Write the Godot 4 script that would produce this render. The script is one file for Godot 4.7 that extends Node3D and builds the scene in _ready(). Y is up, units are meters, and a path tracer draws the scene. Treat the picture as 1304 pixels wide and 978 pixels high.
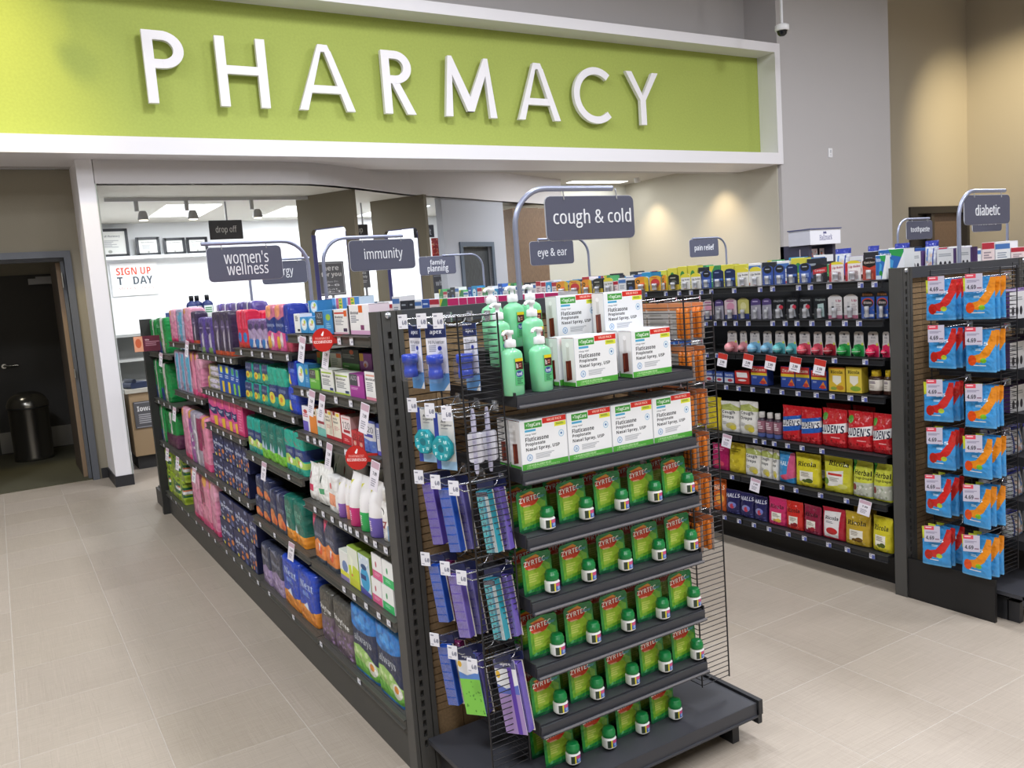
extends Node3D
# A pharmacy department: two runs of gondola shelving with end caps under a green PHARMACY header.
# World: x runs along the end caps, -z runs down the aisles, metres, eye height 1.57.
const FPX := 1074.83
const EYE := Vector3(0, 1.57, 0)
const RX := Vector3(0.84923476, -0.07366289, 0.52285189)
const DN := Vector3(-0.12321614, -0.99052909, 0.06057967)
const FW := Vector3(0.51343754, -0.11587016, -0.8502682)
var rng := RandomNumberGenerator.new()
var counts := {}
var M := {}
var MESHES := {}

# ---------- pixel to place ----------
func hit(u: float, v: float, axis: int, val: float) -> Vector3:
	var d := RX * ((u - 652.0) / FPX) + DN * ((v - 489.0) / FPX) + FW
	return EYE + d * ((val - EYE[axis]) / d[axis])
func zu(u: float, x: float, y: float) -> float:
	var a := RX * FPX - FW * (u - 652.0)
	return -(a.x * (x - EYE.x) + a.y * (y - EYE.y)) / a.z + EYE.z

# ---------- nodes ----------
func numbered(n: String) -> String:
	if not counts.has(n):
		counts[n] = 0
		return n
	counts[n] += 1
	return "%s_%03d" % [n, counts[n]]
func tag(o: Node, label: String, category: String, group := "") -> void:
	o.set_meta("label", label)
	o.set_meta("category", category)
	if group != "":
		o.set_meta("group", group)
func thing(called: String, label: String, category: String, at := Vector3.ZERO, turn := 0.0, group := "") -> Node3D:
	var o := Node3D.new()
	o.name = numbered(called)
	add_child(o)
	o.position = at
	o.rotation.y = turn
	tag(o, label, category, group)
	return o
func part(parent: Node, called: String, mesh: Mesh, mat: Material, at := Vector3.ZERO, rot := Vector3.ZERO) -> MeshInstance3D:
	var o := MeshInstance3D.new()
	o.name = called
	o.mesh = mesh
	if mat:
		o.material_override = mat
	o.position = at
	o.rotation = rot
	parent.add_child(o, true)
	return o
func solo(called: String, mesh: Mesh, mat: Material, label: String, category: String, at := Vector3.ZERO, turn := 0.0, group := "") -> MeshInstance3D:
	var o := part(self, numbered(called), mesh, mat, at, Vector3(0, turn, 0))
	tag(o, label, category, group)
	return o
func setting(called: String, mesh: Mesh, mat: Material, at := Vector3.ZERO, turn := 0.0) -> MeshInstance3D:
	var o := part(self, numbered(called), mesh, mat, at, Vector3(0, turn, 0))
	o.set_meta("kind", "structure")
	return o

# ---------- materials ----------
func mat(hex: String, rough := 0.6, metal := 0.0) -> StandardMaterial3D:
	var k := "%s/%.2f/%.2f" % [hex, rough, metal]
	if M.has(k):
		return M[k]
	var m := StandardMaterial3D.new()
	m.albedo_color = Color(hex)
	m.roughness = rough
	m.metallic = metal
	M[k] = m
	return m
func glow(hex: String, e: float) -> StandardMaterial3D:
	var m := StandardMaterial3D.new()
	m.albedo_color = Color(hex)
	m.emission_enabled = true
	m.emission = Color(hex)
	m.emission_energy_multiplier = e
	return m
func clear_plastic(hex: String, a: float, rough := 0.05) -> StandardMaterial3D:
	var m := StandardMaterial3D.new()
	var c := Color(hex)
	c.a = a
	m.albedo_color = c
	m.transparency = BaseMaterial3D.TRANSPARENCY_ALPHA
	m.roughness = rough
	return m
func grain(hex: String, rough: float, amp: float, freq: float, seed_: int, stretch := Vector3.ONE, bump := 0.0) -> StandardMaterial3D:
	# one colour with a fine noise grain, mapped in world space
	var m := StandardMaterial3D.new()
	var n := FastNoiseLite.new()
	n.seed = seed_
	n.frequency = freq
	n.fractal_octaves = 4
	var c := Color(hex)
	var t := NoiseTexture2D.new()
	t.width = 512
	t.height = 512
	t.seamless = true
	t.noise = n
	var g := Gradient.new()
	g.set_color(0, Color(c.r * (1 - amp), c.g * (1 - amp), c.b * (1 - amp)))
	g.set_color(1, Color(minf(1, c.r * (1 + amp)), minf(1, c.g * (1 + amp)), minf(1, c.b * (1 + amp))))
	t.color_ramp = g
	m.albedo_texture = t
	m.uv1_triplanar = true
	m.uv1_world_triplanar = true
	m.uv1_scale = stretch
	m.roughness = rough
	if bump > 0.0:
		var b := NoiseTexture2D.new()
		b.width = 512
		b.height = 512
		b.seamless = true
		b.noise = n
		b.as_normal_map = true
		b.bump_strength = bump
		m.normal_enabled = true
		m.normal_texture = b
		m.normal_scale = 0.5
	return m

# ---------- geometry ----------
func begin() -> SurfaceTool:
	var st := SurfaceTool.new()
	st.begin(Mesh.PRIMITIVE_TRIANGLES)
	return st
func poly(st: SurfaceTool, pts: Array, uvs: Array = []) -> void:
	# a flat polygon, points anticlockwise seen from outside
	var n: Vector3 = (pts[1] - pts[0]).cross(pts[2] - pts[0]).normalized()
	for i in range(1, pts.size() - 1):
		for k in [0, i + 1, i]:
			st.set_normal(n)
			st.set_uv(uvs[k] if uvs.size() > 0 else Vector2(pts[k].x + pts[k].z, pts[k].y))
			st.add_vertex(pts[k])
func bx(st: SurfaceTool, c: Vector3, s: Vector3, b := Basis.IDENTITY) -> void:
	var h := s * 0.5
	var p: Array = []
	for i in 8:
		p.append(c + b * Vector3(h.x if i & 1 else -h.x, h.y if i & 2 else -h.y, h.z if i & 4 else -h.z))
	for f in [[4, 5, 7, 6], [1, 0, 2, 3], [5, 1, 3, 7], [0, 4, 6, 2], [6, 7, 3, 2], [0, 1, 5, 4]]:
		poly(st, [p[f[0]], p[f[1]], p[f[2]], p[f[3]]])
func boxes(list: Array) -> ArrayMesh:
	var st := begin()
	for e in list:
		bx(st, e[0], e[1])
	return st.commit()
func box(s: Vector3) -> ArrayMesh:
	var k := "b%.4f,%.4f,%.4f" % [s.x, s.y, s.z]
	if not MESHES.has(k):
		MESHES[k] = boxes([[Vector3.ZERO, s]])
	return MESHES[k]
func slab(a: Vector3, b: Vector3) -> Array:
	return [(a + b) * 0.5, (b - a).abs()]
func bevel_box(s: Vector3, r: float) -> ArrayMesh:
	var k := "v%.4f,%.4f,%.4f,%.4f" % [s.x, s.y, s.z, r]
	if MESHES.has(k):
		return MESHES[k]
	var pts := PackedVector2Array()
	for q in [[1, -1], [1, 1], [-1, 1], [-1, -1]]:
		var cx: float = q[0] * (s.x * 0.5 - r)
		var cy: float = q[1] * (s.y * 0.5 - r)
		var a0 := atan2(q[1], q[0]) - PI / 4
		for i in 4:
			pts.append(Vector2(cx, cy) + Vector2.from_angle(a0 + PI / 2 * i / 3.0) * r)
	MESHES[k] = prism(pts, s.z)
	return MESHES[k]
func prism(pts: PackedVector2Array, depth: float, holes: Array = []) -> ArrayMesh:
	# outline in xy (anticlockwise) pushed along z, centred on z = 0
	var st := begin()
	var tri := Geometry2D.triangulate_polygon(pts)
	var f := depth * 0.5
	for i in range(0, tri.size(), 3):
		var a := pts[tri[i]]
		var b := pts[tri[i + 1]]
		var c := pts[tri[i + 2]]
		if (b - a).cross(c - a) < 0:
			var s := b
			b = c
			c = s
		poly(st, [Vector3(a.x, a.y, f), Vector3(b.x, b.y, f), Vector3(c.x, c.y, f)])
		poly(st, [Vector3(a.x, a.y, -f), Vector3(c.x, c.y, -f), Vector3(b.x, b.y, -f)])
	for i in pts.size():
		var a := pts[i]
		var b := pts[(i + 1) % pts.size()]
		poly(st, [Vector3(a.x, a.y, -f), Vector3(b.x, b.y, -f), Vector3(b.x, b.y, f), Vector3(a.x, a.y, f)])
	return st.commit()
func tube_into(st: SurfaceTool, path: Array, r: float, n := 8) -> void:
	var rings: Array = []
	var last := Vector3.RIGHT
	for i in path.size():
		var t: Vector3 = (path[mini(i + 1, path.size() - 1)] - path[maxi(i - 1, 0)]).normalized()
		var s := t.cross(Vector3.UP if absf(t.y) < 0.9 else Vector3.RIGHT).normalized() if i == 0 else (last - t * last.dot(t)).normalized()
		last = s
		var w := s.cross(t).normalized()
		var ring: Array = []
		for k in n:
			var a := TAU * k / n
			ring.append([path[i] + (s * cos(a) + w * sin(a)) * r, s * cos(a) + w * sin(a)])
		rings.append(ring)
	for i in rings.size() - 1:
		for k in n:
			var q := [rings[i][k], rings[i][(k + 1) % n], rings[i + 1][(k + 1) % n], rings[i + 1][k]]
			for j in [0, 1, 2, 0, 2, 3]:
				st.set_normal(q[j][1])
				st.set_uv(Vector2.ZERO)
				st.add_vertex(q[j][0])
	for e in [0, rings.size() - 1]:
		var c: Array = []
		for k in n:
			c.append(rings[e][k if e > 0 else n - 1 - k][0])
		c.reverse()
		poly(st, c)
func tube(path: Array, r: float, n := 8) -> ArrayMesh:
	var st := begin()
	tube_into(st, path, r, n)
	return st.commit()
func loft(sec: Array, n: int, ruv := Rect2(), w := 1.0, h := 1.0, swatch := Vector2(-1, -1)) -> ArrayMesh:
	# sec: [y, half width, half depth, squareness, z shift]; closed at both ends; uv is laid on from the front
	var st := begin()
	st.set_smooth_group(0)
	var rings: Array = []
	for s in sec:
		var ring: Array = []
		var e: float = 2.0 / s[3]
		for k in n:
			var a := TAU * (k + 0.5) / n
			var ca := cos(a)
			var sa := sin(a)
			ring.append(Vector3(signf(ca) * pow(absf(ca), e) * s[1], s[0], signf(sa) * pow(absf(sa), e) * s[2] + (s[4] if s.size() > 4 else 0.0)))
		rings.append(ring)
	var uvf := func(p: Vector3) -> Vector2:
		if swatch.x >= 0.0:
			return swatch
		return ruv.position + ruv.size * Vector2(clampf(p.x / w + 0.5, 0.01, 0.99), clampf(1.0 - p.y / h, 0.01, 0.99))
	for i in rings.size() - 1:
		for k in n:
			var q := [rings[i][k], rings[i][(k + 1) % n], rings[i + 1][(k + 1) % n], rings[i + 1][k]]
			for j in [0, 1, 2, 0, 2, 3]:
				st.set_uv(uvf.call(q[j]))
				st.add_vertex(q[j])
	for e in [0, rings.size() - 1]:
		st.set_smooth_group(1 + e)
		for k in range(1, n - 1):
			var o := [0, k + 1, k] if e == 0 else [0, k, k + 1]
			for j in o:
				st.set_uv(uvf.call(rings[e][j]))
				st.add_vertex(rings[e][j])
	st.generate_normals()
	return st.commit()
func lathe(prof: Array, n := 20) -> ArrayMesh:
	# prof: [y, radius]
	var s: Array = []
	for p in prof:
		s.append([p[0], p[1], p[1], 2.0])
	return loft(s, n)

# ---------- printed artwork: every package front is drawn into one sheet ----------
const SHEET := 2048
const SS := 2
var img: Image
var pen := Vector2i(8, 8)
var row_h := 0
var D := {}
var TRI := {}
var sheet_mats := {}
func pcol(c) -> Color:
	return c if c is Color else Color(String(c))
func span_poly(pts: PackedVector2Array, c: Color) -> void:
	var y0 := 1e9
	var y1 := -1e9
	for p in pts:
		y0 = minf(y0, p.y)
		y1 = maxf(y1, p.y)
	for y in range(int(floor(y0)), int(ceil(y1))):
		var yc := y + 0.5
		var xs: Array = []
		for i in pts.size():
			var a := pts[i]
			var b := pts[(i + 1) % pts.size()]
			if (a.y <= yc) != (b.y <= yc):
				xs.append(a.x + (yc - a.y) / (b.y - a.y) * (b.x - a.x))
		xs.sort()
		for i in range(0, xs.size() - 1, 2):
			var xa := int(round(xs[i]))
			var xb := int(round(xs[i + 1]))
			if xb > xa:
				img.fill_rect(Rect2i(xa, y, xb - xa, 1), c)
func ellipse_px(c: Vector2, r: Vector2, col: Color) -> void:
	for y in range(int(floor(c.y - r.y)), int(ceil(c.y + r.y))):
		var t := (y + 0.5 - c.y) / r.y
		if absf(t) < 1.0:
			var hw := sqrt(1.0 - t * t) * r.x
			var xa := int(round(c.x - hw))
			img.fill_rect(Rect2i(xa, y, maxi(1, int(round(c.x + hw)) - xa), 1), col)
func font_of(kind: int) -> SystemFont:
	var f := SystemFont.new()
	f.font_names = PackedStringArray(["Droid Serif" if kind >= 2 else "Droid Sans"])
	f.font_weight = 700 if kind == 1 or kind == 2 else 400
	return f
func text_tris(s: String, kind: int) -> Array:
	var k := "%d%s" % [kind, s]
	if TRI.has(k):
		return TRI[k]
	var t := TextMesh.new()
	t.text = s
	t.font = font_of(kind)
	t.font_size = 48
	t.pixel_size = 0.01
	t.depth = 0.0
	t.curve_step = 2.0
	var a := t.get_mesh_arrays()
	var v: PackedVector3Array = a[Mesh.ARRAY_VERTEX]
	var ix: PackedInt32Array = a[Mesh.ARRAY_INDEX] if a[Mesh.ARRAY_INDEX] != null else PackedInt32Array()
	var out := PackedVector2Array()
	if ix.size() > 0:
		for i in ix:
			out.append(Vector2(v[i].x, -v[i].y))
	else:
		for p in v:
			out.append(Vector2(p.x, -p.y))
	var lo := Vector2(1e9, 1e9)
	var hi := -lo
	for p in out:
		lo = lo.min(p)
		hi = hi.max(p)
	for i in out.size():
		out[i] = (out[i] - lo) / (hi - lo)
	TRI[k] = [out, hi - lo]
	return TRI[k]
func text_px(r: Rect2, s: String, c: Color, kind: int, slant: float) -> void:
	var t: PackedVector2Array = text_tris(s, kind)[0]
	for i in range(0, t.size(), 3):
		var q := PackedVector2Array()
		for k in 3:
			var p := t[i + k]
			q.append(Vector2(r.position.x + p.x * r.size.x, r.position.y + p.y * r.size.y + (0.5 - p.x) * slant * r.size.y))
		span_poly(q, c)
# ops: ["r",x0,y0,x1,y1,c] ["e",cx,cy,rx,ry,c] ["p",[x,y,...],c] ["t",x0,y0,x1,y1,text,c,font,slant] ["l",x0,y0,x1,y1,n,c] ["f",x0,y0,x1,y1,count,size,[colours]]
func design(called: String, noun: String, cat: String, desc: String, w: int, h: int, bg: String, side: String, ops: Array) -> void:
	var W := w * SS
	var H := h * SS
	if pen.x + W + 48 > SHEET * SS:
		pen = Vector2i(8, pen.y + row_h + 16)
		row_h = 0
	row_h = maxi(row_h, H)
	if pen.y + H > SHEET * SS:
		push_error("sheet is full at " + called)
	var o := Vector2(pen)
	var sz := Vector2(W, H)
	img.fill_rect(Rect2i(pen.x - 4, pen.y - 4, W + 8, H + 8), Color(bg))
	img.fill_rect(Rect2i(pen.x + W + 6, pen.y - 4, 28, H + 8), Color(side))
	for q in ops:
		match q[0]:
			"r":
				var a := o + sz * Vector2(q[1], q[2])
				var b := o + sz * Vector2(q[3], q[4])
				img.fill_rect(Rect2i(Vector2i(a.round()), Vector2i((b - a).round())), pcol(q[5]))
			"e":
				ellipse_px(o + sz * Vector2(q[1], q[2]), sz * Vector2(q[3], q[4]), pcol(q[5]))
			"p":
				var pp := PackedVector2Array()
				for i in range(0, q[1].size(), 2):
					pp.append(o + sz * Vector2(q[1][i], q[1][i + 1]))
				span_poly(pp, pcol(q[2]))
			"t":
				text_px(Rect2(o + sz * Vector2(q[1], q[2]), sz * Vector2(q[3] - q[1], q[4] - q[2])), q[5], pcol(q[6]), q[7] if q.size() > 7 else 1, q[8] if q.size() > 8 else 0.0)
			"l":
				for i in q[5]:
					var y0: float = lerpf(q[2], q[4], float(i) / q[5])
					var th: float = (q[4] - q[2]) / q[5] * 0.5
					var a := o + sz * Vector2(q[1], y0)
					var b := o + sz * Vector2(q[1] + (q[3] - q[1]) * rng.randf_range(0.6, 1.0), y0 + th)
					img.fill_rect(Rect2i(Vector2i(a), Vector2i((b - a).ceil())), pcol(q[6]))
			"f":
				for i in q[5]:
					var c := o + sz * Vector2(rng.randf_range(q[1], q[3]), rng.randf_range(q[2], q[4]))
					var r: float = sz.x * q[6] * rng.randf_range(0.5, 1.1)
					ellipse_px(c, Vector2(r, r * rng.randf_range(0.6, 1.2)), pcol(q[7][rng.randi() % q[7].size()]))
	var full := float(SHEET * SS)
	D[called] = {"uv": Rect2(o / full, sz / full), "sw": Vector2(pen.x + W + 20, pen.y + H * 0.5) / full, "noun": noun, "cat": cat, "desc": desc}
	pen.x += W + 48
func sheet_mat(rough: float, clearcoat := 0.0) -> StandardMaterial3D:
	var k := "%.2f/%.2f" % [rough, clearcoat]
	if not sheet_mats.has(k):
		var m := StandardMaterial3D.new()
		m.albedo_texture = sheet_tex
		m.roughness = rough
		if rough <= 0.3:   # thin film: shallow random wrinkles
			if wrinkle == null:
				var n := FastNoiseLite.new()
				n.seed = 17
				n.frequency = 0.045
				n.fractal_octaves = 3
				wrinkle = NoiseTexture2D.new()
				wrinkle.width = 1024
				wrinkle.height = 1024
				wrinkle.noise = n
				wrinkle.as_normal_map = true
				wrinkle.bump_strength = 5.0
			m.normal_enabled = true
			m.normal_texture = wrinkle
			m.normal_scale = 0.55
		if clearcoat > 0.0:
			m.clearcoat_enabled = true
			m.clearcoat = clearcoat
			m.clearcoat_roughness = 0.15
		sheet_mats[k] = m
	return sheet_mats[k]
var sheet_tex: ImageTexture
var wrinkle: NoiseTexture2D

# package shapes; origin at the middle of the base, front towards +z
func pbox(w: float, h: float, d: float, dn: String, side_dn := "") -> ArrayMesh:
	var k := "pb%s%s%.3f,%.3f,%.3f" % [dn, side_dn, w, h, d]
	if MESHES.has(k):
		return MESHES[k]
	var st := begin()
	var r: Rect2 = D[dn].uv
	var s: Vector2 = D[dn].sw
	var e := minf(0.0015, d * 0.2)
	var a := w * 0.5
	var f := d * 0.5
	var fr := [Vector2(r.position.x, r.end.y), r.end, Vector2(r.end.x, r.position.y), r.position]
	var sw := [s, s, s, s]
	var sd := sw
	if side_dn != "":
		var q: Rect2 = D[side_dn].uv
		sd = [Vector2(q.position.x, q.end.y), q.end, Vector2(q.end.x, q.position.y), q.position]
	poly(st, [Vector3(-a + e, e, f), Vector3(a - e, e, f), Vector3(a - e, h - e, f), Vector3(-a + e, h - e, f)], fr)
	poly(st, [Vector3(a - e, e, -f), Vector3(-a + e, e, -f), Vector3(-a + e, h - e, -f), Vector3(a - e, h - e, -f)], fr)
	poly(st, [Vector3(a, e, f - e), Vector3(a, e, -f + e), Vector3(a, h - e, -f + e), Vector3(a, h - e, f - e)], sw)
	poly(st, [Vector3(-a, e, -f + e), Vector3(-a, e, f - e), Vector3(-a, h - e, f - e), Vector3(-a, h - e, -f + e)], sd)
	poly(st, [Vector3(-a + e, h, f - e), Vector3(a - e, h, f - e), Vector3(a - e, h, -f + e), Vector3(-a + e, h, -f + e)], sw)
	poly(st, [Vector3(-a + e, 0, -f + e), Vector3(a - e, 0, -f + e), Vector3(a - e, 0, f - e), Vector3(-a + e, 0, f - e)], sw)
	for z in [1, -1]:   # the narrow chamfers along the edges
		var zo: float = f * z
		var zi: float = (f - e) * z
		var q1 := [Vector3(-a + e, h - e, zo), Vector3(a - e, h - e, zo), Vector3(a - e, h, zi), Vector3(-a + e, h, zi)]
		var q2 := [Vector3(-a + e, 0, zi), Vector3(a - e, 0, zi), Vector3(a - e, e, zo), Vector3(-a + e, e, zo)]
		var q3 := [Vector3(a - e, e, zo), Vector3(a, e, zi), Vector3(a, h - e, zi), Vector3(a - e, h - e, zo)]
		var q4 := [Vector3(-a, e, zi), Vector3(-a + e, e, zo), Vector3(-a + e, h - e, zo), Vector3(-a, h - e, zi)]
		for q in [q1, q2, q3, q4]:
			if z < 0:
				q.reverse()
			poly(st, q, sw)
	MESHES[k] = st.commit()
	return MESHES[k]
func psoft(w: float, h: float, d: float, dn: String) -> ArrayMesh:
	# a soft wrapped pack: rounded corners, top folded over
	var k := "ps%s%.3f,%.3f,%.3f" % [dn, w, h, d]
	if not MESHES.has(k):
		var a := w * 0.5
		var f := d * 0.5
		var sec := [[0.0, a * 0.96, f * 0.92, 9.0], [h * 0.02, a * 0.985, f * 0.98, 8.0], [h * 0.25, a, f, 8.0], [h * 0.5, a * 0.985, f * 0.97, 8.0], [h * 0.7, a * 0.995, f, 8.0], [h * 0.9, a * 0.99, f * 0.96, 8.0], [h * 0.965, a * 0.985, f * 0.84, 8.0, f * 0.08], [h * 0.99, a * 0.97, f * 0.55, 7.0, f * 0.2], [h, a * 0.95, f * 0.2, 6.0, f * 0.25]]
		MESHES[k] = loft(sec, 20, D[dn].uv, w, h)
	return MESHES[k]
func pbag(w: float, h: float, d: float, dn: String) -> ArrayMesh:
	# a pillow pouch: flat crimped seal at the top, gusset at the bottom
	var k := "pg%s%.3f,%.3f,%.3f" % [dn, w, h, d]
	if not MESHES.has(k):
		var a := w * 0.5
		var f := d * 0.5
		var sec := [[0.0, a * 0.97, f * 0.55, 3.0], [h * 0.04, a * 0.99, f * 0.85, 2.8], [h * 0.2, a * 0.97, f, 2.6], [h * 0.42, a * 0.96, f * 0.95, 2.5], [h * 0.6, a * 0.965, f * 0.78, 2.4], [h * 0.76, a * 0.98, f * 0.5, 2.4], [h * 0.88, a * 0.995, f * 0.18, 2.6], [h * 0.92, a, 0.0016, 6.0], [h, a, 0.0012, 6.0, f * 0.1]]
		MESHES[k] = loft(sec, 18, D[dn].uv, w, h)
	return MESHES[k]
func ptube(w: float, h: float, dn: String) -> ArrayMesh:
	# a squeeze tube standing on its cap, crimped flat at the top
	var k := "pt%s%.3f,%.3f" % [dn, w, h]
	if not MESHES.has(k):
		var a := w * 0.5
		MESHES[k] = loft([[0.0, a * 0.86, a * 0.86, 2.0], [h * 0.01, a * 0.9, a * 0.9, 2.0], [h * 0.3, a * 0.92, a * 0.92, 2.0], [h * 0.31, a * 0.96, a * 0.92, 2.0], [h * 0.6, a * 0.98, a * 0.8, 2.0], [h * 0.85, a, a * 0.4, 2.2], [h * 0.95, a, 0.0025, 4.0], [h, a, 0.0015, 6.0]], 18, D[dn].uv, w, h)
	return MESHES[k]
func pbottle(w: float, h: float, dn: String) -> ArrayMesh:
	# a round-shouldered bottle with its cap drawn in one outline
	var k := "pl%s%.3f,%.3f" % [dn, w, h]
	if not MESHES.has(k):
		var a := w * 0.5
		MESHES[k] = loft([[0.0, a * 0.9, a * 0.8, 2.4], [h * 0.02, a, a * 0.88, 2.4], [h * 0.64, a, a * 0.88, 2.4], [h * 0.72, a * 0.85, a * 0.72, 2.2], [h * 0.76, a * 0.6, a * 0.6, 2.0], [h * 0.765, a * 0.66, a * 0.66, 2.0], [h * 0.985, a * 0.64, a * 0.64, 2.0], [h, a * 0.58, a * 0.58, 2.0]], 18, D[dn].uv, w, h)
	return MESHES[k]
func pneck(w: float, h: float, dn: String) -> ArrayMesh:
	# a tall bottle with sloping shoulders, slim neck and cap
	var k := "pn%s%.3f,%.3f" % [dn, w, h]
	if not MESHES.has(k):
		var a := w * 0.5
		MESHES[k] = loft([[0.0, a * 0.9, a * 0.8, 2.4], [h * 0.02, a, a * 0.88, 2.4], [h * 0.7, a, a * 0.88, 2.4], [h * 0.77, a * 0.82, a * 0.74, 2.2], [h * 0.81, a * 0.42, a * 0.42, 2.0], [h * 0.84, a * 0.36, a * 0.36, 2.0], [h * 0.845, a * 0.42, a * 0.42, 2.0], [h * 0.99, a * 0.4, a * 0.4, 2.0], [h, a * 0.34, a * 0.34, 2.0]], 18, D[dn].uv, w, h)
	return MESHES[k]

func draw_designs() -> void:
	img = Image.create(SHEET * SS, SHEET * SS, false, Image.FORMAT_RGB8)
	img.fill(Color("808080"))
	rng.seed = 7
	var NV := "1d2350"
	var WH := "f2f2f0"
	# --- end cap ---
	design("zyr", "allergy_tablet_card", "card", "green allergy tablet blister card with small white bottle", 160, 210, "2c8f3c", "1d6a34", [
		["p", [0, 0.06, 0.15, 0, 0.55, 0.05, 0.8, 0.0, 1, 0.1, 1, 0.25, 0, 0.25], "1f7f46"], ["p", [0.08, 0.3, 0.6, 0.18, 0.95, 0.36, 0.9, 0.8, 0.1, 0.88], "6fae2e"], ["p", [0.18, 0.42, 0.6, 0.3, 0.8, 0.5, 0.7, 0.74, 0.2, 0.8], "9cc03a"],
		["p", [0.1, 0.12, 0.5, 0.05, 0.62, 0.12, 0.3, 0.2], "e0922c"], ["e", 0.4, 0.25, 0.33, 0.13, "c8301e"], ["e", 0.38, 0.34, 0.26, 0.06, "d8452a"],
		["t", 0.08, 0.16, 0.8, 0.28, "ZYRTEC", "ffffff", 1, 0.35], ["l", 0.2, 0.37, 0.5, 0.41, 2, "f0d0b0"], ["l", 0.62, 0.2, 0.95, 0.26, 2, "4f9ac0"], ["l", 0.2, 0.5, 0.55, 0.72, 4, "c8d66a"], ["f", 0, 0.86, 1, 1, 26, 0.04, ["0f5a38", "1d7a44", "58b070"]], ["r", 0, 0.93, 1, 1, "14583a"]])
	design("zlabel", "bottle", "bottle", "", 64, 40, WH, WH, [["r", 0.1, 0.08, 0.34, 0.96, "2a3a2c"], ["r", 0.34, 0.08, 0.46, 0.96, "d8c828"], ["r", 0.46, 0.08, 0.95, 0.96, "3c58a8"], ["p", [0.48, 0.1, 0.92, 0.1, 0.8, 0.5, 0.48, 0.45], "c84a78"], ["e", 0.7, 0.66, 0.12, 0.2, "88a8d8"]])
	design("flut", "nasal_spray_box", "box", "white nasal spray carton with green band and red stripe", 256, 216, "eef0f4", "c9ccd2", [
		["r", 0.0, 0.0, 0.48, 0.07, "eef0f4"], ["r", 0.48, 0.0, 1, 0.11, "d2281e"], ["t", 0.58, 0.025, 0.9, 0.075, "VALUE PACK", "ffe9d8", 1], ["r", 0.74, 0.12, 0.99, 0.21, "dfe23c"], ["l", 0.77, 0.14, 0.96, 0.19, 2, "6a8a30"],
		["r", 0.1, 0.03, 0.47, 0.17, "3f9a3a"], ["t", 0.13, 0.06, 0.44, 0.155, "+TopCare", "ffffff", 1], ["r", 0.1, 0.19, 0.33, 0.235, "4aa6d2"], ["t", 0.1, 0.27, 0.34, 0.315, "Allergy Relief", "30343c", 0],
		["t", 0.1, 0.34, 0.6, 0.43, "Fluticasone", "14161c", 1], ["t", 0.1, 0.45, 0.52, 0.54, "Propionate", "14161c", 1], ["t", 0.1, 0.555, 0.83, 0.645, "Nasal Spray, USP", "14161c", 1],
		["e", 0.88, 0.37, 0.06, 0.075, "a8c8e2"], ["e", 0.88, 0.37, 0.045, 0.056, "e4eef6"], ["e", 0.88, 0.37, 0.02, 0.025, "4a78b0"], ["e", 0.17, 0.76, 0.06, 0.07, "6a94cc"], ["e", 0.17, 0.76, 0.048, 0.056, "e4eef6"], ["t", 0.145, 0.73, 0.195, 0.79, "24", "4a78b0", 1], ["l", 0.3, 0.7, 0.8, 0.82, 4, "a8acb4"],
		["r", 0, 0.88, 1, 1, "4ca63a"], ["t", 0.1, 0.9, 0.62, 0.94, "+ 24 HOUR ALLERGY RELIEF", "d8f0c8", 1], ["t", 0.1, 0.95, 0.8, 0.985, "FULL PRESCRIPTION STRENGTH", "d8f0c8", 0]])
	design("flut_side", "nasal_spray_box", "box", "", 64, 216, "e8e6e4", "c9ccd2", [["r", 0.36, 0.12, 0.6, 0.46, "d4d0cc"], ["e", 0.48, 0.14, 0.14, 0.05, "f6f4f2"], ["p", [0.26, 0.48, 0.7, 0.46, 0.72, 0.86, 0.26, 0.9], "6a2416"], ["r", 0.32, 0.52, 0.42, 0.82, "9a4a2c"], ["r", 0, 0.92, 1, 1, "4ca63a"]])
	design("purell", "sanitizer", "bottle", "", 64, 100, "58b878", "58b878", [["r", 0.1, 0.0, 0.95, 0.12, "e0c818"], ["r", 0.1, 0.12, 0.95, 0.42, "4a1c1c"], ["t", 0.2, 0.18, 0.42, 0.36, "Rx", "ffffff", 1], ["l", 0.5, 0.2, 0.9, 0.36, 2, "d88a7a"], ["e", 0.5, 0.58, 0.42, 0.12, "28488c"], ["t", 0.2, 0.51, 0.8, 0.65, "Purell", "ffffff", 1, 0.1], ["l", 0.2, 0.74, 0.85, 0.98, 4, "2a5a48"]])
	# --- wing hooks ---
	design("crusher", "pill_crusher", "card", "blue pill crusher on hang card", 72, 150, "ecebf0", "5a86c8", [["r", 0, 0, 1, 0.2, "1f2a5a"], ["e", 0.5, 0.04, 0.1, 0.02, "10142c"], ["t", 0.22, 0.09, 0.8, 0.16, "apex", "ffffff", 1], ["t", 0.1, 0.24, 0.9, 0.29, "Pill Pulverizer", "40444c", 0], ["l", 0.12, 0.31, 0.5, 0.42, 4, "9a9ca4"], ["e", 0.65, 0.36, 0.1, 0.035, "2a3a9a"], ["p", [0.5, 0.45, 0.7, 0.38, 0.78, 0.44, 0.58, 0.5], "b8bcc8"], ["r", 0, 0.74, 1, 1, "5f9ad8"], ["t", 0.2, 0.72, 0.8, 0.77, "CRUSH", "303a58", 1], ["p", [0.7, 1, 1, 0.88, 1, 1], "f0f0f0"]])
	design("round_pill", "round_pill_box", "card", "round teal pill box on white hang card", 72, 150, "d8d8d6", "8ab4d8", [["r", 0, 0, 0.22, 1, "2a3f9a"], ["t", 0.36, 0.12, 0.6, 0.17, "All", "40444c", 1], ["t", 0.36, 0.19, 0.9, 0.24, "Organizer", "40444c", 1], ["l", 0.36, 0.26, 0.7, 0.3, 1, "9a9ca4"], ["r", 0.22, 0.85, 1, 1, "9cc4e4"]])
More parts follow.
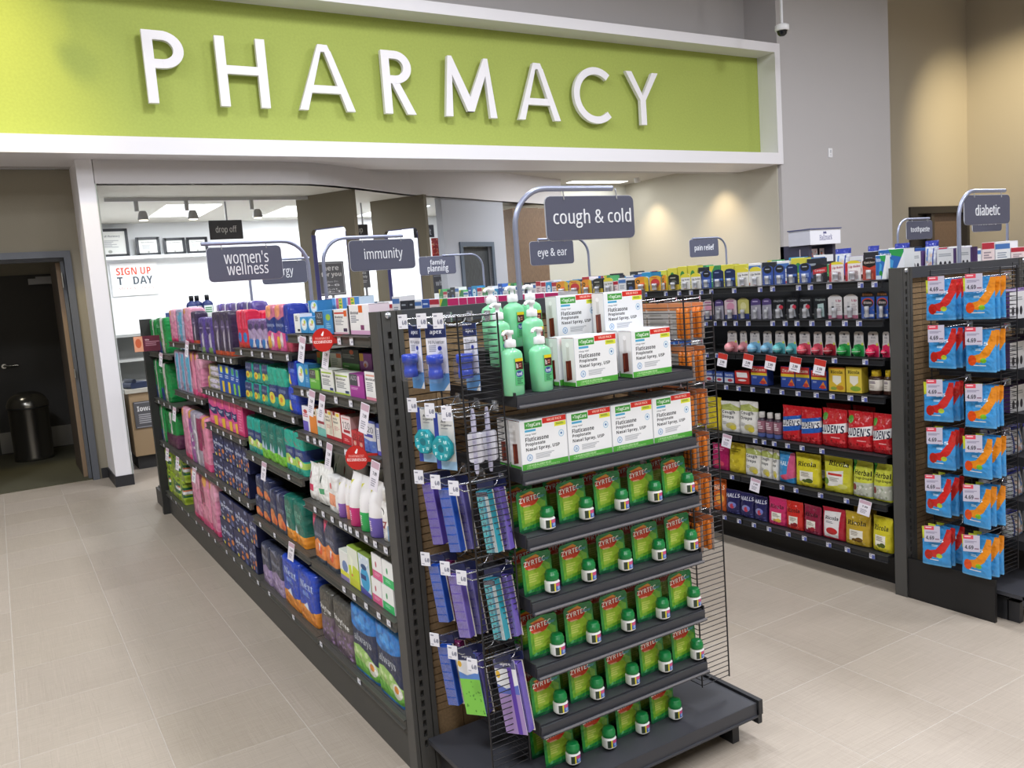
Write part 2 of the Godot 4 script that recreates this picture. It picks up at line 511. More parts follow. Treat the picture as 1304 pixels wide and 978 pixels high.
	design("teal_dial", "round_pill_box", "card", "", 64, 64, "1f9aa6", "1f9aa6", [["t", 0.42, 0.08, 0.56, 0.22, "S", "d8f0f0", 1], ["t", 0.68, 0.16, 0.84, 0.3, "M", "d8f0f0", 1], ["t", 0.78, 0.42, 0.92, 0.56, "T", "d8f0f0", 1], ["t", 0.66, 0.7, 0.84, 0.84, "W", "d8f0f0", 1], ["t", 0.42, 0.78, 0.56, 0.92, "T", "d8f0f0", 1], ["t", 0.16, 0.66, 0.3, 0.8, "F", "d8f0f0", 1], ["t", 0.1, 0.36, 0.24, 0.5, "S", "d8f0f0", 1], ["e", 0.5, 0.5, 0.17, 0.17, "14727e"]])
	for pc in [["purple_pill", "purple", "5a48a8"], ["blue_pill", "cobalt blue", "2450b4"], ["plum_pill", "plum", "7a2c5c"], ["violet_pill", "violet", "6a58b0"], ["slate_pill", "slate purple", "565094"]]:
		design(pc[0], "pill_organizer", "organizer", pc[1] + " seven-day pill organizer strip", 48, 150, pc[2], pc[2], [["l", 0.1, 0.04, 0.14, 0.98, 14, Color(pc[2]).darkened(0.25)], ["r", 0.9, 0, 1, 1, Color(pc[2]).lightened(0.15)]])
	design("teal_pill", "pill_organizer", "organizer", "teal seven-day pill organizer strip with day letters", 60, 150, "3fb4c0", "2a8ea0", [["r", 0, 0, 1, 0.08, "22284c"], ["r", 0.7, 0.08, 1, 1, "b8c4c8"], ["r", 0.48, 0.08, 0.7, 1, "1f86a4"], ["t", 0.14, 0.11, 0.4, 0.19, "S", "1a4c66", 1], ["t", 0.14, 0.24, 0.4, 0.32, "M", "1a4c66", 1], ["t", 0.14, 0.37, 0.4, 0.45, "T", "1a4c66", 1], ["t", 0.14, 0.5, 0.4, 0.58, "W", "1a4c66", 1], ["t", 0.14, 0.63, 0.4, 0.71, "T", "1a4c66", 1], ["t", 0.14, 0.75, 0.4, 0.83, "F", "1a4c66", 1], ["t", 0.14, 0.88, 0.4, 0.96, "S", "1a4c66", 1]])
	design("green_am", "pill_organizer", "organizer", "lime green pill organizer sheet", 72, 150, "7fc84c", "3a66b8", [["r", 0, 0, 1, 0.42, "e6e8ee"], ["r", 0, 0, 1, 0.12, "252c54"], ["t", 0.3, 0.03, 0.8, 0.09, "apex", "ffffff", 1], ["p", [0, 0.3, 0.4, 0.36, 1, 0.3, 1, 0.42, 0, 0.42], "5a86cc"], ["e", 0.12, 0.18, 0.1, 0.05, "e8b838"], ["f", 0.1, 0.46, 0.95, 0.98, 22, 0.035, ["4a8a2c"]]])
	design("lilac_am", "pill_organizer", "organizer", "lilac pill organizer sheet", 72, 150, "a48ac0", "d6d2dc", [["r", 0, 0, 1, 0.45, "e6e8ee"], ["r", 0, 0, 1, 0.12, "5a5c84"], ["t", 0.3, 0.03, 0.8, 0.09, "apex", "ffffff", 1], ["p", [0, 0.33, 0.4, 0.39, 1, 0.33, 1, 0.46, 0, 0.46], "5a6cc0"], ["e", 0.12, 0.2, 0.1, 0.05, "e8b838"], ["r", 0.6, 0.1, 0.8, 1, "5a3aa4"]])
	design("splint", "finger_splint", "splint", "pale lavender hinged splint hanging from a wing hook", 40, 100, "c9c8e0", "c9c8e0", [["l", 0.2, 0.05, 0.8, 0.95, 12, "b4b2d0"]])
	design("gummy", "gummy_pouch", "pouch", "blue gummy candy pouch with red wave", 110, 150, "3f94d4", "2a6cae", [["p", [0, 0, 0.3, 0, 0.12, 0.3, 0, 0.34], "d0d83c"], ["p", [0.85, 0, 1, 0, 1, 0.3, 0.8, 0.6, 0.5, 0.78, 0.24, 0.74, 0.2, 0.62, 0.5, 0.56, 0.7, 0.36], "c82c28"], ["e", 0.25, 0.72, 0.14, 0.13, "b8281e"], ["e", 0.62, 0.72, 0.1, 0.06, "b8cc3c"], ["t", 0.45, 0.28, 0.75, 0.36, "55", "f0f6fc", 1, 0.2], ["l", 0.36, 0.44, 0.6, 0.5, 2, "d8ecfa"], ["l", 0.3, 0.83, 0.72, 0.87, 1, "f8e8e0"], ["r", 0, 0.95, 1, 1, "5aa8e0"]])
	design("gummy_o", "gummy_pouch", "pouch", "blue gummy candy pouch with orange wave", 110, 150, "3f94d4", "2a6cae", [["p", [0, 0, 0.3, 0, 0.12, 0.3, 0, 0.34], "d0d83c"], ["p", [0.85, 0, 1, 0, 1, 0.3, 0.8, 0.6, 0.5, 0.78, 0.24, 0.74, 0.2, 0.62, 0.5, 0.56, 0.7, 0.36], "e08a24"], ["e", 0.25, 0.72, 0.14, 0.13, "e0501e"], ["e", 0.62, 0.72, 0.1, 0.06, "7ab82c"], ["t", 0.45, 0.28, 0.75, 0.36, "55", "f0f6fc", 1, 0.2], ["l", 0.36, 0.44, 0.6, 0.5, 2, "d8ecfa"], ["l", 0.3, 0.83, 0.72, 0.87, 1, "f8e8e0"], ["r", 0, 0.95, 1, 1, "5aa8e0"]])
	design("price469", "price_card", "card", "", 64, 76, "c2bed0", "c2bed0", [["r", 0, 0, 0.62, 0.24, "d8455a"], ["l", 0.08, 0.06, 0.5, 0.18, 1, "f4d8dc"], ["l", 0.1, 0.36, 0.9, 0.5, 2, "84809a"], ["t", 0.1, 0.62, 0.62, 0.86, "4.69", "20202c", 1], ["l", 0.68, 0.78, 0.96, 0.9, 1, "7c5a70"]])
	design("tagp", "price_tag", "card", "", 28, 32, "e6e6ee", "e6e6ee", [["l", 0.12, 0.14, 0.6, 0.3, 1, "8a8c9c"], ["t", 0.45, 0.42, 0.92, 0.72, "6.49", "3a3e58", 1], ["l", 0.1, 0.84, 0.5, 0.96, 1, "9a9cac"]])
	design("tagb", "price_tag", "card", "", 28, 24, "e2e2ee", "e2e2ee", [["r", 0.48, 0.3, 1, 1, "5a66b0"], ["l", 0.08, 0.2, 0.42, 0.8, 2, "8a8c9c"]])
	design("flag", "price_flag", "card", "", 40, 90, "e8e4ee", "e8e4ee", [["r", 0.05, 0.02, 0.95, 0.24, "c8a8b8"], ["t", 0.3, 0.36, 0.75, 0.48, "7.99", "34343c", 1], ["l", 0.2, 0.6, 0.8, 0.9, 4, "9c9aa8"]])
	design("flagr", "price_flag", "card", "", 40, 56, "eeeaf2", "eeeaf2", [["r", 0.0, 0.0, 1, 0.42, "c4342a"], ["t", 0.3, 0.54, 0.75, 0.74, "2.99", "34343c", 1], ["l", 0.2, 0.82, 0.8, 0.96, 1, "9c9aa8"]])
	design("pharm_red", "shelf_sign", "sign", "", 100, 100, "c4231f", "c4231f", [["p", [0.44, 0.28, 0.5, 0.2, 0.56, 0.12, 0.58, 0.18, 0.54, 0.32, 0.48, 0.34], "ffffff"], ["t", 0.16, 0.38, 0.84, 0.48, "PHARMACIST", "f0b0a8", 1], ["t", 0.08, 0.52, 0.92, 0.64, "RECOMMENDED", "ffffff", 1]])
	design("maroon_sign", "shelf_sign", "sign", "", 120, 70, "5c1a30", "5c1a30", [["r", 0, 0, 0.3, 1, "e0a080"], ["e", 0.15, 0.45, 0.1, 0.3, "c8603c"], ["t", 0.38, 0.2, 0.52, 0.3, "We", "e8d8d8", 1], ["l", 0.38, 0.36, 0.95, 0.7, 3, "a87888"]])
	# --- pads and feminine care, run of shelving on the left ---
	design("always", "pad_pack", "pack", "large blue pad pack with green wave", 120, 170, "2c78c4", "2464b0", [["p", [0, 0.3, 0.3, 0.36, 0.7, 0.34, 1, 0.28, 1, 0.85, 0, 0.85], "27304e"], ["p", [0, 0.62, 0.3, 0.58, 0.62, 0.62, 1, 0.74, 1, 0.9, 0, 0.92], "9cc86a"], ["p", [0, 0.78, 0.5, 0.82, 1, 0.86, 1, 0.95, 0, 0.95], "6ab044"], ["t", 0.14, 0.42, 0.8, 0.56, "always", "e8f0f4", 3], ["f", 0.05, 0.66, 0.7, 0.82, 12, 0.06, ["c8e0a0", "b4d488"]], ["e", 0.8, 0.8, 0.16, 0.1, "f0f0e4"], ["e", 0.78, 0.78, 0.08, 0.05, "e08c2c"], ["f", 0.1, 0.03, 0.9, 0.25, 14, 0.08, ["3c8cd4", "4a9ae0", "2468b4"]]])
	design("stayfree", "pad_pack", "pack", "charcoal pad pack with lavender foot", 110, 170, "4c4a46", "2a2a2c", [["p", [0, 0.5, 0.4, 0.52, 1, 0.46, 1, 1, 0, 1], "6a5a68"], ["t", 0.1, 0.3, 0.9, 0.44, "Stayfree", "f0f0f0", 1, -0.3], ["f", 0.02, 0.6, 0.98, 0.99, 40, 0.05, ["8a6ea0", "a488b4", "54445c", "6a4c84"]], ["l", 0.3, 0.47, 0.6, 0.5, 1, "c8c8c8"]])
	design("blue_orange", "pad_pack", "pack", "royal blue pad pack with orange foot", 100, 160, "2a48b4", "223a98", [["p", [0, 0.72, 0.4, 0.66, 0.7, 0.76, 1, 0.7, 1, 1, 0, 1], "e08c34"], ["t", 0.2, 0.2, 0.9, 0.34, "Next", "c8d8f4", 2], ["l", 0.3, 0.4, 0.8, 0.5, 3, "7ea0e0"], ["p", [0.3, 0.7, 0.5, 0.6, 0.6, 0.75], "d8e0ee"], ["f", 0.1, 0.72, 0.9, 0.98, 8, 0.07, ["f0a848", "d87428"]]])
	design("gray_lav", "pad_pack", "pack", "dark slate pad pack with lavender flower", 100, 150, "3c4054", "2c3044", [["p", [0, 0.62, 0.5, 0.5, 1, 0.6, 1, 1, 0, 1], "9a86b0"], ["t", 0.15, 0.26, 0.9, 0.4, "always", "a8b0c8", 3], ["f", 0.1, 0.65, 0.9, 0.95, 10, 0.1, ["b4a2c6", "8670a0"]], ["p", [0.1, 0.06, 0.5, 0.02, 0.7, 0.14], "6c7088"]])
	design("navy_box", "liner_box", "box", "navy liner carton with grey drops and yellow flash", 90, 100, NV, "141a40", [["f", 0.05, 0.05, 0.95, 0.95, 16, 0.1, ["7c84ac", "5a6498", "98a0c0", "3a447c"]], ["f", 0.1, 0.6, 0.95, 0.98, 4, 0.1, ["d8c83c", "d87c34"]], ["t", 0.1, 0.34, 0.9, 0.52, "poise", "d8dcec", 1]])
	design("navy_org", "liner_pack", "pack", "navy pad pack with orange flower", 70, 110, "2c3254", "24283f", [["e", 0.4, 0.72, 0.36, 0.2, "e08042"], ["e", 0.75, 0.8, 0.2, 0.14, "d8622c"], ["t", 0.1, 0.36, 0.9, 0.5, "always", "9aa2bc", 3], ["p", [0.2, 0.06, 0.5, 0, 0.4, 0.26], "767c98"], ["r", 0, 0.9, 1, 1, "4c525e"]])
	design("dteal_org", "pad_pack", "pack", "dark teal pad pack with orange foot", 80, 150, "1c6a5c", "dcdcd8", [["r", 0, 0.74, 1, 1, "f0982c"], ["p", [0, 0.74, 0.2, 0.56, 0.4, 0.74], "c8dce4"], ["t", 0.2, 0.24, 0.8, 0.36, "Flex", "9cd0bc", 3], ["l", 0.24, 0.4, 0.7, 0.5, 3, "64a890"], ["f", 0.1, 0.76, 0.9, 0.98, 5, 0.08, ["f8b44c"]]])
	design("gray_pink_org", "pad_pack", "pack", "slate pad pack with pink corner", 80, 150, "3c4058", "30344c", [["p", [0, 0, 0.5, 0, 0.1, 0.3, 0, 0.34], "e0507c"], ["t", 0.2, 0.36, 0.85, 0.48, "always", "aab4d0", 3], ["p", [0, 0.62, 0.4, 0.5, 1, 0.62, 1, 0.9, 0, 0.9], "e88844"], ["e", 0.6, 0.72, 0.2, 0.1, "d85a2c"], ["p", [0.5, 0.58, 0.66, 0.6, 0.5, 0.78], "e0e0e8"], ["r", 0, 0.9, 1, 1, "4a5466"]])
	design("teal_lime", "pad_pack", "pack", "teal pad pack with lime wave", 80, 140, "21a090", "1b8478", [["r", 0, 0.36, 1, 0.66, "243a70"], ["t", 0.15, 0.42, 0.85, 0.56, "always", "b8c8e0", 3], ["p", [0, 0.62, 0.4, 0.56, 1, 0.66, 1, 0.82, 0, 0.82], "b4d46a"], ["e", 0.6, 0.7, 0.2, 0.08, "f0f0d0"], ["e", 0.4, 0.68, 0.08, 0.04, "e0b038"]])
	design("dteal_lime", "pad_pack", "pack", "dark teal pad pack with bright lime foot", 80, 140, "1d7266", "d8e0dc", [["r", 0, 0.74, 1, 1, "7ed03c"], ["p", [0.1, 0.74, 0.3, 0.52, 0.5, 0.74], "c8d8e8"], ["p", [0.5, 0.76, 0.66, 0.56, 0.8, 0.76], "b4c8e0"], ["l", 0.3, 0.3, 0.8, 0.42, 3, "6aaa9a"], ["f", 0.1, 0.8, 0.9, 0.98, 5, 0.06, ["98e058"]]])
	design("teal_pinkarc", "pad_pack", "pack", "teal pad pack with pink arc", 90, 140, "27a692", "1f8878", [["e", 0.6, 0.12, 0.7, 0.22, "c85a70"], ["e", 0.7, 0.14, 0.66, 0.2, "27a692"], ["r", 0, 0.4, 1, 0.66, "263a78"], ["t", 0.2, 0.45, 0.8, 0.58, "always", "b8c8e0", 3], ["p", [0, 0.62, 0.4, 0.58, 1, 0.7, 1, 0.84, 0, 0.84], "b0d462"], ["e", 0.65, 0.74, 0.14, 0.07, "f4f4e0"], ["e", 0.45, 0.72, 0.07, 0.05, "e0a038"]])
	design("teal_yel", "liner_pack", "pack", "teal liner pack with yellow flower", 80, 90, "249a8c", "1c7e74", [["r", 0.1, 0.06, 0.9, 0.55, "38406c"], ["t", 0.2, 0.22, 0.8, 0.4, "always", "a8b0d0", 3], ["e", 0.35, 0.66, 0.26, 0.18, "e8d040"], ["e", 0.35, 0.66, 0.1, 0.08, "c87830"], ["e", 0.75, 0.64, 0.16, 0.16, "9cc45c"]])
	design("teal_tall", "pad_pack", "pack", "tall teal pad pack with yellow flowers", 90, 150, "2a9e88", "22846f", [["r", 0, 0.44, 1, 0.72, "2a3c74"], ["t", 0.2, 0.5, 0.85, 0.62, "always", "a8b4d4", 3], ["e", 0.4, 0.76, 0.36, 0.14, "e8dc50"], ["e", 0.4, 0.76, 0.14, 0.06, "e09038"], ["p", [0, 0, 1, 0, 1, 0.36, 0.5, 0.46, 0, 0.36], "2fa68c"]])
	design("blue_pad", "liner_pack", "pack", "bright blue pad pack with yellow corner shape", 80, 100, "2846c0", "2038a0", [["p", [0, 0.56, 0.24, 0.5, 0.42, 0.9, 0, 0.86], "f0d838"], ["p", [0.1, 0.6, 0.24, 0.56, 0.2, 0.8], "f8f4e0"], ["t", 0.3, 0.26, 0.9, 0.44, "Carefree", "9cb4ec", 3]])
	design("laven_gray", "liner_pack", "pack", "pale lavender and olive liner pack", 80, 80, "a4a08c", "8c8878", [["e", 0.6, 0.3, 0.36, 0.16, "d4cce0"], ["e", 0.6, 0.7, 0.36, 0.16, "d0c8dc"], ["f", 0.3, 0.2, 0.95, 0.8, 10, 0.05, ["8c80ac", "b4acc8"]], ["r", 0, 0, 0.2, 1, "c8b048"]])
	design("blue_yel", "tampon_box", "box", "blue tampon carton with yellow bar", 50, 110, "2452ac", "1c3f88", [["r", 0.3, 0.02, 0.8, 0.3, "7cb4e4"], ["e", 0.55, 0.16, 0.24, 0.12, "e8e048"], ["l", 0.1, 0.36, 0.9, 0.5, 2, "c8d4ec"], ["r", 0.5, 0.58, 0.9, 0.98, "e8c428"]])
	design("blue_lime", "tampon_box", "box", "blue tampon carton with lime bar", 50, 110, "2452ac", "1c3f88", [["r", 0.3, 0.02, 0.8, 0.3, "7cb4e4"], ["e", 0.55, 0.16, 0.24, 0.12, "48a468"], ["l", 0.1, 0.36, 0.9, 0.5, 2, "c8d4ec"], ["r", 0.5, 0.58, 0.9, 0.98, "86cc40"]])
	design("pink_navy", "tampon_box", "box", "pink tampon carton with navy swoosh", 60, 130, "d44c8c", "b43872", [["p", [0, 0.3, 0.5, 0.4, 1, 0.34, 1, 0.6, 0.5, 0.64, 0, 0.5], "242c64"], ["l", 0.2, 0.44, 0.8, 0.54, 2, "c8cce0"], ["p", [0.5, 0.7, 1, 0.66, 1, 1, 0.6, 1], "e8b838"], ["e", 0.3, 0.8, 0.24, 0.1, "e87ca0"], ["r", 0.7, 0.0, 1, 0.28, "e86a8c"]])
	design("pink_plain", "tampon_box", "box", "hot pink tampon carton with wavy lines", 60, 130, "d8407c", "b43068", [["l", 0.2, 0.1, 0.8, 0.9, 9, "e880a8"], ["r", 0, 0.9, 1, 1, "c83068"]])
	design("poise_tall", "pad_pack", "pack", "tall navy pad pack with orange and pink petals", 70, 150, "263a80", "2a3490", [["p", [0, 0, 1, 0, 1, 0.26, 0.5, 0.34, 0, 0.26], "c8708c"], ["e", 0.4, 0.14, 0.3, 0.14, "e89a70"], ["p", [0, 0.62, 0.4, 0.56, 1, 0.62, 1, 1, 0, 1], "d85a94"], ["e", 0.3, 0.82, 0.24, 0.14, "e8b040"], ["e", 0.66, 0.76, 0.16, 0.16, "f0dce0"], ["t", 0.08, 0.4, 0.92, 0.5, "always", "d0d8f0", 3]])
	design("poise_blue", "pad_pack", "pack", "deep blue pad pack with red foot", 80, 150, "26389c", "22309a", [["l", 0.1, 0.46, 0.6, 0.6, 3, "8c9cd8"], ["p", [0, 0.8, 1, 0.72, 1, 1, 0, 1], "c04460"], ["f", 0.5, 0.1, 0.95, 0.4, 4, 0.06, ["4860c4"]]])
	design("poise_silver", "pad_pack", "pack", "purple and silver pad pack with blue drop", 60, 120, "6c5488", "9a8cb0", [["p", [0, 0.3, 0.5, 0.38, 1, 0.3, 1, 0.7, 0, 0.7], "a894b8"], ["e", 0.5, 0.24, 0.34, 0.1, "483c68"], ["e", 0.45, 0.82, 0.38, 0.16, "2c7ccc"], ["p", [0.6, 0.95, 0.9, 0.6, 0.98, 0.95], "e0dce8"]])
	design("poise_red", "pad_pack", "pack", "tall red pad pack with blue drop", 60, 150, "d02848", "c02040", [["r", 0.3, 0, 0.5, 0.5, "e0486c"], ["r", 0.7, 0, 0.9, 0.5, "e0486c"], ["e", 0.5, 0.72, 0.34, 0.13, "3480c8"], ["r", 0, 0.88, 1, 1, "d84034"]])
	design("poise_dark", "pad_pack", "pack", "dark plum pad pack with silver streak", 60, 150, "3e3450", "332a44", [["e", 0.6, 0.36, 0.3, 0.16, "5c4e78"], ["p", [0.5, 0.5, 0.8, 0.4, 0.72, 1, 0.54, 1], "b4acc0"], ["r", 0, 0.9, 1, 1, "c8502c"], ["l", 0.4, 0.34, 0.9, 0.4, 1, "a89cc0"]])
	design("poise_green", "pad_pack", "pack", "purple pad pack with white and green streak", 60, 150, "54428c", "8a7ac0", [["e", 0.4, 0.3, 0.3, 0.16, "3c3064"], ["p", [0.4, 0.5, 0.7, 0.42, 0.76, 1, 0.5, 1], "c8c4d8"], ["r", 0.3, 0.84, 0.8, 1, "7ea858"], ["l", 0.2, 0.28, 0.8, 0.34, 1, "a89cc8"]])
	design("poise_back", "pad_pack", "pack", "violet pad pack with white carry strip", 80, 60, "5a4a98", "6a5cac", [["r", 0.44, 0, 0.58, 1, "f0eef4"], ["r", 0, 0.5, 1, 1, "8878bc"], ["r", 0.44, 0, 0.58, 1, "f0eef4"], ["r", 0, 0, 0.08, 1, "d89a4c"]])
	design("pink_bag", "underwear_bag", "bag", "pink disposable underwear bag with plum edge", 100, 170, "d888a8", "b85c84", [["r", 0, 0, 0.22, 1, "8c2c5c"], ["p", [0.3, 0, 1, 0, 1, 0.34, 0.5, 0.42], "e0a0b8"], ["f", 0.2, 0.4, 1, 0.9, 14, 0.07, ["c86c94", "e8b0c4", "a84c7c"]], ["r", 0, 0.9, 1, 1, "e0407c"], ["e", 0.3, 0.1, 0.12, 0.08, "e0a040"]])
	design("pink_blue", "underwear_bag", "bag", "pale pink and sky blue underwear bag", 90, 170, "a8a4c0", "806c98", [["r", 0, 0, 0.2, 1, "7c3460"], ["p", [0.4, 0.1, 0.95, 0.1, 0.85, 0.95, 0.5, 0.95], "5caed0"], ["f", 0.2, 0.1, 0.6, 0.9, 14, 0.08, ["c8b4cc", "905c8c", "b4a8d0"]]])
	design("purple_bag", "underwear_bag", "bag", "large lilac and grey underwear bag", 110, 170, "a49cae", "7c5c94", [["p", [0, 0.1, 0.3, 0, 0.5, 1, 0.2, 1], "9c54a0"], ["r", 0.6, 0.05, 0.7, 1, "e8e0e8"], ["r", 0.75, 0.1, 1, 0.7, "8c3058"], ["f", 0.1, 0.2, 0.6, 0.9, 16, 0.07, ["b8b0bc", "c088b0", "d8d0dc"]], ["e", 0.2, 0.08, 0.1, 0.08, "d8a038"]])
	design("maroon_bag", "underwear_bag", "bag", "rose pink underwear bag with maroon panel", 110, 170, "e08aa8", "c46c90", [["r", 0.1, 0.04, 0.5, 0.6, "8a2c54"], ["f", 0.1, 0.1, 0.5, 0.9, 10, 0.08, ["a84870", "d06890"]], ["e", 0.6, 0.1, 0.2, 0.12, "e8a848"], ["r", 0, 0.86, 1, 1, "e05088"]])
	design("green_bag", "brief_bag", "bag", "green and white incontinence brief bag", 110, 170, "1a8a46", "e4e4e0", [["p", [0.5, 0, 0.74, 0, 0.8, 1, 0.6, 1, 0.52, 0.5], "d0d0ca"], ["f", 0.4, 0.4, 0.9, 0.95, 9, 0.06, ["7c7a5c", "a8a890", "8c3c54", "5c6c44"]], ["p", [0, 0.7, 0.4, 0.66, 0.5, 1, 0, 1], "24408c"], ["l", 0.1, 0.2, 0.4, 0.3, 2, "a8d8b8"]])
	design("green_dark", "brief_bag", "bag", "green brief bag with plum lower panel", 110, 170, "188640", "d8d8d4", [["p", [0.5, 0, 0.72, 0, 0.7, 0.6, 0.56, 0.66], "dcdcd8"], ["p", [0, 0.66, 1, 0.6, 1, 1, 0, 1], "5c2c4c"], ["f", 0.1, 0.1, 0.6, 0.6, 8, 0.08, ["2ca45c", "106a34"]]])
	design("lime_bag", "brief_bag", "bag", "lime green brief bag with dark green panel", 110, 120, "9cb834", "6c8424", [["p", [0.4, 0.2, 1, 0.3, 1, 0.7, 0.5, 0.75], "16583a"], ["f", 0, 0, 1, 1, 24, 0.07, ["bcd048", "d8d8c0", "7c9428", "c86c48", "607420"]], ["r", 0.6, 0.46, 1, 0.58, "f0f0f0"]])
	# cartons and tubes of the bay next to the end cap
	design("wht_narrow", "medicine_box", "box", "narrow white medicine carton", 40, 110, WH, "dcdce0", [["l", 0.2, 0.1, 0.8, 0.4, 5, "50545c"], ["r", 0.5, 0.8, 0.9, 0.92, "30303c"]])
	design("blue_circ", "wipe_box", "box", "sky blue carton with round emblem", 64, 70, "3a96d0", "2c78b4", [["e", 0.5, 0.45, 0.4, 0.38, "d8ecf6"], ["e", 0.5, 0.42, 0.26, 0.24, "f4f8f4"], ["e", 0.62, 0.3, 0.14, 0.12, "c8d84c"], ["l", 0.3, 0.42, 0.7, 0.54, 2, "d07a48"]])
	design("ozr_blue", "medicine_box", "box", "blue carton with dark grey brand block", 64, 90, "4aa4d8", "3488c0", [["r", 0.0, 0.0, 0.95, 0.62, "3c424c"], ["t", 0.15, 0.08, 0.85, 0.3, "AZO", "b8bcc4", 0], ["l", 0.15, 0.4, 0.8, 0.56, 2, "8c929c"]])
	design("blue_small", "medicine_box", "box", "small plain blue carton with lime seal", 48, 90, "3f8fcc", "347cb4", [["e", 0.5, 0.3, 0.3, 0.14, "9cc448"], ["l", 0.2, 0.55, 0.8, 0.8, 3, "90c4e4"]])
	design("mon_red", "medicine_box", "box", "white medicine carton with red band", 90, 130, "eceae8", "dcd8d8", [["r", 0, 0, 0.1, 1, "20222c"], ["r", 0.12, 0.1, 0.9, 0.17, "c83c2c"], ["r", 0.8, 0.04, 1, 0.28, "e06428"], ["t", 0.16, 0.24, 0.72, 0.35, "Monistat", "24262e", 1], ["l", 0.16, 0.4, 0.8, 0.66, 4, "90929a"], ["r", 0.7, 0.76, 0.95, 0.9, "3c3050"], ["r", 0, 0.93, 1, 1, "d8a8bc"]])
	design("mon_big", "medicine_box", "box", "large white medicine carton with orange corner", 130, 130, "f0eeee", "e4d4e0", [["r", 0, 0, 0.08, 1, "20222c"], ["r", 0.52, 0.02, 0.7, 0.26, "e0641e"], ["t", 0.13, 0.2, 0.5, 0.31, "Monistat", "24262e", 1], ["l", 0.14, 0.36, 0.5, 0.62, 4, "808490"], ["r", 0.56, 0.68, 0.72, 0.84, "803c6c"], ["r", 0.08, 0.86, 1, 1, "d8a8cc"], ["r", 0.74, 0, 1, 0.66, "f4f0f4"]])
	design("rainbow", "medicine_box", "box", "rainbow-fronted carton standing at the back", 70, 110, "5a96d4", "c8dcf0", [["r", 0, 0, 0.55, 0.6, "d8688c"], ["r", 0.25, 0.02, 0.6, 0.5, "e8d83c"], ["l", 0.3, 0.06, 0.56, 0.46, 4, "50a848"], ["r", 0, 0.68, 1, 1, "4aa4e0"]])
	design("ozr_green", "medicine_box", "box", "green carton with dark grey brand block", 80, 96, "6cb848", "549a38", [["r", 0, 0, 0.66, 0.46, "585a58"], ["t", 0.1, 0.08, 0.58, 0.26, "AZO", "d0d0d0", 0], ["r", 0.66, 0, 1, 0.5, "98cc58"], ["l", 0.1, 0.54, 0.7, 0.66, 2, "d0e8b8"]])
	design("mon_grn", "medicine_box", "box", "white medicine carton with lime bands", 90, 130, "eeeeea", "d4d8cc", [["r", 0, 0, 0.08, 1, "20242c"], ["r", 0.1, 0.1, 0.9, 0.17, "a8c83c"], ["t", 0.16, 0.24, 0.76, 0.34, "Monistat", "24262e", 1], ["l", 0.16, 0.42, 0.85, 0.74, 5, "84888c"], ["r", 0.7, 0.8, 0.95, 0.92, "2c3c6c"], ["r", 0, 0.93, 1, 1, "b8d048"]])
	design("ozr_purple", "medicine_box", "box", "magenta carton with dark grey brand block", 90, 96, "a83c98", "84307c", [["r", 0, 0, 0.58, 0.5, "484a50"], ["t", 0.08, 0.08, 0.52, 0.26, "AZO", "d0c8d0", 0], ["r", 0.6, 0.06, 0.72, 0.5, "e8b8dc"], ["l", 0.08, 0.58, 0.6, 0.7, 2, "dca4d0"]])
	design("mon_pink", "medicine_box", "box", "narrow white medicine carton with pink foot", 80, 140, "f0eeee", "34283c", [["r", 0.1, 0.1, 0.9, 0.16, "e0a090"], ["t", 0.08, 0.22, 0.92, 0.31, "Monistat", "24262e", 1], ["l", 0.12, 0.38, 0.85, 0.72, 5, "90929a"], ["r", 0, 0.9, 1, 1, "e08ca0"]])
	design("teal_lid", "medicine_box", "box", "tall teal carton with white lower half", 60, 110, "1f7c98", "1f7c98", [["r", 0, 0.6, 1, 1, "8cb8cc"], ["l", 0.15, 0.7, 0.8, 0.85, 2, "384858"]])
	design("grn_orange", "medicine_box", "box", "green carton with orange corner", 80, 96, "68a83c", "548c30", [["r", 0, 0, 0.3, 0.34, "e08430"], ["f", 0.2, 0.4, 0.9, 0.8, 6, 0.07, ["d8d8a8", "b84c48", "84c454"]]])
	design("wht_orange", "medicine_box", "box", "white carton with orange corner", 80, 96, "dcdad8", "c8c8c8", [["r", 0.6, 0, 1, 0.24, "e0681e"], ["l", 0.15, 0.3, 0.8, 0.7, 4, "a4a4a8"]])
	design("blk_green", "medicine_box", "box", "black and green striped carton", 110, 110, "2c3230", "24282a", [["r", 0, 0.58, 1, 1, "4c9c48"], ["l", 0.05, 0.2, 0.75, 0.4, 3, "8c908c"], ["e", 0.6, 0.1, 0.12, 0.1, "c8582c"], ["l", 0.1, 0.7, 0.4, 0.78, 1, "d8ecd0"]])
	design("purp_yel", "medicine_box", "box", "purple carton with yellow corner", 90, 96, "9848a4", "7c3c8c", [["r", 0, 0, 0.34, 0.4, "e8b428"], ["e", 0.5, 0.55, 0.2, 0.18, "e0c8e4"], ["e", 0.45, 0.6, 0.1, 0.1, "d87c48"]])
	design("prep_pur", "medicine_box", "box", "white and violet test carton", 56, 120, "eceaf0", "d8d4e0", [["r", 0, 0.6, 0.8, 1, "6a5cc0"], ["l", 0.1, 0.3, 0.9, 0.46, 2, "c85878"], ["e", 0.5, 0.2, 0.3, 0.08, "c04848"]])
	design("prep_org", "medicine_box", "box", "orange and cream test carton", 60, 120, "e48838", "d06a28", [["r", 0, 0, 1, 0.28, "e8e0d0"], ["r", 0.2, 0.1, 0.9, 0.22, "5a5028"]])
	design("clear_teal", "test_box", "box", "white and mint test carton", 70, 120, "e8ece8", "d4dcd8", [["t", 0.2, 0.12, 0.8, 0.38, "20", "34343c", 0], ["r", 0.1, 0.42, 0.9, 0.52, "a83848"], ["p", [0, 0.66, 1, 0.7, 1, 1, 0, 1], "7cc4b8"]])
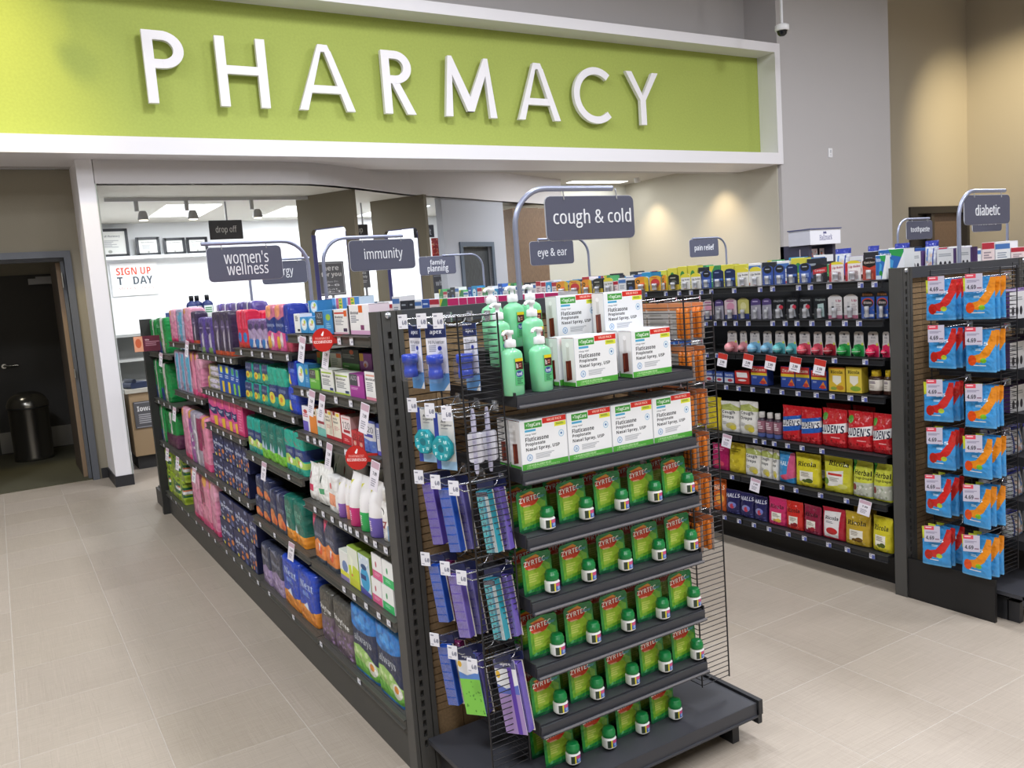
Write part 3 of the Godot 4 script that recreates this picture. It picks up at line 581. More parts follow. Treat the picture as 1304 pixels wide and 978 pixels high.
	design("cream_red", "test_box", "box", "cream test carton with red foot", 70, 140, "ece4d2", "b82c34", [["r", 0.1, 0.0, 0.4, 0.12, "8c1c24"], ["r", 0.5, 0.04, 0.9, 0.14, "e8c838"], ["t", 0.1, 0.2, 0.6, 0.28, "Early", "343438", 1], ["t", 0.1, 0.31, 0.7, 0.39, "Result", "343438", 1], ["l", 0.15, 0.5, 0.85, 0.66, 3, "d4a8a0"], ["r", 0, 0.88, 1, 1, "b02430"]])
	design("red20", "test_box", "box", "white and red test carton with large 20", 70, 130, "ecdcdc", "c8a0a0", [["t", 0.12, 0.2, 0.9, 0.44, "120", "34343c", 0], ["r", 0.2, 0.48, 0.9, 0.58, "a81c2c"], ["p", [0, 0.62, 1, 0.7, 1, 1, 0, 1], "c42430"], ["l", 0.2, 0.8, 0.8, 0.92, 2, "e89c9c"], ["l", 0.1, 0.06, 0.9, 0.14, 1, "d88080"]])
	design("red_small", "test_box", "box", "small red test carton", 56, 80, "c03038", "982028", [["t", 0.15, 0.16, 0.85, 0.44, "20", "20181c", 0], ["e", 0.5, 0.75, 0.24, 0.14, "e0a898"], ["r", 0.1, 0.48, 0.9, 0.56, "7c1820"]])
	design("blue20", "test_box", "box", "white and blue test carton with large 20", 80, 140, "e2e2ea", "3a4888", [["t", 0.1, 0.18, 0.8, 0.38, "$20", "24242c", 0], ["r", 0.05, 0.42, 0.75, 0.52, "4a4ca8"], ["p", [0, 0.58, 0.5, 0.64, 1, 0.6, 1, 1, 0, 1], "5a7cd0"], ["f", 0.1, 0.7, 0.9, 0.95, 6, 0.1, ["84a4e4", "4860c0"]], ["r", 0, 0, 1, 0.06, "4858a8"]])
	design("blue_wht", "test_box", "box", "white and blue narrow carton", 60, 140, "dcdce4", "4a58a0", [["r", 0, 0, 1, 0.12, "4a58a8"], ["l", 0.2, 0.2, 0.8, 0.5, 5, "7c84b4"], ["r", 0, 0.86, 1, 1, "6058b8"]])
	design("wht_pouch_p", "wash_pouch", "pouch", "white wash pouch with pink mark", 80, 140, "ecebe8", "e0e0dc", [["e", 0.3, 0.34, 0.1, 0.1, "a84868"], ["r", 0.2, 0.56, 0.7, 0.74, "d0305c"]])
	design("wht_pouch_g", "wash_pouch", "pouch", "white wipes pouch with green mark", 100, 140, "eaeae6", "e0e0dc", [["e", 0.4, 0.36, 0.06, 0.1, "54605c"], ["p", [0.3, 0.6, 0.7, 0.56, 0.7, 0.7, 0.4, 0.72], "3aa46c"]])
	design("tube_peach", "wash_tube", "tube", "white wash tube with peach panel", 70, 140, "efeeec", "e8e6e2", [["e", 0.4, 0.28, 0.1, 0.09, "d87070"], ["r", 0.12, 0.5, 0.8, 0.84, "f4a07c"]])
	for tc in [["tube_pur", "slim white wash tube with purple foot", "8a5cb4", 44], ["tube_pch", "slim white wash tube with coral foot", "f08c74", 44], ["tube_lime", "slim white wash tube with lime foot", "b4c84c", 44], ["tube_mag", "tall white spray can with magenta lower third", "cc2478", 70], ["tube_grn", "tall white spray can with emerald lower third", "26b058", 70], ["tube_vio", "tall white spray can with violet lower third", "6c5cb8", 70]]:
		design(tc[0], "deodorant_can" if tc[3] > 50 else "wash_tube", "can" if tc[3] > 50 else "tube", tc[1], tc[3], 180, "efedee", "efedee", [["r", 0, 0.64, 1, 1, tc[2]], ["e", 0.3, 0.46, 0.18, 0.07, tc[2]], ["e", 0.36, 0.46, 0.13, 0.06, "efedee"], ["p", [0.1, 0.16, 0.5, 0.12, 0.3, 0.22], "d8d838"], ["l", 0.4, 0.7, 0.6, 0.9, 5, "f4e4ec"]])
	design("arc_bottle", "wash_bottle", "bottle", "white wash bottle with red ribbon", 70, 180, "efedea", "d8d8d8", [["e", 0.4, 0.44, 0.28, 0.07, "343438"], ["e", 0.36, 0.46, 0.24, 0.06, "efedea"], ["p", [0.1, 0.64, 0.8, 0.62, 0.6, 0.76, 0.3, 0.76], "8c2c30"], ["p", [0.25, 0.66, 0.65, 0.65, 0.5, 0.72, 0.36, 0.72], "efedea"], ["r", 0.8, 0.7, 1, 1, "9cc0e4"], ["l", 0.2, 0.84, 0.6, 0.94, 3, "a8a8ac"]])
	design("summ_small", "wash_box", "box", "white carton with yellow foot band", 64, 110, "e8e8e4", "d8dcd0", [["e", 0.6, 0.5, 0.32, 0.2, "6c84b4"], ["r", 0, 0.68, 1, 0.84, "e0dc3c"], ["r", 0, 0.84, 1, 1, "8c80b4"]])
	design("summ_lime", "wash_box", "box", "tall white and lime douche carton", 70, 140, "e4e8d8", "8ca83c", [["p", [0, 0.5, 0.6, 0.44, 1, 0.5, 1, 1, 0, 1], "c8d834"], ["p", [0.2, 0.2, 0.5, 0.3, 0.3, 0.7], "f0f4e0"], ["r", 0, 0.8, 1, 1, "c8cc38"], ["e", 0.3, 0.72, 0.1, 0.03, "d87a48"]])
	design("summ_blue", "wash_box", "box", "white carton with big blue bottle picture", 84, 140, "cfdce8", "7c9440", [["e", 0.5, 0.6, 0.4, 0.3, "38a0d0"], ["e", 0.45, 0.3, 0.26, 0.07, "1c4878"], ["r", 0.1, 0.5, 0.6, 0.62, "1c3c78"], ["p", [0, 0.82, 1, 0.9, 1, 1, 0, 1], "4c4c9c"], ["f", 0.1, 0.02, 0.9, 0.24, 6, 0.06, ["ecf4f8", "9cc8e4"]]])
	design("pink_box", "wipes_box", "box", "white wipes carton with pink lower band", 80, 80, "f0eeee", "d0d0d0", [["r", 0, 0.66, 1, 1, "d85c8c"], ["e", 0.4, 0.4, 0.07, 0.12, "b8485c"], ["l", 0.2, 0.76, 0.8, 0.88, 2, "e8a8c0"]])
	design("green_box", "wipes_box", "box", "white wipes carton with green lower band", 80, 80, "eef0ee", "d0d0d0", [["r", 0, 0.66, 1, 1, "34b868"], ["e", 0.4, 0.4, 0.07, 0.12, "3c9a5c"], ["l", 0.2, 0.76, 0.8, 0.88, 2, "9ce0b8"]])
	# --- cough and lip care, run of shelving on the right ---
	design("cough_wht", "cough_drop_bag", "bag", "white cough drop bag with olive wave", 90, 140, "e4e2dc", "c8c4b4", [["p", [0, 0.14, 0.5, 0.08, 1, 0.2, 1, 0.3, 0, 0.28], "a8b060"], ["t", 0.12, 0.3, 0.8, 0.42, "Cough", "24262a", 1], ["t", 0.12, 0.46, 0.76, 0.57, "Drops", "24262a", 1], ["e", 0.6, 0.78, 0.26, 0.1, "c8c07c"], ["e", 0.7, 0.84, 0.16, 0.08, "d8c848"], ["l", 0.12, 0.66, 0.5, 0.76, 3, "9c9c9c"]])
	design("luden", "cough_drop_bag", "bag", "red cough drop bag with slanted white banner", 130, 150, "c4242c", "98181f", [["p", [0.02, 0.46, 0.98, 0.34, 0.98, 0.58, 0.02, 0.7], "e8e8ea"], ["t", 0.06, 0.42, 0.94, 0.62, "LUDEN'S", "1c2038", 1, 0.12], ["e", 0.16, 0.22, 0.12, 0.1, "58a03c"], ["f", 0.02, 0.8, 0.98, 0.98, 26, 0.05, ["8c1018", "d84c50", "a4141c"]], ["l", 0.5, 0.72, 0.9, 0.77, 1, "e8a8a8"]])
	design("luden_b", "cough_drop_bag", "bag", "red cough drop bag with blue-edged white banner", 110, 150, "c4242c", "98181f", [["p", [0.02, 0.34, 0.98, 0.24, 0.98, 0.66, 0.02, 0.76], "2a5cb0"], ["p", [0.02, 0.44, 0.98, 0.34, 0.98, 0.52, 0.02, 0.62], "e8e8ea"], ["t", 0.06, 0.4, 0.94, 0.56, "LUDEN'S", "1c2038", 1, 0.12], ["f", 0.02, 0.82, 0.98, 0.98, 20, 0.05, ["8c1018", "d84c50"]]])
	for rc in [["ric_yel", "bright yellow herb drop bag with white panel", "d8cc30", "b8a820", "4c5c20"], ["ric_olive", "mustard yellow herb drop bag with white panel", "c0a030", "988024", "6a4c18"], ["ric_pink", "pink herb drop bag with white panel", "c83468", "a02850", "e8c050"], ["ric_red", "red herb drop bag with white panel", "cc3028", "a02420", "8c1c24"], ["ric_mar", "maroon herb drop bag with white panel", "8c2440", "6c1c34", "a02030"]]:
		design(rc[0], "herb_drop_bag", "bag", rc[1], 100, 150, rc[2], rc[3], [["t", 0.14, 0.24, 0.86, 0.38, "Ricola", "20201c", 2, 0.1], ["r", 0.24, 0.52, 0.76, 0.84, "ece8dc"], ["l", 0.3, 0.56, 0.7, 0.7, 4, "9c9488"], ["e", 0.62, 0.8, 0.14, 0.07, rc[4]], ["e", 0.44, 0.82, 0.1, 0.05, rc[4]], ["f", 0.05, 0.86, 0.95, 0.97, 10, 0.05, [Color(rc[2]).darkened(0.2), Color(rc[2]).lightened(0.2)]]])
	design("ric_cherry", "herb_drop_bag", "bag", "red herb drop bag with tall white cherry panel", 110, 150, "b8283c", "7c1c2c", [["p", [0.1, 0.14, 0.82, 0.1, 0.78, 0.92, 0.16, 0.92], "e8e4e4"], ["t", 0.18, 0.26, 0.76, 0.37, "Ricola", "24242c", 2, 0.1], ["e", 0.5, 0.72, 0.24, 0.11, "c02c30"], ["l", 0.24, 0.42, 0.7, 0.5, 2, "8c8c94"]])
	design("ric_wht", "herb_drop_bag", "bag", "lime yellow herb drop bag with red stripe", 110, 150, "ccc838", "a8a428", [["t", 0.2, 0.12, 0.9, 0.26, "Ricola", "20201c", 2, -0.1], ["p", [0.12, 0.44, 0.74, 0.36, 0.74, 0.76, 0.2, 0.84], "e8e6e0"], ["r", 0.2, 0.46, 0.7, 0.52, "c84038"], ["l", 0.26, 0.58, 0.66, 0.7, 3, "9c9c90"], ["e", 0.72, 0.8, 0.16, 0.07, "d8d870"], ["e", 0.14, 0.7, 0.1, 0.1, "6c8c34"]])
	design("herbal", "cough_drop_bag", "bag", "lime herbal cough drop bag with grey lower half", 110, 150, "ccd048", "74a83c", [["p", [0, 0, 0.2, 0, 0.1, 0.3, 0, 0.4], "44a040"], ["t", 0.16, 0.24, 0.96, 0.38, "Herbal", "24281c", 1], ["t", 0.16, 0.42, 0.96, 0.5, "Cough Drops", "34381c", 1], ["p", [0, 0.6, 1, 0.56, 1, 0.94, 0, 0.94], "c0c4b4"], ["e", 0.18, 0.72, 0.12, 0.09, "843c3c"], ["f", 0.3, 0.64, 0.95, 0.9, 12, 0.06, ["e0e0d8", "98a088"]]])
	design("halls_navy", "cough_drop_bag", "bag", "navy cough drop bag with berries", 80, 130, "2a2858", "1c1c40", [["t", 0.08, 0.16, 0.96, 0.31, "HALLS", "e8e8f4", 1, 0.25], ["e", 0.5, 0.62, 0.28, 0.13, "8c90c0"], ["e", 0.52, 0.66, 0.14, 0.1, "c03c54"], ["e", 0.68, 0.6, 0.1, 0.08, "7c84d0"], ["f", 0.02, 0.82, 0.98, 0.98, 14, 0.06, ["404478", "4c5088"]]])
	design("halls_blue", "cough_drop_bag", "bag", "sky blue cough drop bag with pink berry swirl", 90, 140, "3a8cc8", "2c6cac", [["t", 0.12, 0.3, 0.88, 0.44, "HALLS", "e8f4fc", 1, 0.1], ["p", [0.7, 0.05, 1, 0, 1, 0.8, 0.5, 0.9, 0.1, 0.8, 0.6, 0.7], "d05c84"], ["e", 0.4, 0.82, 0.2, 0.08, "d8506c"], ["e", 0.3, 0.4, 0.0, 0.0, "ffffff"]])
	design("yel_bag", "cough_drop_bag", "bag", "plain yellow lemon cough drop bag", 90, 140, "ccb830", "a89420", [["l", 0.15, 0.2, 0.85, 0.34, 2, "8c8020"], ["f", 0.1, 0.5, 0.9, 0.9, 10, 0.1, ["e0d04c", "b8a428"]]])
	design("mag_bag", "cough_drop_bag", "bag", "magenta berry cough drop bag", 80, 140, "a8245c", "801c48", [["l", 0.15, 0.16, 0.85, 0.3, 2, "d87ca0"], ["e", 0.5, 0.75, 0.3, 0.12, "cc4860"]])
	design("org_bag", "cough_drop_bag", "bag", "orange citrus cough drop bag", 80, 140, "d0642c", "a04c20", [["t", 0.1, 0.2, 0.9, 0.34, "HALLS", "f0dcc8", 1, 0.2], ["e", 0.6, 0.6, 0.3, 0.16, "e8a048"]])
	design("syrup", "syrup_bottle", "bottle", "small dark throat spray bottle with pale cap", 44, 130, "3c2c3c", "3c2c3c", [["r", 0, 0, 1, 0.22, "d0ccc8"], ["r", 0, 0.34, 1, 0.8, "8c5c6c"], ["l", 0.1, 0.4, 0.9, 0.7, 4, "d8ccd0"], ["r", 0, 0.84, 1, 1, "5c6cac"]])
	design("sucr_red", "lozenge_box", "box", "red lozenge box with white panel", 70, 70, "c0302c", "8c2020", [["p", [0.1, 0.1, 0.86, 0.1, 0.9, 0.5, 0.14, 0.5], "ece8e8"], ["e", 0.5, 0.72, 0.3, 0.08, "ece0e0"]])
	design("sucr_blue", "lozenge_box", "box", "blue lozenge box with white lettering", 60, 56, "34509c", "243a78", [["t", 0.08, 0.1, 0.92, 0.36, "Sucrets", "e0e4f0", 2], ["r", 0, 0.5, 1, 1, "c8ccd8"], ["e", 0.6, 0.75, 0.26, 0.14, "b83c4c"]])
	design("zic_red", "zinc_box", "box", "blue zinc lozenge box with red and yellow top", 72, 110, "304a9c", "24387c", [["r", 0, 0, 1, 0.34, "c43030"], ["t", 0.1, 0.1, 0.9, 0.26, "Zicam", "f4e8d8", 1], ["r", 0, 0.34, 1, 0.48, "e4c838"], ["p", [0.5, 0.9, 0.8, 0.56, 1, 0.9], "e08430"], ["e", 0.74, 0.84, 0.16, 0.1, "c43c38"], ["l", 0.1, 0.56, 0.5, 0.66, 2, "b4c0e0"]])
	design("ric_tin", "herb_drop_box", "box", "yellow herb drop box with white shield", 80, 120, "dcb838", "b09028", [["t", 0.12, 0.12, 0.88, 0.25, "Ricola", "20281c", 2], ["p", [0.24, 0.34, 0.78, 0.34, 0.78, 0.6, 0.5, 0.74, 0.24, 0.6], "ece8d8"], ["e", 0.7, 0.84, 0.24, 0.1, "c8842c"], ["e", 0.3, 0.88, 0.2, 0.07, "8ca044"], ["r", 0, 0, 1, 0.05, "c86c2c"]])
	design("ric_tin_g", "herb_drop_box", "box", "yellow herb drop box with green leaves", 80, 120, "dcc448", "b09c30", [["t", 0.12, 0.12, 0.88, 0.25, "Ricola", "20281c", 2], ["p", [0.24, 0.34, 0.78, 0.34, 0.78, 0.6, 0.5, 0.74, 0.24, 0.6], "ece8d8"], ["e", 0.6, 0.84, 0.34, 0.1, "84a83c"]])
	design("vit", "vitamin_bottle", "bottle", "dark vitamin bottle with yellow cap and white label", 70, 110, "3a2018", "3a2018", [["r", 0, 0, 1, 0.26, "d8b828"], ["r", 0, 0.4, 1, 0.84, "dcd6cc"], ["l", 0.2, 0.46, 0.8, 0.58, 2, "5c4c64"], ["l", 0.2, 0.64, 0.8, 0.78, 2, "a89c94"]])
	for ec in [["egg_pnk", "pale pink", "d89098"], ["egg_blu", "pale blue", "80b8d8"], ["egg_aqua", "aqua", "5cb4bc"], ["egg_rose", "rose red", "d04c64"], ["egg_red", "dark red", "a82838"], ["egg_grn", "green", "2c9a4c"], ["egg_hot", "hot pink", "d8285c"]]:
		design(ec[0], "lip_balm_card", "card", ec[1] + " egg lip balm on white card", 60, 120, "c8c4c4", "b8b4b4", [["e", 0.5, 0.12, 0.08, 0.04, "484850"], ["t", 0.36, 0.2, 0.66, 0.28, "eos", "505058", 0], ["l", 0.3, 0.34, 0.7, 0.46, 3, "a0a0a4"], ["p", [0.1, 0.56, 0.5, 0.5, 0.9, 0.56, 0.9, 1, 0.1, 1], ec[2]], ["r", 0.7, 0.46, 0.84, 0.56, "d0d84c"]])
	design("lip_dark", "lip_balm_card", "card", "dark lip balm card with silver tube and red dot", 60, 96, "1e2026", "14161c", [["t", 0.14, 0.12, 0.86, 0.24, "ChapStick", "c8ccd0", 1], ["p", [0.2, 0.9, 0.36, 0.36, 0.62, 0.32, 0.8, 0.9], "b8bcc2"], ["e", 0.66, 0.46, 0.16, 0.1, "c83448"], ["r", 0.4, 0.5, 0.6, 0.94, "d8dadc"]])
	design("lip_teal", "lip_balm_card", "card", "black lip balm card with pale green tube", 64, 96, "20242a", "181a20", [["t", 0.14, 0.12, 0.86, 0.24, "ChapStick", "c8d4d0", 1], ["p", [0.26, 0.92, 0.3, 0.36, 0.74, 0.32, 0.8, 0.92], "b4cccc"], ["r", 0.4, 0.5, 0.6, 0.9, "4c8c84"]])
	design("lip_purp", "lip_balm_card", "card", "purple and grey lip balm card", 60, 96, "54447c", "403460", [["p", [0, 0.34, 1, 0.3, 1, 1, 0, 1], "a4a2b0"], ["l", 0.2, 0.12, 0.8, 0.22, 1, "c8bce0"], ["r", 0.44, 0.42, 0.6, 0.96, "d8d6dc"]])
	design("lip_pink", "lip_balm_card", "card", "white and pink lip balm card with navy foot", 60, 96, "d8c4cc", "b8a8b0", [["e", 0.5, 0.4, 0.3, 0.2, "d898b4"], ["r", 0, 0.78, 1, 1, "2c3878"], ["l", 0.2, 0.1, 0.8, 0.2, 1, "a0588c"]])
	design("lip_lime", "lip_balm_card", "card", "yellow green lip balm card with navy foot", 60, 96, "c4c070", "a4a050", [["e", 0.5, 0.4, 0.26, 0.2, "dcd8a0"], ["r", 0, 0.74, 1, 1, "2c3878"]])
	design("lip_white", "lip_balm_card", "card", "white lip balm card with upright tube", 64, 96, "dcdadc", "c0c0c4", [["r", 0.26, 0.3, 0.42, 0.84, "c8c8cc"], ["r", 0.26, 0.48, 0.42, 0.6, "404248"], ["t", 0.56, 0.2, 0.9, 0.32, "Lip", "a83c5c", 1], ["l", 0.56, 0.4, 0.9, 0.7, 4, "b4a8ac"], ["r", 0, 0.86, 1, 1, "b46c84"]])
	design("blistex", "lip_balm_card", "card", "blue lip balm card with orange ring", 64, 110, "2f58ac", "223f84", [["p", [0, 0, 1, 0, 1, 0.2, 0, 0.2], "2a2420"], ["t", 0.14, 0.06, 0.86, 0.15, "Blistex", "d89058", 1], ["e", 0.5, 0.42, 0.42, 0.18, "c84c38"], ["e", 0.5, 0.44, 0.38, 0.15, "20242c"], ["t", 0.22, 0.36, 0.78, 0.46, "Blistex", "f0e0d8", 1], ["f", 0.2, 0.6, 0.9, 0.76, 4, 0.06, ["e08c34"]], ["r", 0.2, 0.84, 0.9, 0.94, "d8dce8"]])
	design("lb_yel", "lip_balm_card", "card", "white lip balm card with yellow head", 60, 90, "e0deda", "c8c4b8", [["r", 0, 0, 1, 0.24, "dcd040"], ["t", 0.1, 0.34, 0.9, 0.48, "Lip Balm", "34343c", 1, 0.2], ["l", 0.2, 0.56, 0.8, 0.7, 2, "a8a8ac"], ["r", 0.3, 0.76, 0.5, 0.96, "c8382c"]])
	design("lb_red", "lip_balm_card", "card", "white lip balm card with red edge and yellow head", 70, 90, "e6dede", "b82830", [["r", 0, 0, 0.18, 1, "c02c34"], ["r", 0.18, 0, 1, 0.14, "dccc38"], ["t", 0.24, 0.24, 0.92, 0.38, "Lip Balm", "8c2430", 1, 0.2], ["l", 0.3, 0.5, 0.85, 0.62, 2, "b8a0a4"], ["r", 0.36, 0.74, 0.56, 0.96, "c8382c"], ["r", 0.66, 0.74, 0.86, 0.96, "c8c8cc"]])
	design("lb_blue", "lip_balm_card", "card", "blue lip balm card with dark round head", 64, 90, "34509c", "243a74", [["e", 0.5, 0.2, 0.36, 0.2, "24262c"], ["l", 0.3, 0.16, 0.7, 0.24, 1, "b0b8c8"], ["r", 0.2, 0.5, 0.8, 0.7, "8ca4d8"], ["r", 0.3, 0.74, 0.7, 0.96, "b8c8e4"]])
	design("lb_dkblue", "lip_balm_card", "card", "dark navy lip balm card with blue bands", 64, 90, "1f2c54", "162040", [["l", 0.2, 0.14, 0.8, 0.24, 1, "8c9cc8"], ["r", 0.1, 0.5, 0.9, 0.62, "3c68b8"], ["r", 0.3, 0.68, 0.7, 0.96, "a8b4cc"]])
	design("lb_dkred", "lip_balm_card", "card", "black and red lip balm card", 70, 90, "26242a", "1a181c", [["p", [0, 0.3, 1, 0.16, 1, 0.44, 0, 0.56], "b8343c"], ["t", 0.16, 0.28, 0.84, 0.4, "Carmex", "e8d8d8", 1, 0.2], ["r", 0.3, 0.66, 0.7, 0.96, "6c6c74"]])
	design("lb_quick", "lip_balm_card", "card", "rust red lip balm card with black crest", 70, 100, "b83c2c", "8c2c20", [["p", [0.1, 0.0, 0.9, 0, 1, 0.3, 0.5, 0.44, 0, 0.3], "24201e"], ["t", 0.14, 0.14, 0.86, 0.26, "Quicker", "e8dcd0", 1], ["r", 0.26, 0.7, 0.74, 0.96, "d8785c"]])
	design("lb_org", "ear_card", "card", "orange and yellow card with round window", 64, 90, "e0942c", "b87420", [["e", 0.24, 0.34, 0.14, 0.14, "3c2c1c"], ["e", 0.24, 0.34, 0.07, 0.07, "e0942c"], ["e", 0.6, 0.6, 0.26, 0.2, "e86c30"], ["r", 0.7, 0, 1, 1, "d8b830"]])
	design("lb_orgred", "ear_card", "card", "yellow card with red blister", 64, 90, "dca834", "b08428", [["e", 0.5, 0.5, 0.36, 0.3, "c4383c"], ["l", 0.2, 0.1, 0.8, 0.2, 1, "c44830"]])
	design("lb_blkyel", "ear_card", "card", "black and yellow card", 64, 90, "282824", "1c1c18", [["r", 0, 0.66, 1, 1, "c8ac38"], ["l", 0.2, 0.2, 0.8, 0.32, 1, "b8b8ac"], ["e", 0.5, 0.5, 0.24, 0.12, "5c5c54"]])
	design("natura", "counter_display", "display", "blue and green slanted counter display carton", 110, 90, "2c6cb8", "dce0e4", [["p", [0.4, 0, 1, 0, 0.96, 0.3, 0.5, 0.2], "2c9c50"], ["t", 0.06, 0.1, 0.5, 0.26, "Natura", "f0f4f8", 1], ["p", [1, 0.1, 1, 1, 0.56, 1], "e8ecf0"], ["p", [0.4, 0.3, 0.6, 0.4, 0.5, 0.9, 0.3, 0.8], "48a0d8"], ["e", 0.5, 0.76, 0.16, 0.12, "2c8c3c"], ["r", 0, 0.84, 0.5, 1, "c8d8ec"]])
	# plain tops seen over the far shelves
	design("gen_white", "medicine_carton", "box", "white carton with blue stripe", 50, 60, "e8e8ea", "e4e4e8", [["r", 0, 0.1, 1, 0.34, "4c78b8"], ["l", 0.15, 0.5, 0.8, 0.8, 3, "8c94a4"], ["r", 0, 0.9, 1, 1, "c84c48"]])
	design("gen_red", "medicine_carton", "box", "white carton with red top band", 50, 60, "ecd8d8", "d8d0d4", [["r", 0, 0, 1, 0.3, "b83040"], ["l", 0.15, 0.44, 0.8, 0.8, 3, "9c8c94"]])
	design("gen_blue", "medicine_carton", "box", "blue carton with pale lettering", 50, 60, "2f58a8", "3c68b8", [["l", 0.15, 0.2, 0.85, 0.4, 1, "c8d8f0"], ["e", 0.6, 0.7, 0.2, 0.16, "7ca8e0"]])
	design("gen_cyan", "medicine_carton", "box", "cyan carton with white oval", 50, 60, "3498cc", "2c80b4", [["e", 0.5, 0.5, 0.34, 0.3, "d8ecf8"], ["l", 0.3, 0.44, 0.7, 0.56, 1, "2c5c98"]])
	design("gen_magenta", "medicine_carton", "box", "flat white carton with magenta lid stripe", 70, 40, "e8e4e8", "e4e0e6", [["r", 0, 0, 1, 0.4, "c8286c"], ["r", 0.1, 0.55, 0.4, 0.9, "6c5c74"], ["r", 0.55, 0.55, 0.85, 0.9, "6c5c74"]])
	design("gen_dark", "medicine_carton", "box", "dark carton with silver lettering", 50, 60, "282c34", "30343c", [["l", 0.15, 0.2, 0.85, 0.4, 1, "9ca4ac"], ["e", 0.5, 0.7, 0.24, 0.18, "4c5c8c"]])
	design("gen_yellow", "medicine_carton", "box", "yellow carton with green seal", 50, 60, "d8d048", "d0cc50", [["e", 0.5, 0.4, 0.24, 0.2, "3c8c48"], ["l", 0.15, 0.7, 0.85, 0.9, 2, "8c8c34"]])
	design("gen_green", "medicine_carton", "box", "green carton with yellow corner", 50, 60, "3c8c54", "4c9c60", [["p", [0, 0, 0.5, 0, 0, 0.5], "d8cc40"], ["l", 0.15, 0.6, 0.85, 0.8, 2, "b8dcc0"]])
	design("bandage_bag", "bandage_bag", "bag", "clear bandage bag with royal blue header", 90, 110, "c8ccd8", "c4c8d4", [["r", 0, 0, 1, 0.18, "3440a0"], ["r", 0.24, 0.24, 0.32, 0.95, "3c4c98"], ["r", 0.66, 0.24, 0.78, 0.95, "4c78c0"], ["f", 0.05, 0.4, 0.95, 0.9, 14, 0.09, ["d8c0b4", "b8c4c0", "e0dce4", "c8a49c"]]])
	design("meter_box", "meter_box", "box", "white test meter carton with purple edge", 80, 90, "dcdce0", "5a3c78", [["r", 0.9, 0, 1, 1, "4c3468"], ["e", 0.2, 0.7, 0.08, 0.16, "24202c"], ["e", 0.45, 0.7, 0.08, 0.16, "24202c"], ["e", 0.7, 0.7, 0.08, 0.16, "24202c"], ["l", 0.1, 0.2, 0.8, 0.36, 2, "9ca0a8"]])
	design("stick_pack", "toothbrush_pack", "card", "orange stick pack on grey card", 70, 90, "c8c4c0", "b8b4b0", [["r", 0, 0, 1, 0.2, "d88c5c"], ["l", 0.1, 0.3, 0.9, 0.9, 6, "a8a49c"]])
	# certificates and signs
	design("diploma", "framed_certificate", "picture", "", 90, 80, "eeeeea", "eeeeea", [["t", 0.16, 0.2, 0.84, 0.3, "State of Pharmacy", "505058", 3], ["l", 0.2, 0.4, 0.8, 0.7, 6, "b0b0b4"], ["e", 0.5, 0.84, 0.06, 0.06, "a8a8a0"]])
	design("signup", "wall_sign", "sign", "", 220, 130, "f4f4f4", "f0f0f0", [["t", 0.12, 0.14, 0.86, 0.36, "SIGN UP", "d8482c", 1], ["t", 0.12, 0.42, 0.24, 0.66, "T", "3c4650", 1], ["t", 0.46, 0.42, 0.88, 0.66, "DAY", "3c4650", 1], ["e", 0.35, 0.54, 0.09, 0.13, "e4e4e4"], ["t", 0.14, 0.74, 0.88, 0.82, "NEVER RUN OUT AGAIN", "d87468", 0]])
	design("iowa", "wall_sign", "sign", "", 120, 90, "58585c", "484848", [["r", 0.03, 0.03, 0.97, 0.05, "b0b0b4"], ["r", 0.03, 0.95, 0.97, 0.97, "b0b0b4"], ["t", 0.08, 0.16, 0.8, 0.36, "Iowa law", "f0f0f0", 1], ["l", 0.1, 0.48, 0.9, 0.86, 5, "b4b4b8"]])
	design("hereyou", "wall_sign", "sign", "", 120, 130, "6c6c70", "50505c", [["r", 0.04, 0.04, 0.96, 0.06, "c8c8cc"], ["r", 0.04, 0.94, 0.96, 0.96, "c8c8cc"], ["r", 0.04, 0.04, 0.06, 0.96, "c8c8cc"], ["r", 0.94, 0.04, 0.96, 0.96, "c8c8cc"], ["t", 0.2, 0.1, 0.8, 0.26, "here", "f0f0f0", 1], ["t", 0.12, 0.3, 0.88, 0.48, "for you", "f0f0f0", 1], ["t", 0.28, 0.56, 0.72, 0.62, "Mon-Fri", "e0e0e4", 0], ["t", 0.22, 0.66, 0.78, 0.73, "9-6", "e0e0e4", 1], ["t", 0.3, 0.79, 0.7, 0.84, "Sat", "e0e0e4", 0], ["t", 0.22, 0.86, 0.78, 0.92, "9-1", "e0e0e4", 1]])
	design("ushelp", "wall_sign", "sign", "", 100, 120, "6c6c70", "50505c", [["t", 0.12, 0.1, 0.6, 0.26, "let us", "f0f0f0", 1], ["t", 0.12, 0.32, 0.7, 0.5, "help", "f0f0f0", 1], ["l", 0.14, 0.6, 0.8, 0.76, 2, "c8c8cc"]])
	design("where", "wall_sign", "sign", "", 100, 70, "6c6c70", "50505c", [["r", 0.04, 0.06, 0.96, 0.1, "c8c8cc"], ["t", 0.12, 0.3, 0.88, 0.6, "where", "f0f0f0", 1]])
	design("candy_red", "candy_bag", "bag", "red candy bag on the pharmacy wall rack", 50, 110, "a82c2c", "882020", [["f", 0, 0.05, 1, 0.95, 40, 0.1, ["c84c3c", "e0a888", "7c1c20", "d87c5c"]]])
	design("candy_blue", "candy_bag", "bag", "blue candy bag on the pharmacy wall rack", 60, 110, "2c4070", "243458", [["f", 0, 0.05, 1, 0.95, 40, 0.09, ["8ca0c8", "d0d8e4", "4c64a0"]]])
	design("card_art", "greeting_card", "card", "floral greeting card in the white-headed card stand", 50, 60, "e4d4dc", "d8c8d0", [["f", 0.05, 0.1, 0.95, 0.95, 20, 0.13, ["c84c6c", "e88ca8", "48a0a8", "d86c48", "f0e0e8"]]])
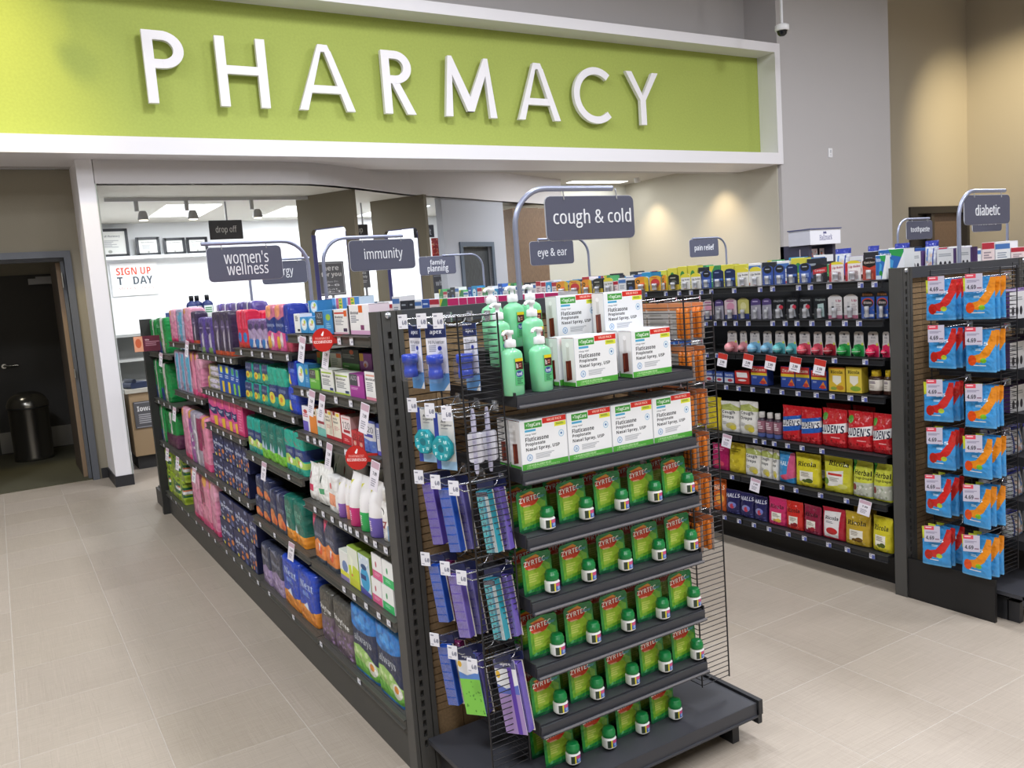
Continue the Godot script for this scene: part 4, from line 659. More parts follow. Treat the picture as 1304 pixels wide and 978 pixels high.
	design("hallmark", "card_stand", "sign", "", 200, 60, "dcdce4", "c8c8d4", [["t", 0.3, 0.36, 0.72, 0.72, "Hallmark", "34346c", 3, 0.1], ["p", [0.42, 0.3, 0.45, 0.12, 0.48, 0.24, 0.51, 0.12, 0.54, 0.3], "34346c"]])
	for nm in ["bottle_navy"]:
		design(nm, "mouthwash_bottle", "bottle", "dark blue bottle with black cap and white label", 60, 110, "20306c", "20306c", [["r", 0, 0, 1, 0.17, "14161c"], ["r", 0.1, 0.34, 0.9, 0.9, "e4ece8"], ["l", 0.2, 0.4, 0.8, 0.6, 3, "4c8c5c"]])
	img.shrink_x2()
	sheet_tex = ImageTexture.create_from_image(img)

# ---------- the room ----------
func wall_boxes(called: String, m: Material, list: Array) -> MeshInstance3D:
	var l: Array = []
	for e in list:
		l.append(slab(e[0], e[1]))
	return setting(called, boxes(l), m)
func V(x: float, y: float, z: float) -> Vector3:
	return Vector3(x, y, z)
func tile_floor() -> void:
	var grout := grain("b6afa6", 0.8, 0.05, 0.05, 3, Vector3.ONE * 2.0)
	var fl := wall_boxes("floor", grout, [[V(-8, -0.12, -14), V(16, -0.0007, 6)]])
	var P := 0.4603
	var tones := [["a89d90", 11], ["a69b8d", 12], ["aa9f92", 13], ["a59a8d", 14]]
	var mats: Array = []
	for t in tones:
		mats.append(linen(t[0], t[1]))
	var tile := bevel_tile(P - 0.0028)
	var near: Array = []
	var far: Array = []
	for i in range(-18, 36):
		for k in range(-24, 14):
			var c := Vector3(-0.113 + P * (i + 0.5), 0, -1.603 + P * (k + 0.5))
			var d := c - EYE
			var w := d.dot(FW)
			var seen := false
			if w > 0.6:
				var u := 652 + FPX * d.dot(RX) / w
				var v := 489 + FPX * d.dot(DN) / w
				seen = u > -130 and u < 1420 and v < 1150 and w < 9.5
				if (c.x > 1.25 and c.x < 1.85 and c.z < -2.2 and c.z > -7.0) or (c.x > 3.75 and c.z < -2.1) or c.x > 5.5 or c.z < -9.1:
					seen = false
			if seen:
				near.append([w, c])
			else:
				far.append(c)
	near.sort_custom(func(a, b): return a[0] < b[0])
	rng.seed = 21
	for i in near.size():
		if i < 300:
			part(fl, "tile", tile, mats[rng.randi() % 4], near[i][1])
		else:
			far.append(near[i][1])
	var st := begin()
	for c in far:
		bx(st, c + Vector3(0, -0.0022, 0), Vector3(P - 0.0028, 0.0044, P - 0.0028))
	var o := part(fl, "tile_field", st.commit(), mats[0])
	o.set_meta("kind", "stuff")
	fl.set_meta("label", "greige linen-patterned square floor tiles")
func bevel_tile(s: float) -> ArrayMesh:
	var st := begin()
	var a := s * 0.5
	var b := a - 0.0008
	poly(st, [V(-b, 0, b), V(b, 0, b), V(b, 0, -b), V(-b, 0, -b)])
	for k in 4:
		var r := Basis(Vector3.UP, PI / 2 * k)
		poly(st, [r * V(-a, -0.0044, a), r * V(a, -0.0044, a), r * V(a, -0.0006, a), r * V(-a, -0.0006, a)])
		poly(st, [r * V(-a, -0.0006, a), r * V(a, -0.0006, a), r * V(b, 0, b), r * V(-b, 0, b)])
	return st.commit()
func linen(hex: String, sd: int) -> StandardMaterial3D:
	# woven print of the tiles: short streaks both ways and soft blotches
	var n := 512
	var im := Image.create(n, n, false, Image.FORMAT_RGB8)
	var c := Color(hex)
	var nz := FastNoiseLite.new()
	nz.seed = sd
	nz.frequency = 0.012
	var r := RandomNumberGenerator.new()
	r.seed = sd
	im.fill(c)
	for i in 2600:
		var f := r.randf_range(-0.035, 0.035)
		var cc := Color(c.r + f, c.g + f, c.b + f)
		var L := r.randi_range(20, 130)
		if r.randf() < 0.62:
			im.fill_rect(Rect2i(r.randi_range(-40, n), r.randi_range(0, n), L, 1), cc)
		else:
			im.fill_rect(Rect2i(r.randi_range(0, n), r.randi_range(-40, n), 1, L), cc)
	for y in range(0, n, 4):
		for x in range(0, n, 4):
			var v := nz.get_noise_2d(x, y) * 0.035
			for q in 2:
				var px := im.get_pixel(x + q * 2, y + q)
				im.set_pixel(x + q * 2, y + q, Color(px.r + v, px.g + v, px.b + v))
	var m := StandardMaterial3D.new()
	m.albedo_texture = ImageTexture.create_from_image(im)
	m.uv1_triplanar = true
	m.uv1_world_triplanar = true
	m.uv1_scale = Vector3.ONE * 1.1
	m.roughness = 0.42
	return m
func build_room() -> void:
	tile_floor()
	var gray := grain("b5b2b3", 0.85, 0.02, 0.06, 31, Vector3.ONE * 3.0)
	var greige := grain("918b7c", 0.85, 0.02, 0.06, 32, Vector3.ONE * 3.0)
	var beige := grain("b6ae9e", 0.85, 0.02, 0.06, 33, Vector3.ONE * 3.0)
	var cream := grain("b9b4a6", 0.85, 0.02, 0.06, 35, Vector3.ONE * 3.0)
	var white := mat("e4e2e6", 0.5)
	var pale := mat("cfccce", 0.7)
	var ceil_m := mat("b9b4ae", 0.9)
	# store shell
	wall_boxes("ceiling", mat("d0cecc", 0.9), [[V(-8.2, 6.7, -9.6), V(16.2, 6.9, 6.2)]])
	wall_boxes("wall_left", cream, [[V(-8.2, 0, -9.2), V(-8, 6.7, 6.2)]])
	wall_boxes("wall_front", cream, [[V(-8, 0, 6), V(16, 6.7, 6.2)]])
	wall_boxes("wall_right", beige, [[V(15.82, 0, -9.4), V(16.02, 6.7, 6)]])
	wall_boxes("wall_above_header", gray, [[V(-8, 4.55, -8.85), V(9.5, 6.7, -8.7)], [V(-8, 2.95, -9.0), V(9.5, 4.6, -8.86)]])
	wall_boxes("wall_gray_pier", gray, [[V(9.5, 0, -8.9), V(11.95, 6.7, -8.14)]])
	wall_boxes("wall_beige_recess", beige, [[V(11.95, 0, -9.4), V(13.98, 6.7, -9.2)], [V(13.98, 2.42, -9.4), V(15.9, 6.7, -9.2)]])
	# alcove under the header
	wall_boxes("wall_alcove_right", cream, [[V(9.48, 0, -11.6), V(9.64, 3.13, -8.2)]])
	wall_boxes("wall_alcove_back", mat("d6d6cc", 0.8), [[V(6.2, 0, -11.62), V(9.5, 3.13, -11.46)]])
	wall_boxes("ceiling_alcove", ceil_m, [[V(0.8, 3.13, -14.2), V(9.6, 3.25, -8.46)]])
	# door wall on the left, with its opening
	wall_boxes("wall_back_left", greige, [[V(-8, 0, -9.2), V(-0.36, 2.95, -9.03)], [V(-0.36, 2.16, -9.2), V(0.64, 2.95, -9.03)], [V(0.64, 0, -9.2), V(0.8, 2.95, -9.03)]])
	wall_boxes("baseboard_left", mat("26262a", 0.5), [[V(0.72, 0, -9.03), V(0.785, 0.1, -9.018)]])
	var steel := mat("5c6068", 0.45)
	var dr := setting("door_1", boxes([slab(V(0.64, 0, -9.22), V(0.7, 2.1399, -9.0)), slab(V(-0.42, 2.14, -9.22), V(0.7, 2.2, -9.0)), slab(V(-0.42, 0, -9.22), V(-0.36, 2.14, -9.0)), slab(V(0.61, 0, -9.16), V(0.6399, 2.1099, -9.1)), slab(V(-0.36, 2.11, -9.16), V(0.64, 2.14, -9.1))]), steel)
	dr.set_meta("label", "grey steel frame of the doorway on the left")
	var leaf := part(dr, "door_leaf", boxes([slab(V(0.575, 0.01, -10.1), V(0.62, 2.1, -9.22))]), mat("4a4038", 0.6))
	part(leaf, "leaf_edge", boxes([slab(V(0.576, 0.01, -9.22), V(0.619, 2.1, -9.215))]), mat("8c7660", 0.6))
	part(dr, "strike_plate", boxes([slab(V(0.605, 1.86, -9.12), V(0.612, 2.0, -9.05)), slab(V(0.605, 1.0, -9.13), V(0.612, 1.08, -9.06))]), mat("a8a8a4", 0.3, 0.8))
	# passage behind that doorway
	wall_boxes("wall_passage", greige, [[V(0.8, 0, -12), V(0.95, 2.7, -9.2)], [V(-1.6, 0, -12), V(-1.45, 2.7, -9.2)], [V(-1.6, 0, -12.05), V(0.95, 2.7, -11.75)]])
	wall_boxes("ceiling_passage", ceil_m, [[V(-1.6, 2.6, -12), V(0.95, 2.75, -9.2)]])
	setting("floor_passage_carpet", boxes([slab(V(-1.5, -0.002, -11.8), V(0.82, 0.008, -9.06))]), grain("4c4a38", 0.95, 0.45, 0.22, 41, Vector3.ONE * 4.0, 3.0))
	var d2 := setting("door_2", boxes([slab(V(-0.12, 0.005, -11.76), V(0.8, 2.12, -11.71))]), mat("383634", 0.55))
	d2.set_meta("label", "dark door at the end of the passage")
	part(d2, "kick_plate", boxes([slab(V(-0.1, 0.02, -11.71), V(0.78, 0.27, -11.704))]), mat("8a8884", 0.35, 0.7))
	part(d2, "door_handle", tube([V(0.05, 1.06, -11.7), V(0.05, 1.06, -11.65), V(0.2, 1.06, -11.64)], 0.012), mat("b4b4b0", 0.25, 0.9))
	part(d2, "handle_rose", lathe([[0.0, 0.03], [0.012, 0.028]], 16), mat("b4b4b0", 0.25, 0.9), V(0.05, 1.06, -11.71), Vector3(PI / 2, 0, 0))
	part(d2, "door_closer", boxes([slab(V(0.42, 2.0, -11.71), V(0.72, 2.07, -11.64)), slab(V(0.5, 2.07, -11.68), V(0.78, 2.09, -11.66))]), mat("a4a4a8", 0.35, 0.5))
	# pillar and bulkhead of the pharmacy window
	setting("trim_pillar", boxes([slab(V(0.785, 0, -9.2), V(0.925, 2.95, -8.43))]), white)
	wall_boxes("baseboard_pillar", mat("26262a", 0.45), [[V(0.775, 0, -9.1), V(0.935, 0.1, -8.42)]])
	wall_boxes("trim_pillar_edge", mat("a8b0a8", 0.3, 0.6), [[V(0.924, 0, -8.46), V(0.932, 2.74, -8.425)]])
	var line: Array = [[0.92, -8.43], [2.6, -8.43], [2.9, -8.47], [3.2, -8.58], [3.55, -8.78], [4.0, -9.08], [4.45, -9.38], [5.2, -9.72], [6.3, -10.24], [7.7, -10.86]]
	var st := begin()
	for i in line.size() - 1:
		var a := V(line[i][0], 0, line[i][1])
		var b := V(line[i + 1][0], 0, line[i + 1][1])
		var n := (b - a).cross(Vector3.UP).normalized() * 0.12
		var y0 := Vector3(0, 2.74, 0)
		var y1 := Vector3(0, 3.13, 0)
		poly(st, [a + y0, b + y0, b + y1, a + y1])
		poly(st, [b - n + y0, a - n + y0, a - n + y1, b - n + y1])
		poly(st, [a + y0, a - n + y0, b - n + y0, b + y0])
	var e := V(7.7, 0, -10.86)
	poly(st, [e + V(0, 2.74, 0), e + V(-0.05, 2.74, -0.12), e + V(-0.05, 3.13, -0.12), e + V(0, 3.13, 0)])
	setting("trim_bulkhead", st.commit(), pale)
	st = begin()   # pharmacy ceiling behind the bulkhead
	for i in line.size() - 1:
		var a := V(line[i][0], 2.74, line[i][1] - 0.03)
		var b := V(line[i + 1][0], 2.74, line[i + 1][1] - 0.03)
		poly(st, [a, V(a.x, 2.74, -12.6), V(b.x, 2.74, -12.6), b])
		poly(st, [a + V(0, 0.06, 0), b + V(0, 0.06, 0), V(b.x, 2.8, -12.6), V(a.x, 2.8, -12.6)])
	setting("ceiling_pharmacy", st.commit(), mat("d2d0c8", 0.8))
	wall_boxes("wall_pharmacy_back", mat("eef0f2", 0.7), [[V(0.9, 0, -12.3), V(7.0, 2.74, -12.15)]])
	wall_boxes("wall_pharmacy_left", mat("e4e6e8", 0.7), [[V(0.92, 0, -12.2), V(1.0, 2.74, -9.0)]])
	# pale wall with a door under the bulkhead
	var a0 := V(5.02, 0, -9.72)
	var ang := atan2(0.44, 1.0)
	var wl := setting("wall_pharmacy_side", boxes([slab(V(0, 0, -0.1), V(0.35, 2.74, 0)), slab(V(0.35, 2.13, -0.1), V(1.0, 2.74, 0)), slab(V(1.0, 0, -0.1), V(1.36, 2.74, 0))]), mat("b4b8c2", 0.7), a0, ang)
	wl.rotation.y = ang
	var d3 := setting("door_3", boxes([slab(V(0.36, 0, -0.09), V(1.0, 2.12, -0.05))]), grain("44484c", 0.5, 0.25, 0.02, 51, V(8, 0.8, 8)), a0, ang)
	d3.set_meta("label", "dark door with blue-grey frame under the bulkhead")
	part(d3, "door_frame", boxes([slab(V(0.3, 0, -0.02), V(0.36, 2.18, 0.02)), slab(V(0.36, 2.12, -0.02), V(1.0, 2.18, 0.02)), slab(V(1.0, 0, -0.02), V(1.06, 2.18, 0.02))]), mat("5c6878", 0.5))
	setting("wall_wood_panel", boxes([slab(V(6.5, 0, -10.9), V(6.94, 2.66, -10.4)), slab(V(6.94, 0, -10.95), V(7.14, 2.66, -10.5))]), grain("7a6450", 0.6, 0.15, 0.03, 52, V(6, 0.7, 6)))
	# recessed doorway at the far right
	var d4 := setting("door_4", boxes([slab(V(13.98, 0, -9.3), V(14.2, 2.42, -9.16)), slab(V(14.2, 2.3, -9.3), V(15.8, 2.42, -9.16)), slab(V(15.72, 0, -9.3), V(15.8, 2.3, -9.16))]), mat("33302e", 0.6))
	d4.set_meta("label", "dark-framed doorway in the beige wall")
	part(d4, "door_leaf", boxes([slab(V(14.75, 0, -9.34), V(15.72, 2.3, -9.28))]), grain("6e5c50", 0.6, 0.12, 0.03, 53, V(6, 0.7, 6)))
	part(d4, "dark_gap_panel", boxes([slab(V(14.2, 0, -9.34), V(14.66, 2.3, -9.3))]), mat("16161a", 0.3))  # black sheet painted in for the darkness of the open gap
	part(d4, "door_post", boxes([slab(V(14.66, 0, -9.34), V(14.75, 2.3, -9.2))]), mat("4c443e", 0.6))
	# header: deep white frame round a green panel
	wall_boxes("trim_header_frame", white, [[V(-8, 2.95, -8.86), V(9.53, 3.1, -8.12)], [V(-8, 4.43, -8.86), V(9.53, 4.55, -8.12)], [V(9.43, 3.1, -8.86), V(9.53, 4.43, -8.12)]])
	wall_boxes("wall_header_green", grain("a2af55", 0.8, 0.03, 0.03, 61, Vector3.ONE * 2.0), [[V(-8, 3.1, -8.5), V(9.43, 4.43, -8.43)]])
	letters()
	# switch plate on the grey wall
	var sp := thing("light_switch", "small white switch plate high on the grey wall", "switch", V(10.54, 3.12, -8.135))
	part(sp, "plate", bevel_box(V(0.085, 0.13, 0.008), 0.008), mat("e8e8ec", 0.4))
	part(sp, "toggle", boxes([[V(0, 0.02, 0.006), V(0.02, 0.04, 0.01)], [V(0, -0.03, 0.005), V(0.012, 0.02, 0.006)]]), mat("c0c0c8", 0.4))

func stroke_mesh(polys: Array, depth: float) -> ArrayMesh:
	var st := begin()
	var i := 0
	for p in polys:
		st.append_from(prism(PackedVector2Array(p), depth - i * 0.0012), 0, Transform3D(Basis.IDENTITY, V(0, 0, -i * 0.0006)))
		i += 1
	return st.commit()
func bar(a: Vector2, b: Vector2, w0: float, w1 := -1.0) -> Array:
	# a straight stroke cut off level at both ends; widths measured along x
	var e := w0 if w1 < 0 else w1
	return [a, a + Vector2(w0, 0), b + Vector2(e, 0), b]
func arc(c: Vector2, r0: Vector2, r1: Vector2, t0: float, t1: float, n := 18) -> Array:
	var p: Array = []
	for i in n + 1:
		p.append(c + Vector2(cos(lerpf(t0, t1, float(i) / n)), sin(lerpf(t0, t1, float(i) / n))) * r1)
	for i in n + 1:
		p.append(c + Vector2(cos(lerpf(t1, t0, float(i) / n)), sin(lerpf(t1, t0, float(i) / n))) * r0)
	return p
func letters() -> void:
	var t := thing("header_lettering", "raised white capital letters spelling PHARMACY on the green header", "lettering", V(4.4, 3.44, -8.35))
	var m := mat("e9e6ea", 0.45)
	var H := 0.64
	var W := 0.088
	var glyph := {
		"P": [bar(V2(0, 0), V2(0, H), W), arc(V2(0.16, H - 0.165), V2(0.1, 0.085), V2(0.19, 0.165), -PI / 2, PI / 2), [V2(W, H - 0.08), V2(0.161, H - 0.08), V2(0.161, H), V2(W, H)], [V2(W, H - 0.33), V2(0.161, H - 0.33), V2(0.161, H - 0.25), V2(W, H - 0.25)]],
		"H": [bar(V2(0, 0), V2(0, H), W), bar(V2(0.38, 0), V2(0.38, H), W), [V2(W, 0.3), V2(0.38, 0.3), V2(0.38, 0.378), V2(W, 0.378)]],
		"A": [bar(V2(0, 0), V2(0.24, H), W, 0.05), bar(V2(0.495, 0), V2(0.3, H - 0.06), W, 0.07).map(func(q): return q), [V2(0.1, 0.17), V2(0.47, 0.17), V2(0.44, 0.245), V2(0.135, 0.245)], [V2(0.24, H), V2(0.22, H - 0.07), V2(0.37, H - 0.07), V2(0.34, H)]],
		"R": [bar(V2(0, 0), V2(0, H), W), arc(V2(0.15, H - 0.165), V2(0.095, 0.085), V2(0.185, 0.165), -PI / 2, PI / 2), [V2(W, H - 0.08), V2(0.151, H - 0.08), V2(0.151, H), V2(W, H)], [V2(W, H - 0.33), V2(0.151, H - 0.33), V2(0.151, H - 0.25), V2(W, H - 0.25)], [V2(0.26, 0), V2(0.36, 0), V2(0.19, H - 0.32), V2(0.1, H - 0.32)]],
		"M": [bar(V2(0, 0), V2(0.07, H), W, 0.05), bar(V2(0.56, 0), V2(0.52, H), W, 0.05), [V2(0.07, H), V2(0.07, H - 0.1), V2(0.28, 0.06), V2(0.36, 0.06), V2(0.36, 0.13), V2(0.12, H)], [V2(0.57, H), V2(0.52, H), V2(0.28, 0.13), V2(0.28, 0.06), V2(0.36, 0.06), V2(0.57, H - 0.1)]],
		"C": [arc(V2(0.33, H * 0.5), V2(0.245, 0.245), V2(0.33, 0.33), 0.85, TAU - 0.85, 40)],
		"Y": [bar(V2(0.215, 0), V2(0.215, 0.2), W), [V2(0.215, 0.3), V2(0.215, 0.2), V2(0.303, 0.2), V2(0.303, 0.3), V2(0.52, H), V2(0.425, H), V2(0.259, 0.36), V2(0.095, H), V2(0, H)]]}
	for g in [["P", 1.44], ["H", 2.075], ["A", 2.83], ["R", 3.74], ["M", 4.45], ["A", 5.385], ["C", 6.18], ["Y", 6.985]]:
		part(t, "letter", stroke_mesh(glyph[g[0]], 0.05), m, V(g[1] - 4.4, 0, 0))
	for g in [[1.48, 0.3], [2.12, 0.3], [2.5, 0.3], [3.0, 0.2], [3.78, 0.3], [4.55, 0.2], [5.55, 0.2], [6.25, 0.3], [7.25, 0.15]]:
		part(t, "standoff_pin", tube([V(g[0] - 4.4, g[1], -0.024), V(g[0] - 4.4, g[1], -0.079)], 0.01), mat("808080", 0.4))
func V2(x: float, y: float) -> Vector2:
	return Vector2(x, y)

# ---------- shelving ----------
var tag_mesh: ArrayMesh
func at_part(parent: Node3D, called: String, mesh: Mesh, m: Material, world := Vector3.ZERO, rot := Vector3.ZERO) -> MeshInstance3D:
	return part(parent, called, mesh, m, world - parent.position, rot)
func shelf_run(t: Node3D, x_lip: float, y_lip: float, z0: float, z1: float, depth: float, lipm: Material, tags: Array, tagdn: String) -> MeshInstance3D:
	# one shelf board facing -x with its price strip; y_lip is the middle of the strip
	var L := absf(z1 - z0) - 0.006
	var sh := at_part(t, "shelf", boxes([[V(depth * 0.5 + 0.0095, 0.009, 0), V(depth - 0.001, 0.012, L)], [V(0.004, -0.0022, 0), V(0.01, 0.0336, L - 0.001)], [V(-0.005, -0.0172, 0), V(0.0079, 0.0036, L)], [V(-0.005, 0.0125, 0), V(0.0079, 0.003, L)]]), lipm, V(x_lip, y_lip, (z0 + z1) * 0.5))
	for u in tags:
		var z := zu(u, x_lip - 0.004, y_lip)
		if z > minf(z0, z1) + 0.012 and z < maxf(z0, z1) - 0.012:
			part(sh, "price_tag", pbox(0.03, 0.027, 0.0012, tagdn), sheet_mat(0.5), V(-0.0045, -0.0155, z - (z0 + z1) * 0.5), Vector3(0, -PI / 2, 0))
	return sh
func price_flag(sh: Node3D, dn: String, world: Vector3, w: float, h: float, tilt: float) -> void:
	var o := part(sh, "price_flag", pbox(w, h, 0.001, dn), sheet_mat(0.5), world - sh.global_position - Vector3(0, h, 0), Vector3(0, -PI / 2 + 0.25, 0))
	o.rotation.z = tilt
func slotted_upright(t: Node3D, x0: float, x1: float, z0: float, z1: float, y1: float, m: Material) -> void:
	# a steel post: hollow behind a face plate with real slots and two long grooves
	var c := V((x0 + x1) * 0.5, 0, (z0 + z1) * 0.5)
	var hw := (x1 - x0) * 0.5
	var hd := (z1 - z0) * 0.5
	var st := begin()
	bx(st, V(0, y1 * 0.5, -0.009), V(hw * 2, y1, hd * 2 - 0.018))
	for e in [[-hw, -0.029], [-0.026, -0.0105], [0.0025, 0.022], [0.026, hw]]:
		bx(st, V((e[0] + e[1]) * 0.5, y1 * 0.5, hd - 0.009), V(e[1] - e[0], y1 - 0.001, 0.0178))
	for e in [[-0.029, -0.026], [0.022, 0.026]]:   # floor of the grooves
		bx(st, V((e[0] + e[1]) * 0.5, y1 * 0.5, hd - 0.013), V(e[1] - e[0] - 0.0002, y1 - 0.002, 0.009))
	var y := 0.12
	bx(st, V(-0.004, 0.054, hd - 0.0095), V(0.0128, 0.106, 0.0165))
	while y < y1 - 0.06:
		bx(st, V(-0.004, y + 0.017, hd - 0.0095), V(0.0128, 0.013, 0.0165))
		y += 0.034
	bx(st, V(-0.004, (y - 0.0105 + y1) * 0.5, hd - 0.0095), V(0.0128, y1 - y + 0.0105, 0.0165))
	var u := at_part(t, "upright", st.commit(), m, c)
	part(u, "rivet", lathe([[0.0, 0.011], [0.004, 0.0095], [0.007, 0.005], [0.008, 0.0]], 14), mat("c8ccd4", 0.25, 0.8), V(-0.004, y1 - 0.014, hd), Vector3(PI / 2, 0, 0))
func hook(t: Node3D, tip: Vector3, back_x: float, tagdn: String, tw: float, th: float, steel: Material) -> void:
	# a wire peg hook on the side grid, pointing -x, with a price tag on its tip
	var st := begin()
	tube_into(st, [V(back_x, 0, 0), V(tip.x + 0.01, 0.0, 0), V(tip.x + 0.002, 0.0, 0)], 0.0022, 6)
	tube_into(st, [V(back_x, 0.0, 0.0), V(back_x - 0.012, -0.006, 0), V(back_x - 0.02, -0.02, 0), V(back_x - 0.04, -0.026, 0), V(tip.x + 0.03, -0.022, 0), V(tip.x + 0.016, -0.012, 0)], 0.0022, 6)
	bx(st, V(back_x, -0.006, 0), V(0.005, 0.03, 0.026))
	var h := at_part(t, "hook", st.commit(), steel, V(0, tip.y, tip.z))
	part(h, "price_tag", pbox(tw, th, 0.0015, tagdn), sheet_mat(0.35), V(tip.x, -th + 0.014, 0), Vector3(0, -PI / 2 + 0.5, 0))
func end_cap(x0: float, z0: float, label: String, lips: Array, hooks: Array, htag: Array, closed_side: bool) -> Node3D:
	# x0, z0: outer left corner of the frame at its front face
	var t := thing("end_cap_shelving", label, "shelving", V(x0 + 0.53, 0, z0 + 0.2))
	var dk := mat("3a3b41", 0.5)
	var blk := mat("26272b", 0.5)
	var wire := mat("26262a", 0.4, 0.3)
	var steel := mat("c4c6cc", 0.22, 0.85)
	var x1 := x0 + 1.06
	var um := mat("4a4947", 0.5)
	slotted_upright(t, x0, x0 + 0.085, z0 - 0.06, z0, 1.52, um)
	slotted_upright(t, x1 - 0.085, x1, z0 - 0.06, z0, 1.52, um)
	at_part(t, "top_rail", bevel_box(V(0.89, 0.05, 0.04), 0.004), mat("43454b", 0.5), V(x0 + 0.53, 1.494, z0 - 0.025))
	# tan slotted back panel: boards with dark gaps
	var st := begin()
	for seg in [[x0 + 0.085, x0 + 0.19], [x0 + 0.19, x0 + 0.53], [x0 + 0.53, x1 - 0.085]]:
		var y := 0.2
		bx(st, V((seg[0] + seg[1]) * 0.5, 0.14, z0 - 0.03), V(seg[1] - seg[0] - 0.003, 0.118, 0.012))
		while y < 1.46:
			bx(st, V((seg[0] + seg[1]) * 0.5, y + 0.0115, z0 - 0.03), V(seg[1] - seg[0] - 0.003, 0.0215, 0.012))
			y += 0.025
	var bp := part(t, "slatted_panel", st.commit(), grain("8e7454", 0.75, 0.1, 0.05, 71, V(3, 3, 3)), -t.position)
	bp.set_meta("kind", "stuff")
	at_part(t, "backing", box(V(0.9, 1.42, 0.006)), blk, V(x0 + 0.53, 0.78, z0 - 0.045))
	# base
	var bdk := boxes([[V(0, 0.125, 0), V(0.97, 0.016, 0.5)], [V(0, 0.11, 0.247), V(0.97, 0.044, 0.008)], [V(0, 0.088, 0.25), V(0.97, 0.006, 0.014)]])
	at_part(t, "base_deck", bdk, dk, V(x0 + 0.53, 0, z0 + 0.25))
	at_part(t, "side_rail", boxes([[V(0.495, 0.118, 0.005), V(0.018, 0.05, 0.51)], [V(0.495, 0.085, 0.24), V(0.018, 0.05, 0.03)]]), blk, V(x0 + 0.53, 0, z0 + 0.25))
	if closed_side:
		at_part(t, "base_side", boxes([[V(0.008, 0.095, 0.2), V(0.016, 0.19, 0.4)], [V(0.016, 0.05, 0.385), V(0.02, 0.1, 0.02)]]), mat("161618", 0.45), V(x0 + 0.006, 0, z0))
	for fx in [x0 + 0.09, x0 + 0.95]:
		at_part(t, "foot", boxes([[V(0, 0.045, 0), V(0.03, 0.09, 0.05)], [V(0.02, 0.055, -0.03), V(0.012, 0.075, 0.03)], [V(0, 0.05, -0.22), V(0.03, 0.1, 0.4)]]), blk, V(fx, 0, z0 + 0.44))
	at_part(t, "kick_plate", box(V(0.9, 0.1, 0.02)), blk, V(x0 + 0.53, 0.05, z0 + 0.05))
	# shelves between the wing grids
	for y in lips:
		var sh := at_part(t, "shelf", boxes([[V(0, 0.029, -0.22), V(0.65, 0.01, 0.4)], [V(0, 0.016, -0.012), V(0.652, 0.032, 0.006)], [V(0, 0.002, -0.008), V(0.654, 0.005, 0.016)]]), dk, V(x0 + 0.535, y, z0 + 0.45))
		part(sh, "edge_strip", box(V(0.652, 0.006, 0.003)), mat("8c8e98", 0.22, 0.6), V(0, 0.0065, -0.0005))
		for s in [-1, 1]:
			part(sh, "bracket", box(V(0.004, 0.04, 0.39)), blk, V(s * 0.328, 0.024, -0.21))
	# wing grids
	for s in [-1, 1]:
		st = begin()
		var xe: float = x0 + 0.53 + s * 0.467
		var xc: float = x0 + 0.53 + s * 0.342
		var zf := z0 + 0.4
		var y := 0.2
		while y < 1.5:
			tube_into(st, [V(xe, y, zf), V(xc + s * 0.008, y, zf), V(xc, y, zf - 0.008), V(xc, y, z0 + 0.01)], 0.0015, 5)
			y += 0.0175
		for p in [V(xe, 0, zf), V(xc, 0, zf), V(xc, 0, zf - 0.2), V(xc, 0, z0 + 0.02)]:
			tube_into(st, [p + V(0, 0.195, 0), p + V(0, 1.5, 0)], 0.0026, 6)
		var g := part(t, "wire_grid", st.commit(), wire, -t.position)
		g.set_meta("kind", "stuff")
	for h in hooks:
		hook(t, h, x0 + 0.186, htag[0], htag[1], htag[2], steel)
	return t
func aisle_sign(text: Array, label: String, px: float, pz: float, arm_uv: Array, rect: Array, txt: Array, arm_len: float) -> void:
	# post with a bent arm carrying a slate sign; rect and txt give the board and its words in the photograph
	var pole := mat("9aa0b8", 0.35, 0.5)
	var y_arm: float = hit(arm_uv[0], arm_uv[1], 2, pz).y
	var dir := signf(arm_len)
	var t := thing("aisle_sign", label, "sign", V(px, 1.45, pz))
	var path: Array = [V(0, 0, 0)]
	var r := 0.13
	var ya := y_arm - 1.45
	for i in 9:
		var a := PI / 2 * i / 8.0
		path.append(V(dir * r * (1 - cos(a)), ya - r + r * sin(a), 0))
	path.append(V(arm_len, ya, 0))
	part(t, "post", tube(path, 0.0095, 10), pole)
	var a := hit(rect[0], rect[1], 2, pz)
	var b := hit(rect[2], rect[3], 2, pz)
	var c := (a + b) * 0.5 - t.position
	var w := b.x - a.x
	var h := absf(a.y - b.y)
	var bd := part(t, "sign_board", bevel_box(V(w, h, 0.008), 0.02), mat("57596b", 0.45), c)
	part(t, "sign_edge", bevel_box(V(w + 0.004, h + 0.004, 0.004), 0.022), mat("c8cad4", 0.4), c)
	for s in [-0.3, 0.3]:
		part(bd, "clip", tube([V(s * w, h * 0.5 - 0.012, 0.006), V(s * w, h * 0.5 + 0.01, 0.004), V(s * w, ya - c.y, 0)], 0.0025, 6), mat("d8dae0", 0.25, 0.7))
	var n := text.size()
	for i in n:
		var tm := TextMesh.new()
		tm.text = text[i]
		tm.font = font_of(0)
		tm.font_size = 48
		tm.pixel_size = 0.002
		tm.depth = 0.002
		tm.curve_step = 2.0
		var bb := tm.get_aabb()
		var q: Array = txt[i]
		var p0 := hit(q[0], q[1], 2, pz)
		var p1 := hit(q[2], q[3], 2, pz)
		var o := part(bd, "lettering", tm, mat("eef0f6", 0.5))
		o.scale = V((p1.x - p0.x) / bb.size.x, absf(p0.y - p1.y) / bb.size.y, 1)
		var want := (p0 + p1) * 0.5 - t.position - c
		var ctr := bb.get_center() * o.scale
		o.position = V(want.x - ctr.x, want.y - ctr.y, 0.005)
